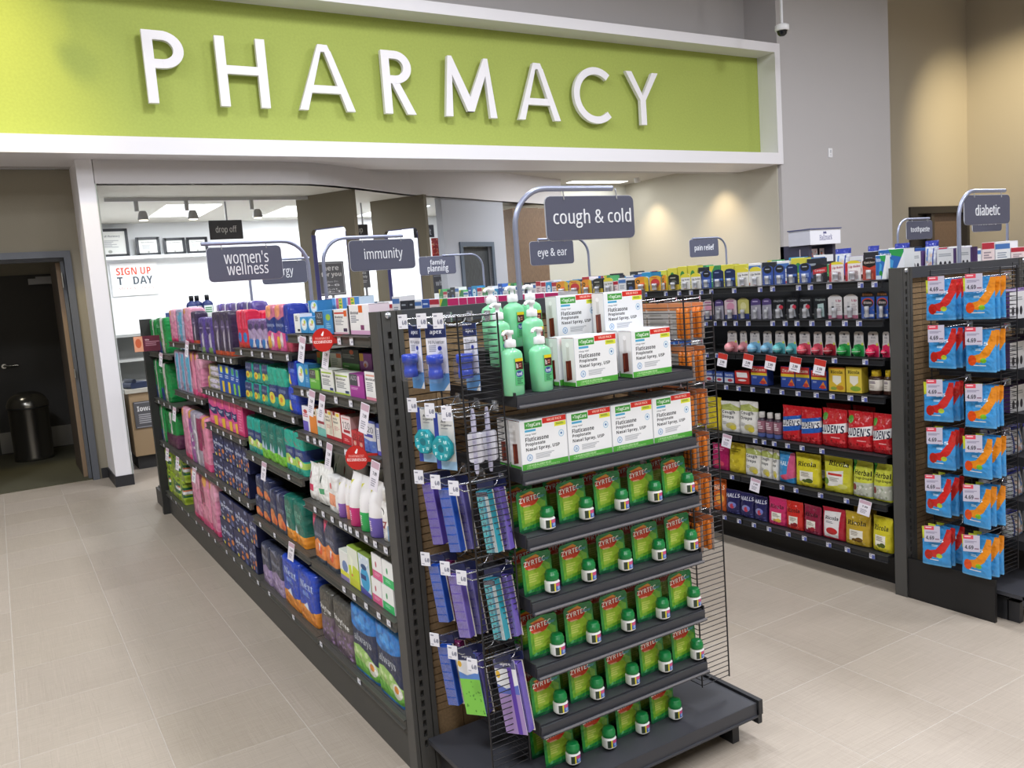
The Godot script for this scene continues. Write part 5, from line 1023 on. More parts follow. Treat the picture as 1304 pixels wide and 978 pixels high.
func hang_sign(text: String, label: String, a: Vector3, b: Vector3, z: float, txt: Array) -> void:
	var c := (a + b) * 0.5
	var t := thing("hanging_sign", label, "sign", V(c.x, b.y, z))
	var h := a.y - b.y
	var bd := part(t, "sign_board", bevel_box(V(b.x - a.x, h, 0.012), 0.006), mat("46464a", 0.5), V(0, h * 0.5, 0))
	part(t, "rod", tube([V(0.02, h, 0), V(0.02, 2.74 - b.y, 0)], 0.012, 8), mat("a4a4a8", 0.4))
	var tm := TextMesh.new()
	tm.text = text
	tm.font = font_of(0)
	tm.font_size = 48
	tm.pixel_size = 0.002
	tm.depth = 0.002
	tm.curve_step = 2.0
	var bb := tm.get_aabb()
	var p0 := hit(txt[0][0], txt[0][1], 2, z)
	var p1 := hit(txt[0][2], txt[0][3], 2, z)
	var o := part(bd, "lettering", tm, mat("e4e4e4", 0.5))
	o.scale = V((p1.x - p0.x) / bb.size.x, absf(p0.y - p1.y) / bb.size.y, 1)
	var ctr := bb.get_center() * o.scale
	o.position = V((p0.x + p1.x) * 0.5 - c.x - ctr.x, (p0.y + p1.y) * 0.5 - c.y - ctr.y, 0.007)

# ---------- goods ----------
const SOFT := 0.3
func pack_mesh(kind: String, w: float, h: float, d: float, dn: String) -> ArrayMesh:
	match kind:
		"b": return pbox(w, h, d, dn)
		"s": return psoft(w, h, d, dn)
		"g": return pbag(w, h, d, dn)
		"t": return ptube(w, h, dn)
		"o": return pbottle(w, h, dn)
		"n": return pneck(w, h, dn)
	return pbox(w, h, d, dn)
func pack_mat(kind: String) -> StandardMaterial3D:
	return sheet_mat({"b": 0.45, "s": 0.3, "g": 0.24, "t": 0.35, "o": 0.3, "c": 0.4}.get(kind, 0.45))
func goods(kind: String, dn: String, at: Vector3, turn: float, w: float, h: float, d: float, where: String) -> Node3D:
	var k: Dictionary = D[dn]
	var label: String = k.desc + ", " + where
	var grp: String = "%s, %s" % [k.desc, where]
	if kind == "e":
		return egg_card(dn, at, turn, w, h, label, grp)
	if kind == "p":
		return balm_card(dn, at, turn, w, h, label, grp)
	return solo(k.noun, pack_mesh(kind, w, h, d, dn), pack_mat(kind), label, k.cat, at, turn, grp)
func egg_card(dn: String, at: Vector3, turn: float, w: float, h: float, label: String, grp: String) -> Node3D:
	var t := thing(D[dn].noun, label, "card", at, turn, grp)
	var pts := PackedVector2Array([V2(-w * 0.42, 0), V2(w * 0.42, 0), V2(w * 0.46, h * 0.3), V2(w * 0.36, h * 0.62), V2(w * 0.36, h * 0.94), V2(w * 0.24, h), V2(-w * 0.24, h), V2(-w * 0.36, h * 0.94), V2(-w * 0.36, h * 0.62), V2(-w * 0.46, h * 0.3)])
	part(t, "card", card_mesh(pts, 0.002, dn, w, h), sheet_mat(0.4), V(0, 0, -0.012))
	var col := {"egg_pnk": "d88e96", "egg_blu": "7cb6d8", "egg_aqua": "62b8bc", "egg_rose": "d44c60", "egg_red": "a42434", "egg_grn": "2a9a4a", "egg_hot": "dc2458"}
	var r := w * 0.29
	var ball := part(t, "balm_egg", lathe([[-r, 0.0], [-r * 0.92, r * 0.4], [-r * 0.7, r * 0.72], [-r * 0.3, r * 0.96], [0, r], [r * 0.35, r * 0.94], [r * 0.72, r * 0.7], [r * 0.98, r * 0.36], [r * 1.06, 0.0]], 16), mat(col[dn], 0.3), V(0, h * 0.22, r * 0.6))
	part(ball, "seam_ring", lathe([[-0.001, r * 1.0], [0.001, r * 1.004]], 16), mat("e8e4e4", 0.4))
	return t
func balm_card(dn: String, at: Vector3, turn: float, w: float, h: float, label: String, grp: String) -> Node3D:
	# a carded stick or jar: printed card with a clear blister over a small tube
	var t := thing(D[dn].noun, label, "card", at, turn, grp)
	var c := h * 0.12
	var pts := PackedVector2Array([V2(-w * 0.47, 0), V2(w * 0.47, 0), V2(w * 0.47, h - c), V2(w * 0.3, h - c * 0.3), V2(w * 0.12, h), V2(-w * 0.12, h), V2(-w * 0.3, h - c * 0.3), V2(-w * 0.47, h - c)])
	part(t, "card", card_mesh(pts, 0.002, dn, w, h), sheet_mat(0.4), V(0, 0, -0.008))
	part(t, "balm_stick", lathe([[0, w * 0.13], [h * 0.24, w * 0.13], [h * 0.245, w * 0.145], [h * 0.4, w * 0.14], [h * 0.41, w * 0.1]], 12), mat("c9cbd2", 0.3), V(w * 0.02, 0.006, 0.004))
	part(t, "blister", bevel_box(V(w * 0.56, h * 0.5, 0.022), w * 0.1), clear_m, V(w * 0.02, h * 0.26, 0.004))
	return t
var clear_m: StandardMaterial3D
func card_mesh(pts: PackedVector2Array, th: float, dn: String, w: float, h: float) -> ArrayMesh:
	var k := "cm%s%.3f,%.3f" % [dn, w, h]
	if MESHES.has(k):
		return MESHES[k]
	var st := begin()
	var r: Rect2 = D[dn].uv
	var s: Vector2 = D[dn].sw
	var tri := Geometry2D.triangulate_polygon(pts)
	var uvf := func(p: Vector2) -> Vector2: return r.position + r.size * Vector2(clampf(p.x / w + 0.5, 0.0, 1.0), clampf(1 - p.y / h, 0.0, 1.0))
	for i in range(0, tri.size(), 3):
		var q := [pts[tri[i]], pts[tri[i + 1]], pts[tri[i + 2]]]
		if (q[1] - q[0]).cross(q[2] - q[0]) < 0:
			q.reverse()
		poly(st, [V(q[0].x, q[0].y, th * 0.5), V(q[1].x, q[1].y, th * 0.5), V(q[2].x, q[2].y, th * 0.5)], [uvf.call(q[0]), uvf.call(q[1]), uvf.call(q[2])])
		poly(st, [V(q[2].x, q[2].y, -th * 0.5), V(q[1].x, q[1].y, -th * 0.5), V(q[0].x, q[0].y, -th * 0.5)], [s, s, s])
	for i in pts.size():
		var a := pts[i]
		var b := pts[(i + 1) % pts.size()]
		poly(st, [V(a.x, a.y, -th * 0.5), V(b.x, b.y, -th * 0.5), V(b.x, b.y, th * 0.5), V(a.x, a.y, th * 0.5)], [s, s, s, s])
	MESHES[k] = st.commit()
	return MESHES[k]
# a row on a shelf facing -x: items are [kind, design, u0, u1, height, depth, set back, raised]
func row(y: float, fx: float, where: String, items: Array, zlo := -9.0, zhi := 0.0) -> void:
	var last := {}
	for it in items:
		var back: float = it[6] if it.size() > 6 else 0.0
		var up: float = it[7] if it.size() > 7 else 0.0
		var x := fx + back
		var z0 := zu(it[2], x, y + up)
		var z1 := zu(it[3], x, y + up)
		var lane := "%.2f/%.2f" % [back, up]
		if last.has(lane) and z0 < last[lane]:
			z0 = last[lane]
		z0 = maxf(z0, zlo + 0.004)
		z1 = minf(z1, zhi - 0.004)
		last[lane] = z1
		var w := z1 - z0 - 0.0015
		if w < 0.012:
			continue
		var o := goods(it[0], it[1], V(x + it[5] * 0.5, y + up, (z0 + z1) * 0.5), -PI / 2, w, it[4], it[5], where)
		if it[0] == "g":
			o.rotation += Vector3(0, rng.randf_range(-0.09, 0.09), rng.randf_range(-0.02, 0.02))
		elif it[0] == "s":
			o.rotation.y += rng.randf_range(-0.03, 0.03)
func stock_left() -> void:
	var X := 1.002
	var n := "first bay"
	row(1.447, X, "top shelf, " + n, [["b", "wht_narrow", 376, 383.5, 0.075, 0.05], ["b", "blue_circ", 383.5, 393, 0.062, 0.06], ["b", "blue_circ", 393, 403, 0.062, 0.06], ["b", "ozr_blue", 403.4, 414, 0.082, 0.06], ["b", "blue_small", 414.5, 425, 0.085, 0.06], ["b", "mon_red", 425.5, 444, 0.085, 0.06], ["b", "mon_big", 445, 473, 0.098, 0.07],
		["b", "blue_circ", 385, 395, 0.06, 0.06, 0.08, 0.062], ["b", "blue_circ", 385, 395, 0.062, 0.06, 0.08, 0.0], ["b", "blue_circ", 395.5, 406, 0.062, 0.06, 0.08, 0.0], ["b", "blue_circ", 395.5, 406, 0.06, 0.06, 0.08, 0.062], ["b", "rainbow", 416, 430.5, 0.125, 0.06, 0.16, 0.0], ["b", "rainbow", 431, 445, 0.125, 0.06, 0.16, 0.0], ["b", "rainbow", 446, 461, 0.125, 0.06, 0.16, 0.0]], -3.33, -2.462)
	row(1.236, X, "second shelf, " + n, [["b", "blue_circ", 380, 389.5, 0.09, 0.05], ["b", "blue_small", 389.5, 395, 0.09, 0.05], ["b", "ozr_green", 395.3, 408, 0.075, 0.06], ["b", "mon_grn", 409.4, 426, 0.082, 0.06], ["b", "mon_grn", 427, 446.4, 0.078, 0.06], ["b", "ozr_purple", 446.8, 465, 0.08, 0.06], ["b", "mon_pink", 466.8, 481, 0.095, 0.06],
		["b", "teal_lid", 388, 398, 0.15, 0.05, 0.09], ["b", "grn_orange", 405, 420, 0.07, 0.06, 0.08, 0.06], ["b", "wht_orange", 421.5, 436, 0.07, 0.06, 0.08, 0.06], ["b", "blk_green", 437, 459, 0.088, 0.06, 0.08, 0.06], ["b", "purp_yel", 459, 475, 0.07, 0.06, 0.08, 0.068],
		["b", "ozr_green", 405, 420, 0.06, 0.06, 0.08], ["b", "mon_grn", 421.5, 436, 0.06, 0.06, 0.08], ["b", "mon_grn", 437, 459, 0.06, 0.06, 0.08], ["b", "ozr_purple", 459, 475, 0.068, 0.06, 0.08]], -3.33, -2.462)
	row(1.059, X, "third shelf, " + n, [["b", "prep_pur", 387, 395.6, 0.1, 0.05], ["b", "prep_org", 395.6, 405, 0.1, 0.05], ["b", "clear_teal", 405, 416, 0.1, 0.06], ["b", "cream_red", 416, 425.5, 0.108, 0.06], ["b", "cream_red", 425.6, 436, 0.108, 0.06], ["b", "red20", 436.8, 449, 0.102, 0.06], ["b", "red_small", 449, 456.5, 0.06, 0.06], ["b", "red_small", 456.7, 464.5, 0.06, 0.06], ["b", "blue20", 465, 481, 0.108, 0.06], ["b", "blue_wht", 481.5, 486, 0.105, 0.06],
		["b", "red_small", 449, 464, 0.095, 0.05, 0.07]], -3.33, -2.462)
	row(0.776, X, "fourth shelf, " + n, [["g", "wht_pouch_p", 393.5, 402.5, 0.15, 0.05], ["g", "wht_pouch_g", 402.5, 418.5, 0.155, 0.06], ["s", "tube_peach", 419.3, 431.5, 0.135, 0.05], ["t", "tube_pur", 433, 440.5, 0.145, 0.03], ["t", "tube_pch", 440.5, 445, 0.145, 0.03], ["t", "tube_lime", 445, 449, 0.145, 0.03], ["t", "tube_mag", 449.2, 461.5, 0.185, 0.04], ["t", "tube_grn", 461.8, 473.8, 0.185, 0.04], ["t", "tube_vio", 474.2, 488, 0.185, 0.04], ["o", "arc_bottle", 488, 497, 0.175, 0.04],
		["g", "wht_pouch_g", 424, 436, 0.185, 0.05, 0.09], ["g", "wht_pouch_p", 437, 447, 0.185, 0.05, 0.09], ["t", "tube_mag", 455, 466, 0.19, 0.04, 0.1], ["t", "tube_vio", 478, 490, 0.19, 0.04, 0.1]], -3.33, -2.462)
	row(0.521, X, "fifth shelf, " + n, [["s", "dteal_org", 392.8, 401.5, 0.195, 0.1], ["s", "gray_pink_org", 401.8, 415, 0.2, 0.09], ["s", "gray_pink_org", 415.3, 430, 0.2, 0.09], ["b", "summ_small", 434.5, 446, 0.115, 0.06], ["b", "summ_lime", 446, 459.5, 0.15, 0.07], ["b", "summ_blue", 460, 474.5, 0.15, 0.07], ["b", "pink_box", 475, 488, 0.09, 0.1], ["b", "green_box", 488.3, 503.5, 0.09, 0.1], ["b", "pink_box", 475, 488, 0.09, 0.1, 0.0, 0.091], ["b", "green_box", 488.3, 503.5, 0.09, 0.1, 0.0, 0.091], ["s", "navy_org", 436, 446, 0.16, 0.05, 0.12]], -3.33, -2.462)
	row(0.188, X, "base shelf, " + n, [["s", "stayfree", 405, 426, 0.215, 0.09], ["s", "stayfree", 427, 451, 0.215, 0.09], ["s", "always", 451.5, 482, 0.262, 0.11], ["s", "always", 482.5, 514, 0.265, 0.11], ["s", "stayfree", 417, 440, 0.2, 0.09, 0.11], ["s", "stayfree", 442, 460, 0.2, 0.09, 0.11]], -3.33, -2.462)
	n = "second bay from end cap"
	row(1.369, X, "top shelf, " + n, [["s", "poise_red", 304, 310.5, 0.18, 0.07], ["s", "poise_red", 310.5, 317, 0.18, 0.07], ["s", "poise_silver", 317.5, 325.3, 0.135, 0.08], ["s", "poise_silver", 325.5, 333.3, 0.135, 0.08], ["s", "poise_silver", 333.5, 341, 0.135, 0.08], ["s", "poise_tall", 341.5, 352.6, 0.195, 0.09], ["s", "poise_tall", 353, 364, 0.195, 0.09], ["s", "poise_blue", 364.5, 373.5, 0.195, 0.09], ["s", "poise_red", 318, 328, 0.17, 0.08, 0.1], ["s", "poise_red", 329, 340, 0.17, 0.08, 0.1], ["s", "poise_blue", 377, 388, 0.19, 0.09, 0.1]], -4.23, -3.33)
	row(1.114, X, "second shelf, " + n, [["s", "teal_yel", 312.8, 323, 0.095, 0.09], ["s", "teal_yel", 323.4, 333, 0.095, 0.09], ["s", "teal_yel", 333.3, 343, 0.095, 0.09], ["s", "teal_yel", 312.8, 323, 0.095, 0.09, 0, 0.096], ["s", "teal_yel", 323.4, 333, 0.095, 0.09, 0, 0.096], ["s", "teal_yel", 333.3, 343, 0.095, 0.09, 0, 0.096], ["s", "teal_tall", 343.5, 354.5, 0.185, 0.09], ["s", "teal_tall", 355, 367, 0.185, 0.09], ["s", "blue_pad", 368, 381, 0.11, 0.1], ["s", "blue_pad", 368, 381, 0.11, 0.1, 0, 0.111], ["s", "blue_yel", 307.5, 312.5, 0.13, 0.05]], -4.23, -3.33)
	row(0.857, X, "third shelf, " + n, [["s", "teal_lime", 316.5, 325.8, 0.175, 0.09], ["s", "teal_lime", 326, 334, 0.175, 0.09], ["s", "dteal_lime", 334.2, 343.5, 0.18, 0.09], ["s", "dteal_lime", 343.7, 353.5, 0.18, 0.09], ["s", "dteal_lime", 353.7, 364.5, 0.18, 0.09], ["s", "teal_pinkarc", 365, 376.3, 0.18, 0.09], ["s", "teal_pinkarc", 376.6, 390, 0.18, 0.09]], -4.23, -3.33)
	row(0.529, X, "fourth shelf, " + n, [["s", "navy_org", 326.3, 335.5, 0.105, 0.08], ["s", "navy_org", 335.7, 345, 0.105, 0.08], ["s", "navy_org", 326.3, 335.5, 0.105, 0.08, 0, 0.106], ["s", "navy_org", 335.7, 345, 0.105, 0.08, 0, 0.106], ["s", "navy_org", 345.3, 354.5, 0.185, 0.08], ["s", "navy_org", 354.7, 364.5, 0.185, 0.08], ["s", "dteal_org", 365, 376, 0.195, 0.1], ["s", "dteal_org", 376.3, 390, 0.195, 0.1]], -4.23, -3.33)
	row(0.188, X, "base shelf, " + n, [["s", "gray_lav", 330, 346, 0.2, 0.1], ["s", "gray_lav", 346.5, 362, 0.21, 0.1], ["s", "blue_orange", 362.5, 383, 0.225, 0.1], ["s", "blue_orange", 383.5, 404, 0.23, 0.1], ["b", "navy_box", 342, 358, 0.2, 0.1, 0.11]], -4.23, -3.33)
	n = "third bay from end cap"
	row(1.319, X, "top shelf, " + n, [["s", "poise_green", 253.5, 263.8, 0.2, 0.08], ["s", "poise_green", 264, 273.7, 0.2, 0.08], ["s", "poise_dark", 274, 282.5, 0.23, 0.08], ["s", "poise_dark", 282.7, 290.5, 0.23, 0.08], ["s", "poise_dark", 290.7, 296, 0.23, 0.08], ["s", "poise_back", 258, 271, 0.27, 0.09, 0.11], ["s", "poise_back", 272, 285, 0.27, 0.09, 0.11], ["s", "poise_back", 286, 299, 0.27, 0.09, 0.11], ["s", "poise_back", 300, 313, 0.27, 0.09, 0.11], ["s", "poise_back", 314, 328, 0.27, 0.09, 0.11]], -5.12, -4.23)
	row(1.117, X, "second shelf, " + n, [["s", "laven_gray", 265, 280, 0.07, 0.09], ["s", "laven_gray", 265, 280, 0.07, 0.09, 0, 0.071], ["b", "blue_yel", 281, 288, 0.15, 0.06], ["b", "blue_yel", 288.2, 295.5, 0.15, 0.06], ["b", "blue_lime", 295.7, 302, 0.145, 0.06], ["b", "blue_lime", 302.2, 307, 0.14, 0.06]], -5.12, -4.23)
	row(0.913, X, "third shelf, " + n, [["b", "pink_navy", 268.5, 278.5, 0.165, 0.06], ["b", "pink_navy", 278.8, 288, 0.165, 0.06], ["b", "pink_navy", 288.3, 297, 0.165, 0.06], ["b", "pink_navy", 297.3, 304, 0.165, 0.06], ["b", "pink_plain", 304.3, 312.5, 0.165, 0.06]], -5.12, -4.23)
	row(0.588, X, "fourth shelf, " + n, [["b", "navy_box", 273, 287, 0.135, 0.1], ["b", "navy_box", 287.4, 300.5, 0.135, 0.1], ["b", "navy_box", 300.9, 310.5, 0.135, 0.1], ["b", "navy_box", 310.8, 318.5, 0.135, 0.1], ["b", "navy_box", 273, 287, 0.135, 0.1, 0, 0.136], ["b", "navy_box", 287.4, 300.5, 0.135, 0.1, 0, 0.136], ["b", "navy_box", 300.9, 310.5, 0.135, 0.1, 0, 0.136], ["b", "navy_box", 310.8, 318.5, 0.135, 0.1, 0, 0.136]], -5.12, -4.23)
	row(0.188, X, "base shelf, " + n, [["b", "navy_box", 282, 300.4, 0.155, 0.14], ["b", "navy_box", 300.8, 319, 0.155, 0.14], ["b", "navy_box", 319.4, 329, 0.155, 0.14], ["b", "navy_box", 282, 300.4, 0.155, 0.14, 0, 0.156], ["b", "navy_box", 300.8, 319, 0.155, 0.14, 0, 0.156], ["b", "navy_box", 319.4, 329, 0.155, 0.14, 0, 0.156]], -5.12, -4.23)
	n = "fourth bay from end cap"
	row(1.367, X, "top shelf, " + n, [["s", "pink_bag", 216.5, 225.5, 0.21, 0.1], ["s", "pink_blue", 226, 235, 0.21, 0.1], ["s", "pink_bag", 235.3, 246, 0.215, 0.1], ["s", "poise_dark", 246.3, 251.5, 0.19, 0.08]], -6.03, -5.12)
	row(1.044, X, "second shelf, " + n, [["s", "pink_blue", 225, 231.5, 0.27, 0.1], ["s", "pink_blue", 231.7, 238, 0.27, 0.1], ["s", "pink_blue", 238.2, 245, 0.27, 0.1], ["s", "maroon_bag", 245.3, 251, 0.27, 0.1], ["s", "pink_bag", 251.2, 260, 0.27, 0.1]], -6.03, -5.12)
	row(0.586, X, "third shelf, " + n, [["s", "pink_bag", 233.5, 244.5, 0.34, 0.12], ["s", "purple_bag", 245, 259, 0.34, 0.12], ["s", "maroon_bag", 259.3, 269, 0.33, 0.12]], -6.03, -5.12)
	row(0.188, X, "base shelf, " + n, [["s", "pink_bag", 247.5, 258.5, 0.34, 0.12], ["s", "maroon_bag", 259, 270.5, 0.34, 0.12], ["s", "pink_bag", 270.8, 279.5, 0.34, 0.12]], -6.03, -5.12)
	n = "last bay"
	row(1.276, X, "top shelf, " + n, [["s", "green_dark", 193, 202, 0.24, 0.1], ["s", "green_bag", 202.5, 213, 0.25, 0.1], ["b", "gen_blue", 206, 222, 0.28, 0.1, 0.13]], -6.935, -6.03)
	row(0.921, X, "second shelf, " + n, [["s", "green_bag", 194, 205, 0.3, 0.12], ["s", "green_bag", 205.5, 218, 0.28, 0.12]], -6.935, -6.03)
	row(0.587, X, "third shelf, " + n, [["s", "green_bag", 201, 212, 0.28, 0.12], ["s", "green_dark", 212.5, 227, 0.26, 0.12]], -6.935, -6.03)
	row(0.188, X, "base shelf, " + n, [["s", "lime_bag", 206, 217.5, 0.18, 0.14], ["s", "lime_bag", 218, 230, 0.18, 0.14], ["s", "lime_bag", 230.4, 236, 0.18, 0.14], ["s", "lime_bag", 206, 217.5, 0.18, 0.14, 0, 0.181], ["s", "lime_bag", 218, 230, 0.18, 0.14, 0, 0.181], ["s", "lime_bag", 230.4, 236, 0.18, 0.14, 0, 0.181]], -6.935, -6.03)
func stock_right() -> void:
	var X := 3.462
	var n := "of cough run"
	row(1.472, X, "top shelf " + n, [["p", "lb_org", 706, 722, 0.1, 0.02], ["p", "lb_orgred", 722.5, 738, 0.1, 0.02], ["p", "lb_org", 738.5, 752, 0.1, 0.02], ["p", "lb_blkyel", 752.5, 766, 0.1, 0.02], ["p", "lb_yel", 766.5, 779, 0.1, 0.02], ["p", "lb_org", 806, 824, 0.092, 0.02], ["p", "lb_orgred", 824.5, 840, 0.092, 0.02], ["p", "lb_org", 840.5, 848, 0.092, 0.02], ["p", "lb_blkyel", 848.5, 863, 0.092, 0.02], ["p", "lb_yel", 864.5, 877, 0.09, 0.02], ["p", "lb_yel", 877.5, 890.5, 0.09, 0.02], ["p", "lb_blue", 891, 904, 0.1, 0.02], ["p", "lb_dkblue", 905, 919.5, 0.1, 0.02], ["p", "lb_dkblue", 920, 934.5, 0.1, 0.02], ["p", "lb_yel", 936, 951.5, 0.1, 0.02], ["p", "lb_yel", 952, 967.5, 0.1, 0.02], ["p", "lb_blue", 968, 982.5, 0.1, 0.02], ["p", "lb_blue", 983, 998, 0.1, 0.02], ["p", "lb_dkblue", 998.5, 1013.5, 0.1, 0.02], ["p", "lb_blue", 1014.5, 1030.5, 0.1, 0.02], ["p", "lb_dkred", 1032, 1051, 0.09, 0.02], ["p", "lb_red", 1052.5, 1072.5, 0.095, 0.02], ["p", "lb_red", 1073, 1094.5, 0.095, 0.02], ["p", "lb_quick", 1095, 1114.5, 0.1, 0.02], ["b", "natura", 1115, 1129, 0.11, 0.03]])
	row(1.472, X, "behind the front cards", [["b", "gen_yellow", 838, 850, 0.12, 0.05, 0.14], ["b", "gen_yellow", 851, 863, 0.13, 0.05, 0.14], ["b", "gen_yellow", 864, 876, 0.135, 0.05, 0.14], ["b", "gen_yellow", 877, 889, 0.135, 0.05, 0.14], ["b", "gen_dark", 890, 902, 0.12, 0.05, 0.14], ["b", "gen_green", 904, 918, 0.125, 0.05, 0.14], ["b", "gen_yellow", 919, 935, 0.125, 0.05, 0.14], ["b", "gen_yellow", 936, 952, 0.12, 0.05, 0.14], ["b", "gen_white", 954, 970, 0.12, 0.05, 0.14], ["b", "gen_dark", 971, 988, 0.12, 0.05, 0.14], ["b", "gen_white", 990, 1006, 0.12, 0.05, 0.14], ["b", "gen_yellow", 1008, 1026, 0.13, 0.05, 0.14], ["b", "gen_dark", 1028, 1046, 0.12, 0.05, 0.14], ["b", "gen_dark", 1100, 1118, 0.13, 0.05, 0.14], ["b", "natura", 1119, 1152, 0.135, 0.08, 0.14]])
	row(1.294, X, "second shelf " + n, [["p", "lip_pink", 893, 907, 0.11, 0.02], ["p", "lip_purp", 908, 919.5, 0.11, 0.02], ["p", "lip_pink", 920, 936.5, 0.115, 0.02], ["p", "lip_lime", 937, 952, 0.115, 0.02], ["p", "lip_purp", 953.5, 967, 0.11, 0.02], ["p", "lip_purp", 968, 980.5, 0.11, 0.02], ["p", "lip_dark", 981, 998, 0.112, 0.02], ["p", "lip_dark", 998.5, 1014.5, 0.112, 0.02], ["p", "lip_dark", 1015, 1032, 0.112, 0.02], ["p", "lip_teal", 1033.5, 1051, 0.112, 0.02], ["p", "lip_white", 1051.5, 1070.5, 0.115, 0.02], ["p", "lip_white", 1071.5, 1090.5, 0.115, 0.02], ["p", "blistex", 1093.5, 1111.5, 0.125, 0.02], ["p", "blistex", 1113, 1129, 0.125, 0.02]])
	row(1.113, X, "third shelf " + n, [["e", "egg_pnk", 921, 937, 0.115, 0.03], ["e", "egg_pnk", 937.5, 949, 0.115, 0.03], ["e", "egg_blu", 949.5, 966, 0.115, 0.03], ["e", "egg_blu", 966.5, 981, 0.115, 0.03], ["e", "egg_aqua", 981.5, 997.5, 0.118, 0.03], ["e", "egg_aqua", 998, 1011.5, 0.115, 0.03], ["e", "egg_rose", 1012, 1030, 0.115, 0.03], ["e", "egg_rose", 1030.5, 1045, 0.115, 0.03], ["e", "egg_red", 1045.5, 1062, 0.115, 0.03], ["e", "egg_grn", 1062.5, 1080.5, 0.118, 0.03], ["e", "egg_grn", 1081.5, 1098, 0.118, 0.03], ["e", "egg_hot", 1099, 1117, 0.118, 0.03], ["e", "egg_hot", 1118.5, 1130, 0.118, 0.03], ["b", "sucr_blue", 905, 914, 0.1, 0.04]])
	row(0.938, X, "fourth shelf " + n, [["b", "sucr_blue", 896, 908, 0.06, 0.04], ["b", "sucr_blue", 909, 921, 0.06, 0.04], ["b", "sucr_blue", 922.5, 935, 0.06, 0.04], ["b", "sucr_red", 936, 954.5, 0.072, 0.04], ["b", "zic_red", 956.5, 977.5, 0.105, 0.05], ["b", "zic_red", 994.5, 1012.5, 0.11, 0.05], ["b", "zic_red", 1013, 1031.5, 0.112, 0.05], ["b", "zic_red", 1033, 1053, 0.1, 0.05], ["b", "ric_tin", 1055.5, 1076.5, 0.12, 0.05], ["b", "ric_tin_g", 1077.5, 1098, 0.125, 0.05], ["o", "vit", 1103.5, 1120, 0.115, 0.06], ["o", "vit", 1121.5, 1132, 0.115, 0.06]])
	row(0.656, X, "fifth shelf " + n, [["g", "yel_bag", 895, 916, 0.19, 0.05], ["g", "cough_wht", 917, 940, 0.175, 0.05], ["g", "cough_wht", 940.5, 963, 0.185, 0.05], ["o", "syrup", 963.5, 973.5, 0.135, 0.04], ["o", "syrup", 974, 983.5, 0.135, 0.04], ["o", "syrup", 984, 993, 0.135, 0.04], ["g", "luden_b", 993.5, 1016.5, 0.185, 0.06], ["g", "luden_b", 1017, 1042, 0.185, 0.06], ["g", "luden", 1042.5, 1075, 0.19, 0.07], ["g", "luden", 1075.5, 1107, 0.19, 0.07], ["g", "luden", 1107.5, 1133, 0.19, 0.07], ["g", "luden", 1050, 1080, 0.2, 0.06, 0.09], ["g", "luden", 1081, 1112, 0.2, 0.06, 0.09]])
	row(0.426, X, "sixth shelf " + n, [["g", "mag_bag", 905, 926, 0.15, 0.05], ["g", "yel_bag", 927, 947, 0.17, 0.05], ["g", "cough_wht", 947.5, 966.5, 0.17, 0.05], ["g", "cough_wht", 967, 981.5, 0.168, 0.05], ["g", "cough_wht", 982, 989.5, 0.165, 0.05], ["g", "halls_blue", 990, 1010.5, 0.165, 0.05], ["g", "ric_yel", 1011, 1041.5, 0.172, 0.06], ["g", "ric_wht", 1047, 1082, 0.18, 0.06], ["g", "herbal", 1083, 1108.5, 0.178, 0.06], ["g", "herbal", 1109, 1133, 0.182, 0.06], ["g", "ric_yel", 1040, 1060, 0.17, 0.05, 0.08]])
	row(0.178, X, "base shelf " + n, [["g", "org_bag", 907, 922, 0.19, 0.05], ["g", "halls_navy", 923, 940.5, 0.14, 0.05], ["g", "halls_navy", 941, 958, 0.14, 0.05], ["g", "halls_navy", 958.5, 975.5, 0.14, 0.05], ["g", "ric_pink", 977, 999, 0.15, 0.05], ["g", "ric_red", 999.5, 1020.5, 0.15, 0.05], ["g", "ric_mar", 1021, 1044, 0.15, 0.05], ["g", "ric_cherry", 1044.5, 1073.5, 0.16, 0.06], ["g", "ric_olive", 1074, 1105, 0.165, 0.06], ["g", "ric_yel", 1108, 1134, 0.17, 0.06], ["g", "ric_olive", 1084, 1112, 0.17, 0.05, 0.08]])
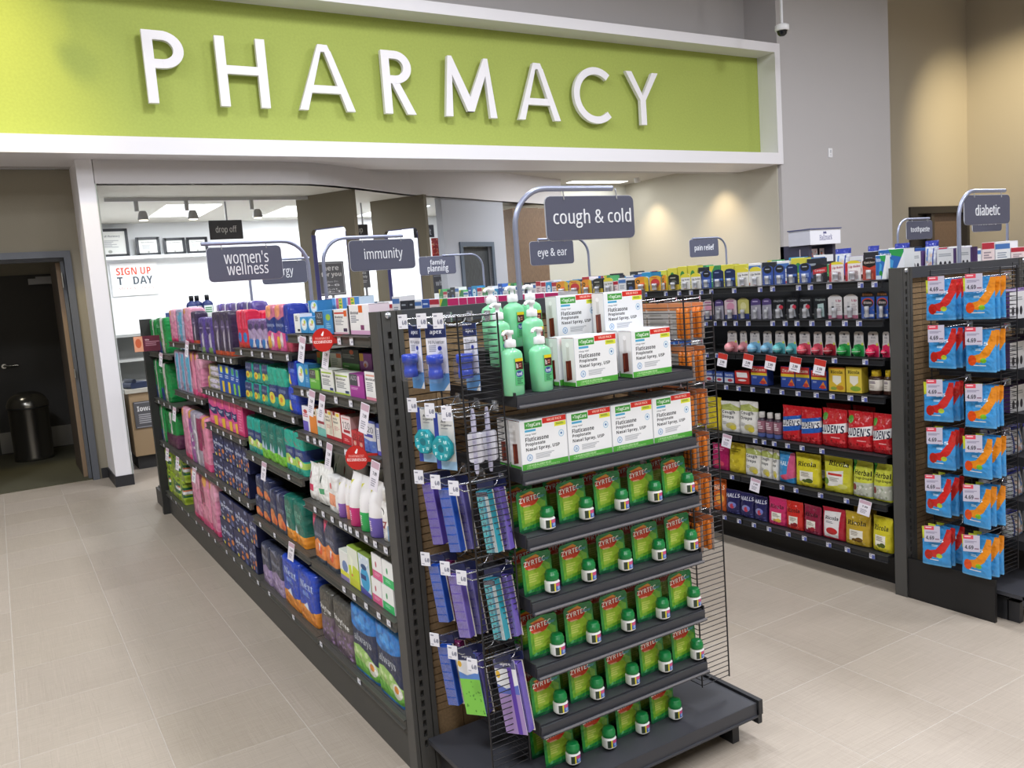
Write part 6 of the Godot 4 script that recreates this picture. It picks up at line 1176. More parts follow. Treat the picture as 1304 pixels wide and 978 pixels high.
func stock_far_tops() -> void:
	# cartons on the top shelves that only show their heads over the nearer goods
	rng.seed = 91
	var kinds := ["gen_white", "gen_red", "gen_blue", "gen_cyan", "gen_white", "gen_dark", "gen_green"]
	var z := -2.62
	while z > -6.7:
		var w := rng.randf_range(0.07, 0.12)
		var kn: String = "gen_magenta" if z > -3.5 else kinds[rng.randi() % kinds.size()]
		goods("b", kn, V(1.86, 1.447, z - w * 0.5), PI / 2, w * 0.96, 0.085 if z > -4.0 else rng.randf_range(0.07, 0.11), 0.09, "cold side of the pad run")
		z -= w
	for u in [245.5, 252.5, 265.5]:
		var bt := hit(u, 398, 2, -7.2 - (0.06 if u == 252.5 else 0.0))
		goods("n", "bottle_navy", V(bt.x, 1.427, bt.z), 0.0, 0.085, 0.25, 0.085, "far end of the pad run")
	z = -4.02
	while z > -6.9:
		var w := rng.randf_range(0.06, 0.1)
		goods("b", kinds[rng.randi() % kinds.size()], V(3.53, 1.472, z - w * 0.5), -PI / 2, w * 0.96, rng.randf_range(0.07, 0.12), 0.08, "far end of the cough run")
		z -= w
	z = -2.5
	while z > -6.9:
		var w := rng.randf_range(0.07, 0.12)
		if z > -3.3:
			var bag := int(z * 10.0) % 2 == 0
			goods("g" if bag else "b", "bandage_bag" if bag else "meter_box", V(4.36, 1.472, z - w * 0.5), PI / 2, w * 0.96, 0.17 if bag else 0.12, 0.05, "rear of the cough run")
		else:
			goods("b", kinds[rng.randi() % kinds.size()], V(4.36, 1.472, z - w * 0.5), PI / 2, w * 0.96, rng.randf_range(0.08, 0.13), 0.09, "rear of the cough run")
		z -= w
	z = -2.9
	while z > -8.0:
		var w := rng.randf_range(0.09, 0.15)
		goods("b", kinds[rng.randi() % kinds.size()], V(6.1, 1.47, z - w * 0.5), -PI / 2, w * 0.96, rng.randf_range(0.1, 0.17), 0.1, "dental run")
		z -= w
func stock_right_second() -> void:
	# the next bay of the cough run, half hidden behind the near end cap
	rng.seed = 77
	var sets := [[1.294, ["lip_pink", "lip_purp", "lip_lime", "lip_dark"], "b", 0.11, 0.05], [1.113, ["gen_blue", "gen_cyan", "gen_white"], "b", 0.1, 0.06], [0.938, ["sucr_blue", "zic_red", "gen_blue"], "b", 0.1, 0.06], [0.656, ["yel_bag", "cough_wht", "org_bag"], "g", 0.18, 0.11], [0.426, ["mag_bag", "yel_bag", "halls_blue"], "g", 0.16, 0.1], [0.178, ["org_bag", "ric_yel", "halls_navy"], "g", 0.16, 0.1]]
	var nm := ["second", "third", "fourth", "fifth", "sixth", "base"]
	for i in sets.size():
		var q: Array = sets[i]
		var z := -3.62 if i > 0 else -3.6
		while z > -4.1:
			var dn: String = q[1][rng.randi() % q[1].size()]
			goods(q[2], dn, V(3.49, q[0], z - q[4] * 0.5), -PI / 2, q[4] * 0.94, q[3] * rng.randf_range(0.9, 1.05), 0.045, "%s shelf, next bay" % nm[i])
			z -= q[4]

func stock_end_cap() -> void:
	var zf := -1.975
	# allergy tablets: five to a shelf on five shelves
	var card_pts := PackedVector2Array([V2(-0.05, 0), V2(0.05, 0), V2(0.052, 0.006), V2(0.052, 0.112), V2(0.046, 0.12), V2(0.0, 0.123), V2(-0.046, 0.12), V2(-0.052, 0.112), V2(-0.052, 0.006)])
	var cap := lathe([[0.0, 0.0205], [0.003, 0.022], [0.018, 0.0215], [0.0195, 0.019], [0.0265, 0.0185], [0.028, 0.0165], [0.0285, 0.0]], 18)
	var body := loft([[0.0, 0.019, 0.019, 2.6], [0.002, 0.0215, 0.0215, 2.6], [0.03, 0.0215, 0.0215, 2.6], [0.036, 0.019, 0.019, 2.2], [0.039, 0.018, 0.018, 2.0]], 18)
	var lab := loft([[0.0, 0.0219, 0.0219, 2.6], [0.027, 0.0219, 0.0219, 2.6]], 18, D["zlabel"].uv, 0.044, 0.027)
	var names := ["first", "second", "third", "fourth", "base"]
	var ys := [0.828, 0.64, 0.447, 0.27, 0.093]
	var cm := card_mesh(card_pts, 0.002, "zyr", 0.104, 0.123)
	rng.seed = 5
	for r in 5:
		var y: float = ys[r] + 0.0345
		for k in range(5 if r < 4 else 4):
			for q in 2:
				var lab_txt := "green allergy card with white bottle, %s on the %s tablet shelf" % ["front row" if q == 0 else "second row", names[r]]
				if r == 4:
					lab_txt = "green allergy card with white bottle, %s on the base deck" % ("front row" if q == 0 else "second row")
				var at := V(1.257 + k * 0.136 + rng.randf_range(-0.004, 0.004), y + (0.0 if r < 4 else 0.0065), zf - 0.02 - q * 0.07)
				if r == 4:
					at.x += 0.03
				var t := thing("allergy_tablet_card", lab_txt, "card", at, rng.randf_range(-0.05, 0.05), lab_txt)
				part(t, "card", cm, sheet_mat(0.28), V(0, 0, -0.02), Vector3(-0.06, 0, 0))
				if q == 0:
					var b := part(t, "bottle", body, mat("e8e8e8", 0.35), V(0.028, 0.008, 0.008))
					b.scale = Vector3.ONE * 0.96
					part(b, "cap", cap, mat("14783c", 0.3), V(0, 0.036, 0))
					part(b, "label", lab, sheet_mat(0.35), V(0, 0.004, 0))
	# nasal spray cartons
	for k in 4:
		for q in 2:
			var tx := "white nasal spray carton with amber vial, %s of the full shelf" % ("front row" if q == 0 else "second row")
			solo("nasal_spray_box", pbox(0.16, 0.142, 0.058, "flut", "flut_side"), sheet_mat(0.4), tx, "box", V(1.286 + k * 0.161, 1.0515, zf - 0.03 - q * 0.064), 0.0, tx)
	var at2 := [[V(1.478, 1.2665, zf - 0.02), 0.05, 0.0], [V(1.69, 1.2665, zf - 0.02), 0.03, 0.0], [V(1.466, 1.2665, zf - 0.085), 0.04, 0.0], [V(1.69, 1.2665, zf - 0.085), 0.03, 0.0]]
	for a in at2:
		var tx := "white nasal spray carton standing on the sanitizer shelf"
		solo("nasal_spray_box", pbox(0.16, 0.142, 0.058, "flut", "flut_side"), sheet_mat(0.4), tx, "box", a[0], a[1], tx)
	var rs := thing("display_riser", "black riser step behind the nasal spray cartons", "riser", V(1.62, 1.2665, zf - 0.2))
	part(rs, "step", bevel_box(V(0.42, 0.118, 0.1), 0.004), mat("1c1c20", 0.4), V(0, 0.059, 0))
	for a in [V(1.552, 1.3845, zf - 0.2), V(1.688, 1.3845, zf - 0.14)]:
		var tx := "white nasal spray carton raised on the black riser step"
		solo("nasal_spray_box", pbox(0.16, 0.142, 0.058, "flut", "flut_side"), sheet_mat(0.4), tx, "box", a, 0.03, tx)
	# hand sanitizer pumps
	var gel := StandardMaterial3D.new()
	gel.albedo_color = Color("86d6a6")
	gel.roughness = 0.08
	gel.clearcoat_enabled = true
	gel.clearcoat = 0.6
	gel.subsurf_scatter_enabled = true
	gel.subsurf_scatter_strength = 0.25
	var bm := loft([[0.0, 0.027, 0.021, 3.6], [0.003, 0.03, 0.0225, 3.6], [0.06, 0.0315, 0.0235, 3.6], [0.112, 0.031, 0.023, 3.4], [0.121, 0.028, 0.021, 3.0], [0.127, 0.019, 0.017, 2.4], [0.13, 0.0135, 0.0135, 2.0], [0.138, 0.013, 0.013, 2.0]], 24)
	var pump := begin()
	pump.append_from(lathe([[0, 0.0155], [0.002, 0.0165], [0.018, 0.016], [0.02, 0.013], [0.022, 0.006], [0.034, 0.006], [0.035, 0.012], [0.046, 0.0115], [0.047, 0.0]], 16), 0, Transform3D())
	pump.append_from(tube([V(0, 0.043, 0), V(-0.018, 0.044, 0.006), V(-0.03, 0.041, 0.01), V(-0.034, 0.035, 0.011)], 0.0048, 8), 0, Transform3D())
	var pm := pump.commit()
	var step := thing("display_riser", "black riser steps under the sanitizer pumps", "riser", V(1.305, 1.2665, zf - 0.16))
	part(step, "step", bevel_box(V(0.2, 0.075, 0.08), 0.004), mat("1c1c20", 0.4), V(0, 0.0375, 0.04))
	part(step, "step", bevel_box(V(0.2, 0.12, 0.12), 0.004), mat("1c1c20", 0.4), V(0, 0.06, -0.06))
	var spots: Array = []
	for q in [[652, 470, -1.998, 1.2665, 0], [689, 470, -1.998, 1.2665, 0], [636, 430, -2.09, 1.3415, 1], [679, 425, -2.09, 1.3415, 1], [627, 400, -2.17, 1.3865, 2], [654, 400, -2.17, 1.3865, 2], [676, 395, -2.18, 1.3865, 2]]:
		spots.append([V(hit(q[0], q[1], 2, q[2]).x, q[3], q[2]), q[4]])
	for a in spots:
		var tx: String = "clear green hand sanitizer pump bottle, " + ["front row on the shelf", "middle row on the low step", "back row on the high step"][a[1]]
		var t := thing("sanitizer_bottle", tx, "bottle", a[0], 0.15, tx)
		part(t, "bottle", bm, gel)
		part(t, "pump", pm, mat("ecebf0", 0.3), V(0, 0.134, 0))
		var lb := part(t, "label", pbox(0.032, 0.075, 0.0006, "purell"), sheet_mat(0.35), V(0.006, 0.028, 0.0237))
func stock_wing_a(tips: Array) -> void:
	# cards hanging on the hooks of the near wing; hooks run down five rows of three
	var names := ["top", "second", "third", "fourth", "lowest"]
	for i in tips.size():
		var r := i / 3
		var k := i % 3
		var tip: Vector3 = tips[i]
		var hang := tip + V(0.1 if k == 2 else 0.04, -0.02, 0)
		var wh: String = "%s hook row" % names[r]
		match r:
			0:
				var t := thing("pill_crusher", "blue pill crusher on white and navy hang card, " + wh, "card", hang + V(0, -0.19, -0.012 if k != 1 else 0.0), -PI / 2 + (0.15 if k != 1 else 0.75), "pill crushers on the top hook row")
				part(t, "card", pbox(0.062, 0.19, 0.0015, "crusher"), sheet_mat(0.4))
				part(t, "crusher", lathe([[0.0, 0.018], [0.002, 0.021], [0.022, 0.021], [0.024, 0.019], [0.042, 0.019], [0.044, 0.024], [0.066, 0.024], [0.068, 0.02]], 16), mat("2a45b8", 0.3), V(0, 0.038, 0.024))
				part(t, "blister", bevel_box(V(0.054, 0.07, 0.046), 0.012), clear_m, V(0, 0.062, 0.022))
			1:
				if k < 2:
					var t := thing("round_pill_box", "round teal pill box on white hang card, " + wh, "card", hang + V(0.0, -0.165, 0.0), -PI / 2 + 0.35, "round pill boxes on the second hook row")
					part(t, "card", pbox(0.078, 0.165, 0.0015, "round_pill"), sheet_mat(0.4))
					var dm := part(t, "pill_dial", lathe([[0, 0.0365], [0.002, 0.0385], [0.016, 0.0385], [0.018, 0.0365]], 8), mat("1f9aa6", 0.25), V(0.0, 0.065, 0.002), Vector3(PI / 2, 0, 0))
					part(dm, "dial_face", disc("teal_dial", 0.034), sheet_mat(0.3), V(0, 0.0186, 0))
				else:
					for s in 2:
						var t := thing("finger_splint", "pale lavender hinged splint, " + wh, "splint", tip + V(0.08 + s * 0.045, -0.19, 0.0), -PI / 2 + 0.6, "lavender splints on the second hook row")
						part(t, "splint_bar", loft([[0.0, 0.004, 0.002, 3.0], [0.012, 0.007, 0.004, 3.0], [0.16, 0.0075, 0.004, 3.0], [0.185, 0.004, 0.002, 3.0]], 10, D["splint"].uv, 0.02, 0.19), sheet_mat(0.4))
						part(t, "pad", bevel_box(V(0.042, 0.085, 0.012), 0.008), mat("dadae6", 0.5), V(0, 0.075, -0.004))
			_:
				var sets := {2: [["purple_pill", 0.2], ["blue_pill", 0.2], ["teal_pill", 0.19]], 3: [["blue_pill", 0.19], ["violet_pill", 0.2], ["teal_pill", 0.19]], 4: [["blue_pill", 0.2], ["green_am", 0.19], ["lilac_am", 0.22]]}
				var st: Array = sets[r][k]
				var count := 2
				for s in count:
					var dn: String = st[0] if s == 0 else ["plum_pill", "slate_pill", "violet_pill"][k]
					var flat: bool = dn.ends_with("_am")
					var t := thing("pill_organizer", D[dn].desc + ", " + wh, "organizer", hang, -PI / 2 + 0.45, D[dn].desc + ", " + wh)
					t.rotation.z = 0.13
					t.position = hang + V(s * 0.04, 0, 0) - t.basis * V(0, st[1], 0)
					part(t, "card", pbox(0.074 if flat else 0.046, st[1], 0.0015, dn if flat else "price469"), mat("e4ded2", 0.5) if not flat else sheet_mat(0.4))
					if not flat:
						var s7 := part(t, "case", pbox(0.042, st[1] * 0.93, 0.024, dn), sheet_mat(0.22), V(0, 0.004, 0.0128))
						part(s7, "lid_seams", seams(0.042, st[1] * 0.93), mat("ffffff", 0.3) if dn == "none" else clear_m, V(0, 0, 0.0122))
					part(t, "header", bevel_box(V(0.058, 0.026, 0.003), 0.005), mat("20264c", 0.35), V(0, st[1] + 0.004, 0))
func seams(w: float, h: float) -> ArrayMesh:
	var st := begin()
	for i in 7:
		bx(st, V(0, h * (i + 0.5) / 7.0, 0.0012), V(w * 0.86, h / 7.0 * 0.84, 0.0024))
	return st.commit()
func disc(dn: String, r: float) -> ArrayMesh:
	var st := begin()
	var q: Rect2 = D[dn].uv
	var pts: Array = []
	var uv: Array = []
	for i in 20:
		var a := -TAU * i / 20.0
		pts.append(V(cos(a) * r, 0, sin(a) * r))
		uv.append(q.position + q.size * V2(0.5 + cos(a) * 0.49, 0.5 + sin(a) * 0.49))
	poly(st, pts, uv)
	return st.commit()
func stock_wing_a_right() -> void:
	# orange stick packs hanging behind the far wing grid
	rng.seed = 33
	var names := ["top", "second", "third", "fourth", "fifth", "sixth"]
	var t0 := get_node("end_cap_shelving") as Node3D
	for r in 6:
		var y: float = 1.468 - r * 0.142
		for k in 3:
			var z := -2.062 - k * 0.112
			var st := begin()
			tube_into(st, [V(1.868, 0, 0), V(1.99, 0.004, 0)], 0.0022, 6)
			var hk := at_part(t0, "hook", st.commit(), mat("c4c6cc", 0.22, 0.85), V(0, y + 0.012, z))
			part(hk, "price_tag", pbox(0.05, 0.045, 0.0012, "price469"), sheet_mat(0.4), V(1.992, -0.035, 0), Vector3(0, PI / 2 - 0.7, 0))
			var tx: String = "orange stick pack on grey card, %s row of the far wing" % names[r]
			for q in 2:
				var t := thing("toothbrush_pack", tx, "card", V(1.905 + q * 0.05, y - 0.116, z), PI / 2, "orange stick packs behind the wire wing")
				part(t, "card", pbox(0.104, 0.12, 0.0015, "stick_pack"), sheet_mat(0.4))
				if k == 0 or q == 1:
					for s in 3:
						part(t, "orange_stick", loft([[0, 0.006, 0.006, 2.0], [0.004, 0.0085, 0.0085, 2.0], [0.092, 0.0085, 0.0085, 2.0], [0.098, 0.004, 0.004, 2.0]], 10), mat("dc7a24", 0.3), V(-0.04 + s * 0.019, 0.006, -0.011 if k == 0 else 0.011))
func stock_wing_b(tips: Array) -> void:
	var names := ["top", "second", "third", "fourth", "fifth", "lowest"]
	rng.seed = 44
	for i in tips.size():
		var r := i / 2
		var k := i % 2
		for s in 3:
			var dn := "gummy" if k == 0 else "gummy_o"
			var tx: String = D[dn].desc + ", %s hook row" % names[r]
			var p: Vector3 = tips[i] + V(0.035 + s * 0.042, -0.172, 0.004 + rng.randf_range(-0.01, 0.01))
			goods_plain("gummy_pouch", pbag(0.124, 0.17, 0.028, dn), sheet_mat(0.2), tx, "pouch", p, -PI / 2 + rng.randf_range(-0.12, 0.2), tx)
func goods_plain(n: String, mesh: Mesh, m: Material, label: String, cat: String, at: Vector3, turn: float, grp: String) -> void:
	solo(n, mesh, m, label, cat, at, turn, grp)
func stock_end_cap_b() -> void:
	# goods at the edge of the second end cap
	rng.seed = 61
	for r in 6:
		var y: float = [1.2665, 1.0515, 0.8625, 0.6745, 0.4815, 0.3045][r]
		for k in 4:
			for q in 2:
				var bag := r >= 3
				var dn := "bandage_bag" if bag else "meter_box"
				var tx: String = D[dn].desc + ", shelf %s of the second end cap" % ["one", "two", "three", "four", "five", "six"][r]
				goods("g" if bag else "b", dn, V(3.735 + k * 0.155, y, -1.99 - q * 0.1), 0.0, 0.13, 0.13 if bag else 0.12, 0.06, "shelf %s of the second end cap" % ["one", "two", "three", "four", "five", "six"][r])

func lamp(at: Vector3, size: Vector2, e: float, col: Color, label: String) -> void:
	# a ceiling panel: glowing diffuser with an area light of the same size just below it
	var t := thing("ceiling_light", label, "light", at, 0.0, label)
	part(t, "housing", boxes([[V(0, 0.05, 0), V(size.x + 0.06, 0.08, size.y + 0.06)]]), mat("c8c8c8", 0.5))
	if at.y > 5.0:
		for sx in [-1, 1]:
			part(t, "hanging_rod", tube([V(sx * size.x * 0.4, 0.09, 0), V(sx * size.x * 0.4, 6.7 - at.y, 0)], 0.008), mat("b8b8b8", 0.4))
	var g := glow("ffffff", 1.6)
	g.emission = col
	part(t, "diffuser", box(V(size.x, 0.01, size.y)), g, V(0, 0.004, 0))
	var l := AreaLight3D.new()
	l.name = "area_light"
	l.area_size = size
	l.light_energy = e
	l.light_color = col
	l.shadow_enabled = true
	t.add_child(l)
	l.position = V(0, -0.012, 0)
	l.rotation = Vector3(-PI / 2, 0, 0)
func spot(at: Vector3, to: Vector3, e: float, ang: float, col: Color, label: String, r := 0.04) -> void:
	var t := thing("track_spotlight", label, "light", at)
	var d := (to - at).normalized()
	var up := Vector3.UP if absf(d.y) < 0.98 else Vector3.RIGHT
	var b := Basis.looking_at(d, up)
	var can := part(t, "can", lathe([[-0.02, 0.03], [-0.015, 0.045], [0.1, 0.05], [0.1, 0.046]], 16), mat("d8d8d8", 0.4))
	can.transform = Transform3D(b * Basis(Vector3.RIGHT, -PI / 2), -d * 0.11)
	part(t, "stem", tube([-d * 0.11, -d * 0.11 + V(0, (6.7 if at.y > 5.0 else 3.13) - at.y - 0.02 - absf(d.y) * 0.11, 0)], 0.012), mat("d8d8d8", 0.4))
	var l := SpotLight3D.new()
	l.name = "spot_light"
	l.light_energy = e
	l.spot_angle = ang
	l.spot_range = 30.0
	l.spot_attenuation = 2.0
	l.light_color = col
	l.light_size = r
	l.shadow_enabled = true
	t.add_child(l)
	l.transform = Transform3D(b, d * 0.02)
func _ready() -> void:
	# camera
	var cam := Camera3D.new()
	cam.name = "Camera"
	add_child(cam)
	cam.transform = Transform3D(Basis(RX, -DN, -FW).orthonormalized(), EYE)
	cam.fov = rad_to_deg(2.0 * atan(489.0 / FPX))
	cam.near = 0.05
	cam.far = 100.0
	cam.current = true
	# environment and exposure
	var we := WorldEnvironment.new()
	we.name = "Environment"
	var env := Environment.new()
	env.background_mode = Environment.BG_COLOR
	env.background_color = Color("505050")
	env.tonemap_mode = Environment.TONE_MAPPER_LINEAR
	env.tonemap_exposure = 1.0
	env.sdfgi_enabled = true
	env.ssao_enabled = true
	env.ssil_enabled = true
	we.environment = env
	add_child(we)
	# store lights: rows of ceiling panels over the aisles
	var wht := Color(0.965, 0.975, 1.0)
	for p in [[-2.2, -5.4, 17], [-2.0, -2.0, 18], [-1.4, 1.6, 18], [2.7, -5.2, 17], [2.9, -0.4, 12], [1.6, 2.8, 15], [6.0, -4.2, 19], [5.6, 0.6, 13], [9.6, -2.6, 28], [12.4, -4.2, 8]]:
		lamp(V(p[0], 5.6, p[1]), V2(0.6, 1.2), p[2], wht, "ceiling panel light above the sales floor")
	# wall washers
	spot(V(13.6, 6.2, -6.0), V(15.938, 2.99, -9.2), 26.0, 27.0, Color(1.0, 0.92, 0.74), "warm spotlight aimed at the beige doorway")
	spot(V(-0.3, 5.3, -6.2), V(-0.1, 3.6, -8.43), 10.0, 28.0, Color(1.0, 0.9, 0.6), "warm spotlight aimed at the left of the header", 0.1)
	spot(V(9.1, 3.05, -9.2), V(9.35, 1.2, -9.2), 1.6, 46.0, Color(1.0, 0.9, 0.74), "recessed downlight beside the alcove wall")
	spot(V(9.1, 3.05, -10.7), V(9.35, 1.2, -10.7), 1.6, 46.0, Color(1.0, 0.9, 0.74), "rear recessed downlight beside the alcove wall")
	# pharmacy room lights
	for p in [[2.1, -10.7], [3.55, -11.0], [5.0, -11.2]]:
		lamp(V(p[0], 2.73, p[1]), V2(0.6, 1.2), 5.0, Color(0.96, 0.98, 1.0), "bright ceiling panel inside the pharmacy room")
	lamp(V(8.0, 3.12, -9.9), V2(0.24, 0.24), 3.2, Color(0.98, 0.99, 1.0), "square downlight in the alcove behind the header")
	lamp(V(8.6, 3.12, -11.1), V2(1.1, 0.2), 1.0, Color(0.98, 0.99, 1.0), "strip light at the back of the alcove")
	lamp(V(6.9, 3.12, -9.1), V2(0.24, 0.24), 3.5, Color(0.98, 0.99, 1.0), "added square downlight brightening the alcove before the bulkhead")  # added lamp, lifts the light on alcove and bulkhead
	lamp(V(-0.5, 2.59, -10.3), V2(0.3, 0.3), 0.3, Color(1.0, 0.97, 0.9), "added unseen lamp brightening the dark passage")  # added fill lamp, no fixture known in the passage
	clear_m = clear_plastic("ffffff", 0.02)
	draw_designs()
	print("designs ", pen)
	build_room()
	build_shelving()
	build_pharmacy()
	build_signs()
	stock_left()
	stock_right()
	stock_far_tops()
	stock_right_second()
	stock_end_cap()
	stock_wing_a_right()
	stock_end_cap_b()
	print("nodes ", get_child_count())
func build_shelving() -> void:
	var lipA := mat("4b4a46", 0.45)
	var lipB := mat("26272a", 0.45)
	var blk := mat("1e1f22", 0.55)
	# run along the women's aisle
	var g := thing("gondola_shelving", "long charcoal shelving run stocked with pads and women's care", "shelving", V(1.5, 0, -4.72))
	at_part(g, "back_panel", box(V(0.04, 1.38, 4.5)), blk, V(1.5, 0.8, -4.72))
	at_part(g, "kick_plate", boxes([[V(0, 0.07, 0), V(0.02, 0.14, 4.5)]]), mat("3c3c3a", 0.5), V(1.01, 0, -4.72))
	at_part(g, "end_panel", boxes([slab(V(0.95, 0, -7.0), V(1.03, 1.52, -6.94)), slab(V(1.03, 0, -6.99), V(2.0, 1.5, -6.95)), slab(V(0.98, 0, -7.45), V(1.1, 0.13, -7.0))]), mat("2c2c2c", 0.5))
	at_part(g, "far_shelf", boxes([slab(V(1.05, 1.41, -7.42), V(1.98, 1.426, -7.01)), slab(V(1.05, 0.14, -7.03), V(1.98, 1.41, -7.005)), slab(V(1.05, 1.38, -7.43), V(1.98, 1.425, -7.42))]), blk)
	at_part(g, "base_step", boxes([slab(V(1.0, 0.0, -7.45), V(2.0, 0.14, -7.0))]), blk)
	var bz := [-2.46, -3.33, -4.23, -5.12, -6.03, -6.96]
	var lipy := [[1.43, 1.222, 1.043, 0.76, 0.505], [1.353, 1.098, 0.841, 0.513], [1.303, 1.101, 0.896, 0.571], [1.352, 1.028, 0.57], [1.26, 0.905, 0.571]]
	var tagu := [[[381, 388.3, 396, 432, 447.6, 471], [384.8, 392.4, 427.8, 446.6], [392, 400.7, 408, 440.6], [401.2, 411.5, 423, 434, 440, 446, 455, 466, 477.7, 491.2, 500.9], [438, 450.9, 466.2, 482.2, 495, 509]],
		[[307, 321, 334, 345, 366], [297.9, 313.8, 331.6, 349.6, 373.3], [322.2, 367.8], [331.3, 349.7, 398]],
		[[259, 265, 275, 285, 294], [262.9, 266.5, 271, 276.5, 283, 297], [269, 277, 284.5, 294.2, 306], [262.9, 277, 286.8, 293, 305, 316]],
		[[221, 238, 247, 251], [239.4, 248, 257.2], [238.6, 250, 262]], [[203, 206], [202, 209, 216.5], [208.6]]]
	for b in 5:
		for s in lipy[b].size():
			shelf_run(g, 0.988, lipy[b][s], bz[b], bz[b + 1], 0.34 if s < 2 else 0.42, lipA, tagu[b][s], "tagp")
		var base := shelf_run(g, 0.988, 0.172, bz[b], bz[b + 1], 0.48, lipA, [288.6, 298, 308, 318, 328.5, 342.9, 373.6, 408.8, 457.3, 522, 258, 266, 274, 232, 240, 250, 218, 224], "tagp")
		base.name = "base_shelf"
		at_part(g, "post", box(V(0.03, 1.36, 0.03)), blk, V(1.46, 0.8, bz[b + 1]))
	# far side of that run: a plain board under the goods that show over the top
	at_part(g, "rear_shelf", boxes([[V(0, 0, 0), V(0.5, 0.014, 4.4)], [V(0.25, 0.0, 0), V(0.01, 0.04, 4.4)]]), blk, V(1.78, 1.438, -4.72))
	at_part(g, "rear_kick_plate", boxes([[V(0, 0.08, 0), V(0.02, 0.16, 4.5)]]), blk, V(2.04, 0, -4.72))
	for y in [1.2, 0.95, 0.7, 0.45, 0.17]:
		at_part(g, "rear_shelf", boxes([[V(0, 0, 0), V(0.5, 0.014, 4.4)], [V(0.25, 0.0, 0), V(0.01, 0.04, 4.4)]]), blk, V(1.78, y, -4.72))
	for f in [[1.337, 205, 451, "flag", 0.04, 0.1], [1.335, 238, 436, "flag", 0.035, 0.1], [1.4, 384, 432, "flag", 0.035, 0.1], [1.4, 415, 441, "flag", 0.035, 0.09], [1.208, 396, 500, "flag", 0.035, 0.1], [1.208, 409, 505, "flag", 0.032, 0.1], [1.208, 463, 517, "flag", 0.04, 0.1], [1.03, 418, 567, "flag", 0.032, 0.1], [1.03, 476, 590, "flag", 0.04, 0.1], [0.83, 336, 590, "flag", 0.035, 0.09], [0.5, 371, 692, "flag", 0.04, 0.085], [0.56, 247, 597, "flag", 0.04, 0.1], [0.56, 226, 583, "flag", 0.04, 0.1], [0.56, 213, 572, "flag", 0.04, 0.1], [0.89, 222, 520, "flag", 0.04, 0.1], [0.53, 364, 688, "flag", 0.0, 0.0]]:
		if f[4] > 0.0:
			var p := hit(f[1], f[2], 0, 0.975)
			var o := at_part(g, "price_flag", pbox(f[4], f[5], 0.001, f[3]), sheet_mat(0.5), p - V(0.012, f[5] * 0.86, 0), Vector3(0, -PI / 2 + 0.35, 0))
			o.rotation.z = -0.28
	for q in [[411, 433, "first shelf"], [454, 583, "third shelf"]]:
		var p := hit(q[0], q[1], 0, 0.95)
		var t := thing("shelf_sign", "round red pharmacist recommended sign clipped to the %s strip" % q[2], "sign", p, -PI / 2 + 0.75)
		var d := part(t, "disc", disc("pharm_red", 0.04), sheet_mat(0.35), Vector3.ZERO, Vector3(PI / 2, 0, 0))
		part(t, "arm", box(V(0.05, 0.028, 0.002)), mat("b8201c", 0.4), V(0.05, 0.0, -0.002))
		part(t, "backing", lathe([[0, 0.0405], [0.0015, 0.0405]], 20), mat("b8201c", 0.4), V(0, 0, -0.0022), Vector3(PI / 2, 0, 0))
	var mp := hit(190, 440, 0, 0.93)
	var ms := thing("shelf_sign", "maroon flag sign with a face on the last bay's top shelf", "sign", mp, -0.3)
	part(ms, "board", pbox(0.2, 0.11, 0.002, "maroon_sign"), sheet_mat(0.4), V(0, -0.04, 0))
	part(ms, "clip", box(V(0.06, 0.05, 0.002)), mat("5a2030", 0.4), V(0.12, -0.03, 0))
	# end caps
	var tipsA: Array = []
	for q in [[513, 412], [537, 411], [558, 411], [525, 518], [547.5, 525], [569, 529], [533.6, 609.5], [554.7, 616], [578, 624], [542, 714], [567, 726], [588, 738], [553.6, 816.6], [576.5, 833], [601.6, 850]]:
		var p := hit(q[0], q[1], 0, 1.02)
		tipsA.append(p + V(0, 0.012, 0))
	end_cap(0.988, -2.40, "charcoal end cap shelving with sanitizer, nasal spray and green allergy cards", [1.232, 1.017, 0.828, 0.64, 0.447, 0.27], tipsA, ["tagp", 0.034, 0.042], false)
	stock_wing_a(tipsA)
	# run with the cough drops
	var h := thing("gondola_shelving", "black shelving run stocked with lip balm and cough drops", "shelving", V(3.98, 0, -4.72))
	at_part(h, "back_panel", box(V(0.04, 1.38, 4.6)), blk, V(3.98, 0.8, -4.72))
	at_part(h, "kick_plate", box(V(0.02, 0.13, 4.6)), mat("161618", 0.5), V(3.57, 0.065, -4.72))
	var tb := [[905.9, 935, 968, 984, 1017, 1032, 1056, 1096, 1113.7, 822, 848, 865, 880, 893], [898.9, 910, 923, 937, 953, 984, 1000, 1015, 1034, 1055, 1076, 1094], [1062.7, 1102, 900, 912], [924.7, 940.6, 958.5, 977.6, 995.8, 1016.4, 1039.5, 1059.6, 1083, 1100.8], [961.7, 973, 986, 1003, 1021.5, 1046.8], [932.3, 995.8, 1013.7, 1045, 1078], [922.9, 941.3, 960.2, 979.4, 1003.9, 1024.3, 1055.4, 1079.2, 1110.6]]
	var ly := [1.455, 1.277, 1.097, 0.92, 0.639, 0.409, 0.161]
	var shs: Array = []
	for s in 7:
		shs.append(shelf_run(h, 3.443, ly[s], -2.4, -3.31, 0.4, lipB, tb[s], "tagb"))
		shelf_run(h, 3.443, ly[s], -3.31, -4.22, 0.4, lipB, tb[s], "tagb")
		if s == 0:
			for k in 3:
				shelf_run(h, 3.443, ly[s], -4.22 - k * 0.91, -5.13 - k * 0.91, 0.4, lipB, [], "tagb")
	at_part(h, "post", box(V(0.03, 1.36, 0.03)), blk, V(3.94, 0.8, -3.31))
	at_part(h, "rear_shelf", box(V(0.5, 0.014, 4.5)), blk, V(4.25, 1.463, -4.7))
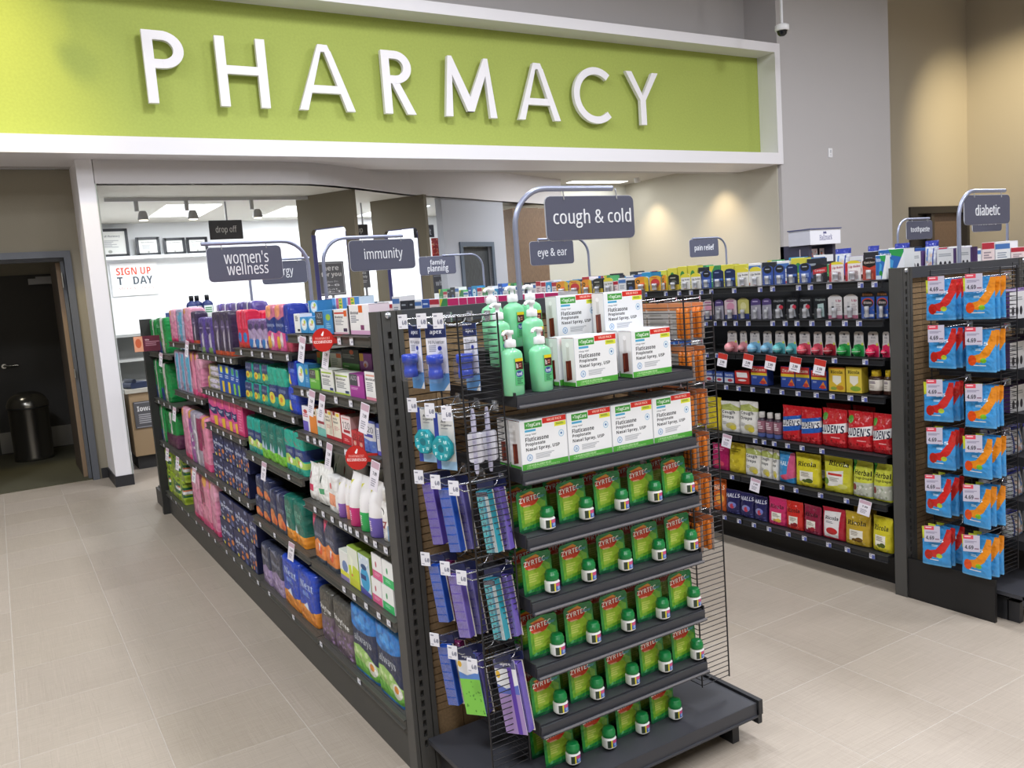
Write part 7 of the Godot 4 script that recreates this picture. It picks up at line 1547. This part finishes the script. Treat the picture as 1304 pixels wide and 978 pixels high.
	at_part(h, "rear_panel", box(V(0.02, 1.46, 4.5)), blk, V(4.49, 0.73, -4.7))
	at_part(h, "far_panel", box(V(0.5, 1.44, 2.7)), blk, V(3.72, 0.72, -5.65))
	for f in [[919.5, 453, "flagr"], [952, 454, "flagr"], [980.5, 456, "flagr"], [1012, 458, "flagr"], [1043, 461, "flagr"], [925, 556, "flag"], [961, 612, "flag"], [1100, 640, "flag"]]:
		var p := hit(f[0], f[1], 0, 3.425)
		var hh := 0.075
		var o := at_part(h, "price_flag", pbox(0.06, hh, 0.001, f[2]), sheet_mat(0.5), p - V(0.008, hh * 0.8, 0), Vector3(0, -PI / 2 + 0.2, 0))
		o.rotation.z = -0.2
	var tipsB: Array = []
	for q in [[1192, 363], [1240, 360], [1192, 425], [1240, 428], [1190, 494], [1240, 500], [1190, 555], [1240, 565], [1188, 615], [1237, 628], [1187, 680], [1237, 692]]:
		tipsB.append(hit(q[0], q[1], 0, 3.38) + V(0, 0.022, 0))
	end_cap(3.445, -2.31, "black end cap shelving with hanging blue gummy pouches", [1.232, 1.017, 0.828, 0.64, 0.447, 0.27], tipsB, ["price469", 0.062, 0.072], true)
	stock_wing_b(tipsB)
	# third run, mostly hidden
	var c := thing("gondola_shelving", "far dark shelving run under the toothpaste and pain relief signs", "shelving", V(6.5, 0, -5.5))
	part(c, "core", boxes([[V(0, 0.72, 0), V(1.0, 1.44, 5.4)]]), blk)
	part(c, "top_shelf", boxes([[V(0, 1.458, 0), V(1.06, 0.02, 5.4)], [V(-0.53, 1.45, 0), V(0.01, 0.04, 5.4)]]), lipB)
func build_signs() -> void:
	aisle_sign(["cough & cold"], "slate aisle sign reading cough & cold on the end cap post", 1.525, -2.43, [745, 240], [693, 250.5, 808, 302], [[703, 267, 803, 288]], 0.42)
	aisle_sign(["women's", "wellness"], "slate aisle sign reading women's wellness on a bent post", 1.42, zu(399, 1.42, 1.5), [310, 309], [262, 316, 361, 354], [[284, 321, 342, 334], [288, 335, 342, 348]], -0.52)
	aisle_sign(["immunity"], "slate aisle sign reading immunity on a bent post", 1.525, zu(418, 1.525, 1.5), [480, 301.5], [443.5, 307, 529, 341], [[463, 317, 513, 332]], 0.47)
	aisle_sign(["allergy"], "slate aisle sign reading allergy behind the women's wellness sign", 1.525, zu(323, 1.525, 1.5), [380, 329], [332, 334, 392, 359], [[344, 340, 374, 353]], 0.43)
	aisle_sign(["eye & ear"], "slate aisle sign reading eye & ear on a bent post", 3.98, zu(752, 3.98, 1.5), [710, 304], [674, 308, 731, 335], [[684, 317, 722, 328]], -0.46)
	aisle_sign(["family", "planning"], "slate aisle sign reading family planning on a bent post", 3.98, -6.96, [560, 325.5], [533, 327.5, 581, 348], [[547, 331, 567, 338], [544, 338, 571, 347]], -0.42)
	aisle_sign(["pain relief"], "slate aisle sign reading pain relief on a bent post", 6.45, zu(926, 6.45, 1.5), [900, 303], [877.5, 305.5, 915, 325.5], [[884, 312, 909, 320]], -0.46)
	aisle_sign(["diabetic"], "slate aisle sign reading diabetic on the second end cap post", 3.98, -2.36, [1250, 243], [1227.5, 249, 1285, 284], [[1241, 261, 1272, 274]], 0.4)
	aisle_sign(["toothpaste"], "slate aisle sign reading toothpaste on a bent post", 6.45, zu(1144, 6.45, 1.5), [1170, 278.5], [1154, 282, 1187, 303.5], [[1159, 289, 1183, 296.5]], 0.44)
	aisle_sign(["foot care"], "slate aisle sign half hidden behind the diabetic sign", 6.45, zu(1283, 6.45, 1.5), [1262, 266], [1238, 272, 1275, 293.5], [[1245, 280, 1268, 286]], -0.46)
func build_pharmacy() -> void:
	var wht := mat("eceef0", 0.6)
	# ledge with certificates, sign, worktop
	solo("wall_ledge", boxes([slab(V(1.02, 2.27, -12.15), V(3.6, 2.31, -11.95))]), wht, "long white picture ledge on the pharmacy wall", "ledge")
	for f in [[1.4, 0.42, 0.36], [1.86, 0.26, 0.24], [2.19, 0.24, 0.22], [2.48, 0.24, 0.22]]:
		var tx := "large black framed certificate on the white ledge" if f[1] > 0.3 else "small black framed certificate on the white ledge"
		var t := thing("framed_certificate", tx, "picture", V(f[0], 2.31, -12.06), 0.0, "" if f[1] > 0.3 else "small certificates on the ledge")
		var a: float = f[1] * 0.5
		var hh: float = f[2]
		part(t, "frame", boxes([[V(-a, hh * 0.5, 0), V(0.035, hh, 0.02)], [V(a, hh * 0.5, 0), V(0.035, hh, 0.02)], [V(0, hh - 0.017, 0), V(f[1], 0.035, 0.02)], [V(0, 0.017, 0), V(f[1], 0.035, 0.02)]]), mat("2c2e34", 0.4))
		part(t, "certificate", pbox(f[1] - 0.02, hh - 0.03, 0.006, "diploma"), sheet_mat(0.5), V(0, 0.015, -0.004))
	var s := hit(139, 336, 2, -12.12)
	var s2 := hit(204, 374, 2, -12.12)
	solo("wall_sign", pbox(s2.x - s.x, s.y - s2.y, 0.012, "signup"), sheet_mat(0.4), "white sign reading sign up today on the pharmacy wall", "sign", V((s.x + s2.x) * 0.5, s2.y, -12.13))
	var ct := thing("service_counter", "tan fronted service counter behind the white pillar", "counter", V(1.7, 0, -9.4))
	part(ct, "body", boxes([slab(V(-0.64, 0.14, -0.3), V(1.2, 0.78, 0.25))]), mat("a08868", 0.6))
	part(ct, "worktop", boxes([slab(V(-0.67, 0.78, -0.34), V(1.24, 0.82, 0.28))]), mat("b8b4a8", 0.5))
	part(ct, "plinth", boxes([slab(V(-0.62, 0, -0.28), V(1.18, 0.14, 0.2))]), mat("2c2c2c", 0.6))
	solo("counter_sign", pbox(0.36, 0.27, 0.01, "iowa"), sheet_mat(0.5), "grey framed notice beginning Iowa law on the counter front", "sign", V(1.27, 0.42, -9.14))
	var ph := thing("desk_phone", "dark blue desk phone on the service counter", "phone", V(1.16, 0.82, -9.3), 0.3)
	part(ph, "base", bevel_box(V(0.2, 0.06, 0.2), 0.02), mat("2a3450", 0.4), V(0, 0.03, 0))
	part(ph, "handset", loft([[0, 0.02, 0.02, 3.0], [0.04, 0.025, 0.02, 3.0], [0.16, 0.025, 0.02, 3.0], [0.2, 0.02, 0.02, 3.0]], 12), mat("1c2438", 0.4), V(-0.06, 0.075, 0.1), Vector3(-PI / 2, 0, 0))
	var mn := thing("work_shelf", "white stacked shelving unit behind the service counter", "shelf", V(1.35, 0.0, -10.2))
	part(mn, "frame", boxes([slab(V(-0.3, 0, -0.2), V(-0.27, 1.35, 0.2)), slab(V(0.3, 0, -0.2), V(0.33, 1.35, 0.2)), slab(V(-0.3, 1.32, -0.2), V(0.33, 1.35, 0.2)), slab(V(-0.3, 1.05, -0.2), V(0.33, 1.08, 0.2)), slab(V(-0.3, 0.8, -0.2), V(0.33, 0.83, 0.2))]), mat("c8cac8", 0.5))
	part(mn, "back", boxes([slab(V(-0.3, 0.4, -0.2), V(0.33, 1.35, -0.18))]), mat("a4a6a4", 0.6))
	# hanging sign
	var dz := -9.9
	var h1 := hit(265, 281, 2, dz)
	var h2 := hit(310, 304, 2, dz)
	hang_sign("drop off", "dark hanging sign reading drop off", h1, h2, dz, [[274, 288, 302, 298]])
	hang_sign("up", "dark hanging sign reading up between the brown partitions", hit(452, 286, 2, -10.2), hit(469, 301, 2, -10.2), -10.2, [[455, 291, 462, 298]])
	hang_sign("consult", "dark hanging sign beside the second brown partition", hit(526, 287, 2, -10.4), hit(553, 302, 2, -10.4), -10.4, [[530, 291, 549, 299]])
	# track with three small spotlights
	var tz := -9.45
	solo("light_track", boxes([slab(V(1.1, 2.7, tz - 0.015), V(3.2, 2.735, tz + 0.015))]), mat("b4b4b4", 0.4), "grey lighting track on the pharmacy ceiling", "track")
	for u in [173, 237, 320]:
		var p := hit(u, 258, 2, tz)
		var t := thing("track_lamp", "small grey track lamp head on the pharmacy track", "lamp", V(p.x, 2.7, tz), 0.0, "track lamp heads")
		part(t, "stem", tube([V(0, 0, 0), V(0, -0.1, 0)], 0.022, 10), mat("a8a8a8", 0.4))
		part(t, "head", lathe([[-0.09, 0.055], [-0.08, 0.055], [-0.02, 0.042], [0.0, 0.03]], 14), mat("9c9c9c", 0.4), V(0.05, -0.1, 0.02))
		part(t, "bulb", lathe([[-0.1, 0.0], [-0.098, 0.04], [-0.088, 0.045]], 14), glow("fff4e0", 2.0), V(0.05, -0.1, 0.02))
	# brown partitions with a window opening
	for q in [[V(3.53, 0, -8.9), V(3.13, 0, -9.61)], [V(4.64, 0, -9.4), V(4.23, 0, -10.09)]]:
		var a: Vector3 = q[0]
		var b: Vector3 = q[1]
		var L := a.distance_to(b)
		var tx := "brown partition panel with a rounded window" + (", nearer the drop off sign" if a.x < 4 else ", nearer the dark door")
		var t := thing("privacy_partition", tx, "partition", b, atan2(-(a.z - b.z), a.x - b.x))
		var R := 0.06
		var x0 := L * 0.22
		var x1 := L * 0.84
		var top := 2.36
		var out := [slab(V(0, 0, -0.03), V(x0, 2.74, 0.03)), slab(V(x1, 0, -0.03), V(L, 2.74, 0.03)), slab(V(x0, top, -0.03), V(x1, 2.74, 0.03)), slab(V(x0, 0, -0.03), V(x1, 1.1, 0.03))]
		part(t, "panel", boxes(out), mat("6a6250", 0.7))
		for c in [[x0, 1], [x1, -1]]:
			var pts := PackedVector2Array([V2(c[0], top)])
			for i in 7:
				var an := PI / 2 * i / 6.0
				pts.append(V2(c[0] + c[1] * R * (1 - sin(an)), top - R * (1 - cos(an))))
			if c[1] > 0:
				pts.reverse()
			part(t, "corner", prism(pts, 0.06), mat("6a6250", 0.7))
		part(t, "window_trim", boxes([slab(V(x0, 1.1, -0.032), V(x0 + 0.008, top - R, 0.032)), slab(V(x1 - 0.008, 1.1, -0.032), V(x1, top - R, 0.032)), slab(V(x0 + R, top - 0.008, -0.032), V(x1 - R, top, 0.032))]), mat("3c3c78", 0.4))
	# notices seen through the partitions
	for q in [["hereyou", 403, 334, 441, 375, -9.75, "grey framed notice reading here for you"], ["ushelp", 459, 343, 472, 366, -10.6, "grey framed notice ending help between the partitions"], ["where", 551, 350, 575, 372, -10.3, "grey framed notice reading where beside the second partition"]]:
		var a := hit(q[1], q[2], 2, q[5])
		var b := hit(q[3], q[4], 2, q[5])
		var nb := thing("notice_board", q[6], "sign", V((a.x + b.x) * 0.5, 0, q[5]))
		part(nb, "board", pbox(b.x - a.x, a.y - b.y, 0.012, q[0]), sheet_mat(0.5), V(0, b.y, 0))
		part(nb, "stand", boxes([[V(0, b.y * 0.5, 0), V(0.03, b.y, 0.02)], [V(0, 0.01, 0), V(0.26, 0.02, 0.22)]]), mat("8c8c90", 0.4))
	# white cabinets and pale wall end behind the partitions
	var w0 := thing("wall_cabinet", "white cabinet wall end right of the second partition", "cabinet", V(5.1, 0, -10.6))
	part(w0, "side", boxes([slab(V(-0.12, 0, -0.3), V(0.0, 2.74, 0.2))]), mat("dcdee0", 0.6))
	part(w0, "edge", boxes([slab(V(0.0, 0, -0.3), V(0.03, 2.74, 0.2))]), mat("b8bcc4", 0.6))
	for q in [["candy_red", 551, 303, 562], ["candy_blue", 562.5, 302, 573]]:
		var a := hit(q[1], q[2], 2, -9.95)
		var b := hit(q[3], 326, 2, -9.95)
		solo("candy_bag", pbag(b.x - a.x, a.y - b.y, 0.06, q[0]), sheet_mat(0.3), D[q[0]].desc, "bag", V((a.x + b.x) * 0.5, b.y, -10.0))
	# card stand
	var cs := thing("card_stand", "greeting card stand with curved white header", "stand", hit(1029, 330, 2, -6.6) * V(1, 0, 1))
	var hw := 0.23
	part(cs, "body", boxes([slab(V(-hw, 0, -0.2), V(hw, 1.5, 0.2)), slab(V(-hw, 1.5, -0.2), V(-hw + 0.05, 1.78, 0.2)), slab(V(hw - 0.05, 1.5, -0.2), V(hw, 1.78, 0.2)), slab(V(-hw, 1.5, -0.2), V(hw, 1.78, -0.15))]), mat("3c3a50", 0.5))
	part(cs, "header", pbox(hw * 2 + 0.06, 0.17, 0.3, "hallmark"), sheet_mat(0.5), V(0, 1.77, 0.1))
	part(cs, "header_cap", boxes([[V(0, 1.945, 0.1), V(hw * 2 + 0.08, 0.012, 0.32)]]), mat("54587c", 0.4))
	for k in 3:
		goods_plain("greeting_card", pbox(0.13, 0.2, 0.006, "card_art"), sheet_mat(0.5), "floral greeting card in the white-headed card stand", "card", cs.position + V(-0.17 + k * 0.17, 1.53, 0.08), 0.0, "greeting cards in the card stand")
	# security camera
	for dc in [[V(8.86, 4.46, -7.5), "white dome security camera hanging on a thin pole by the grey wall"], [V(0.385, 4.42, -7.43), "white dome security camera hanging before the left of the header"]]:
		var dm := thing("security_camera", dc[1], "camera", dc[0])
		part(dm, "pole", tube([V(0, 0.1, 0), V(0, 6.7 - dc[0].y, 0)], 0.018, 10), mat("d8d8dc", 0.4))
		part(dm, "housing", lathe([[0.02, 0.08], [0.03, 0.088], [0.085, 0.086], [0.1, 0.06], [0.105, 0.02]], 20), mat("e4e4e6", 0.4))
		part(dm, "dome", lathe([[-0.045, 0.0], [-0.04, 0.03], [-0.02, 0.055], [0.02, 0.066]], 18), mat("16181e", 0.1))
	# step-dome waste bin in the passage
	var bn := thing("waste_bin", "round stainless waste bin with domed lid in the passage", "bin", V(0.22, 0.008, -11.0))
	part(bn, "body", lathe([[0.0, 0.2], [0.02, 0.205], [0.04, 0.2], [0.58, 0.205], [0.6, 0.21]], 28), mat("6c6a66", 0.25, 0.9))
	part(bn, "lid", lathe([[0.6, 0.215], [0.64, 0.215], [0.7, 0.19], [0.75, 0.14], [0.775, 0.08], [0.78, 0.0]], 28), mat("84827c", 0.2, 0.9))
	part(bn, "band", lathe([[0.592, 0.216], [0.606, 0.216]], 28), mat("1c1c1c", 0.5))
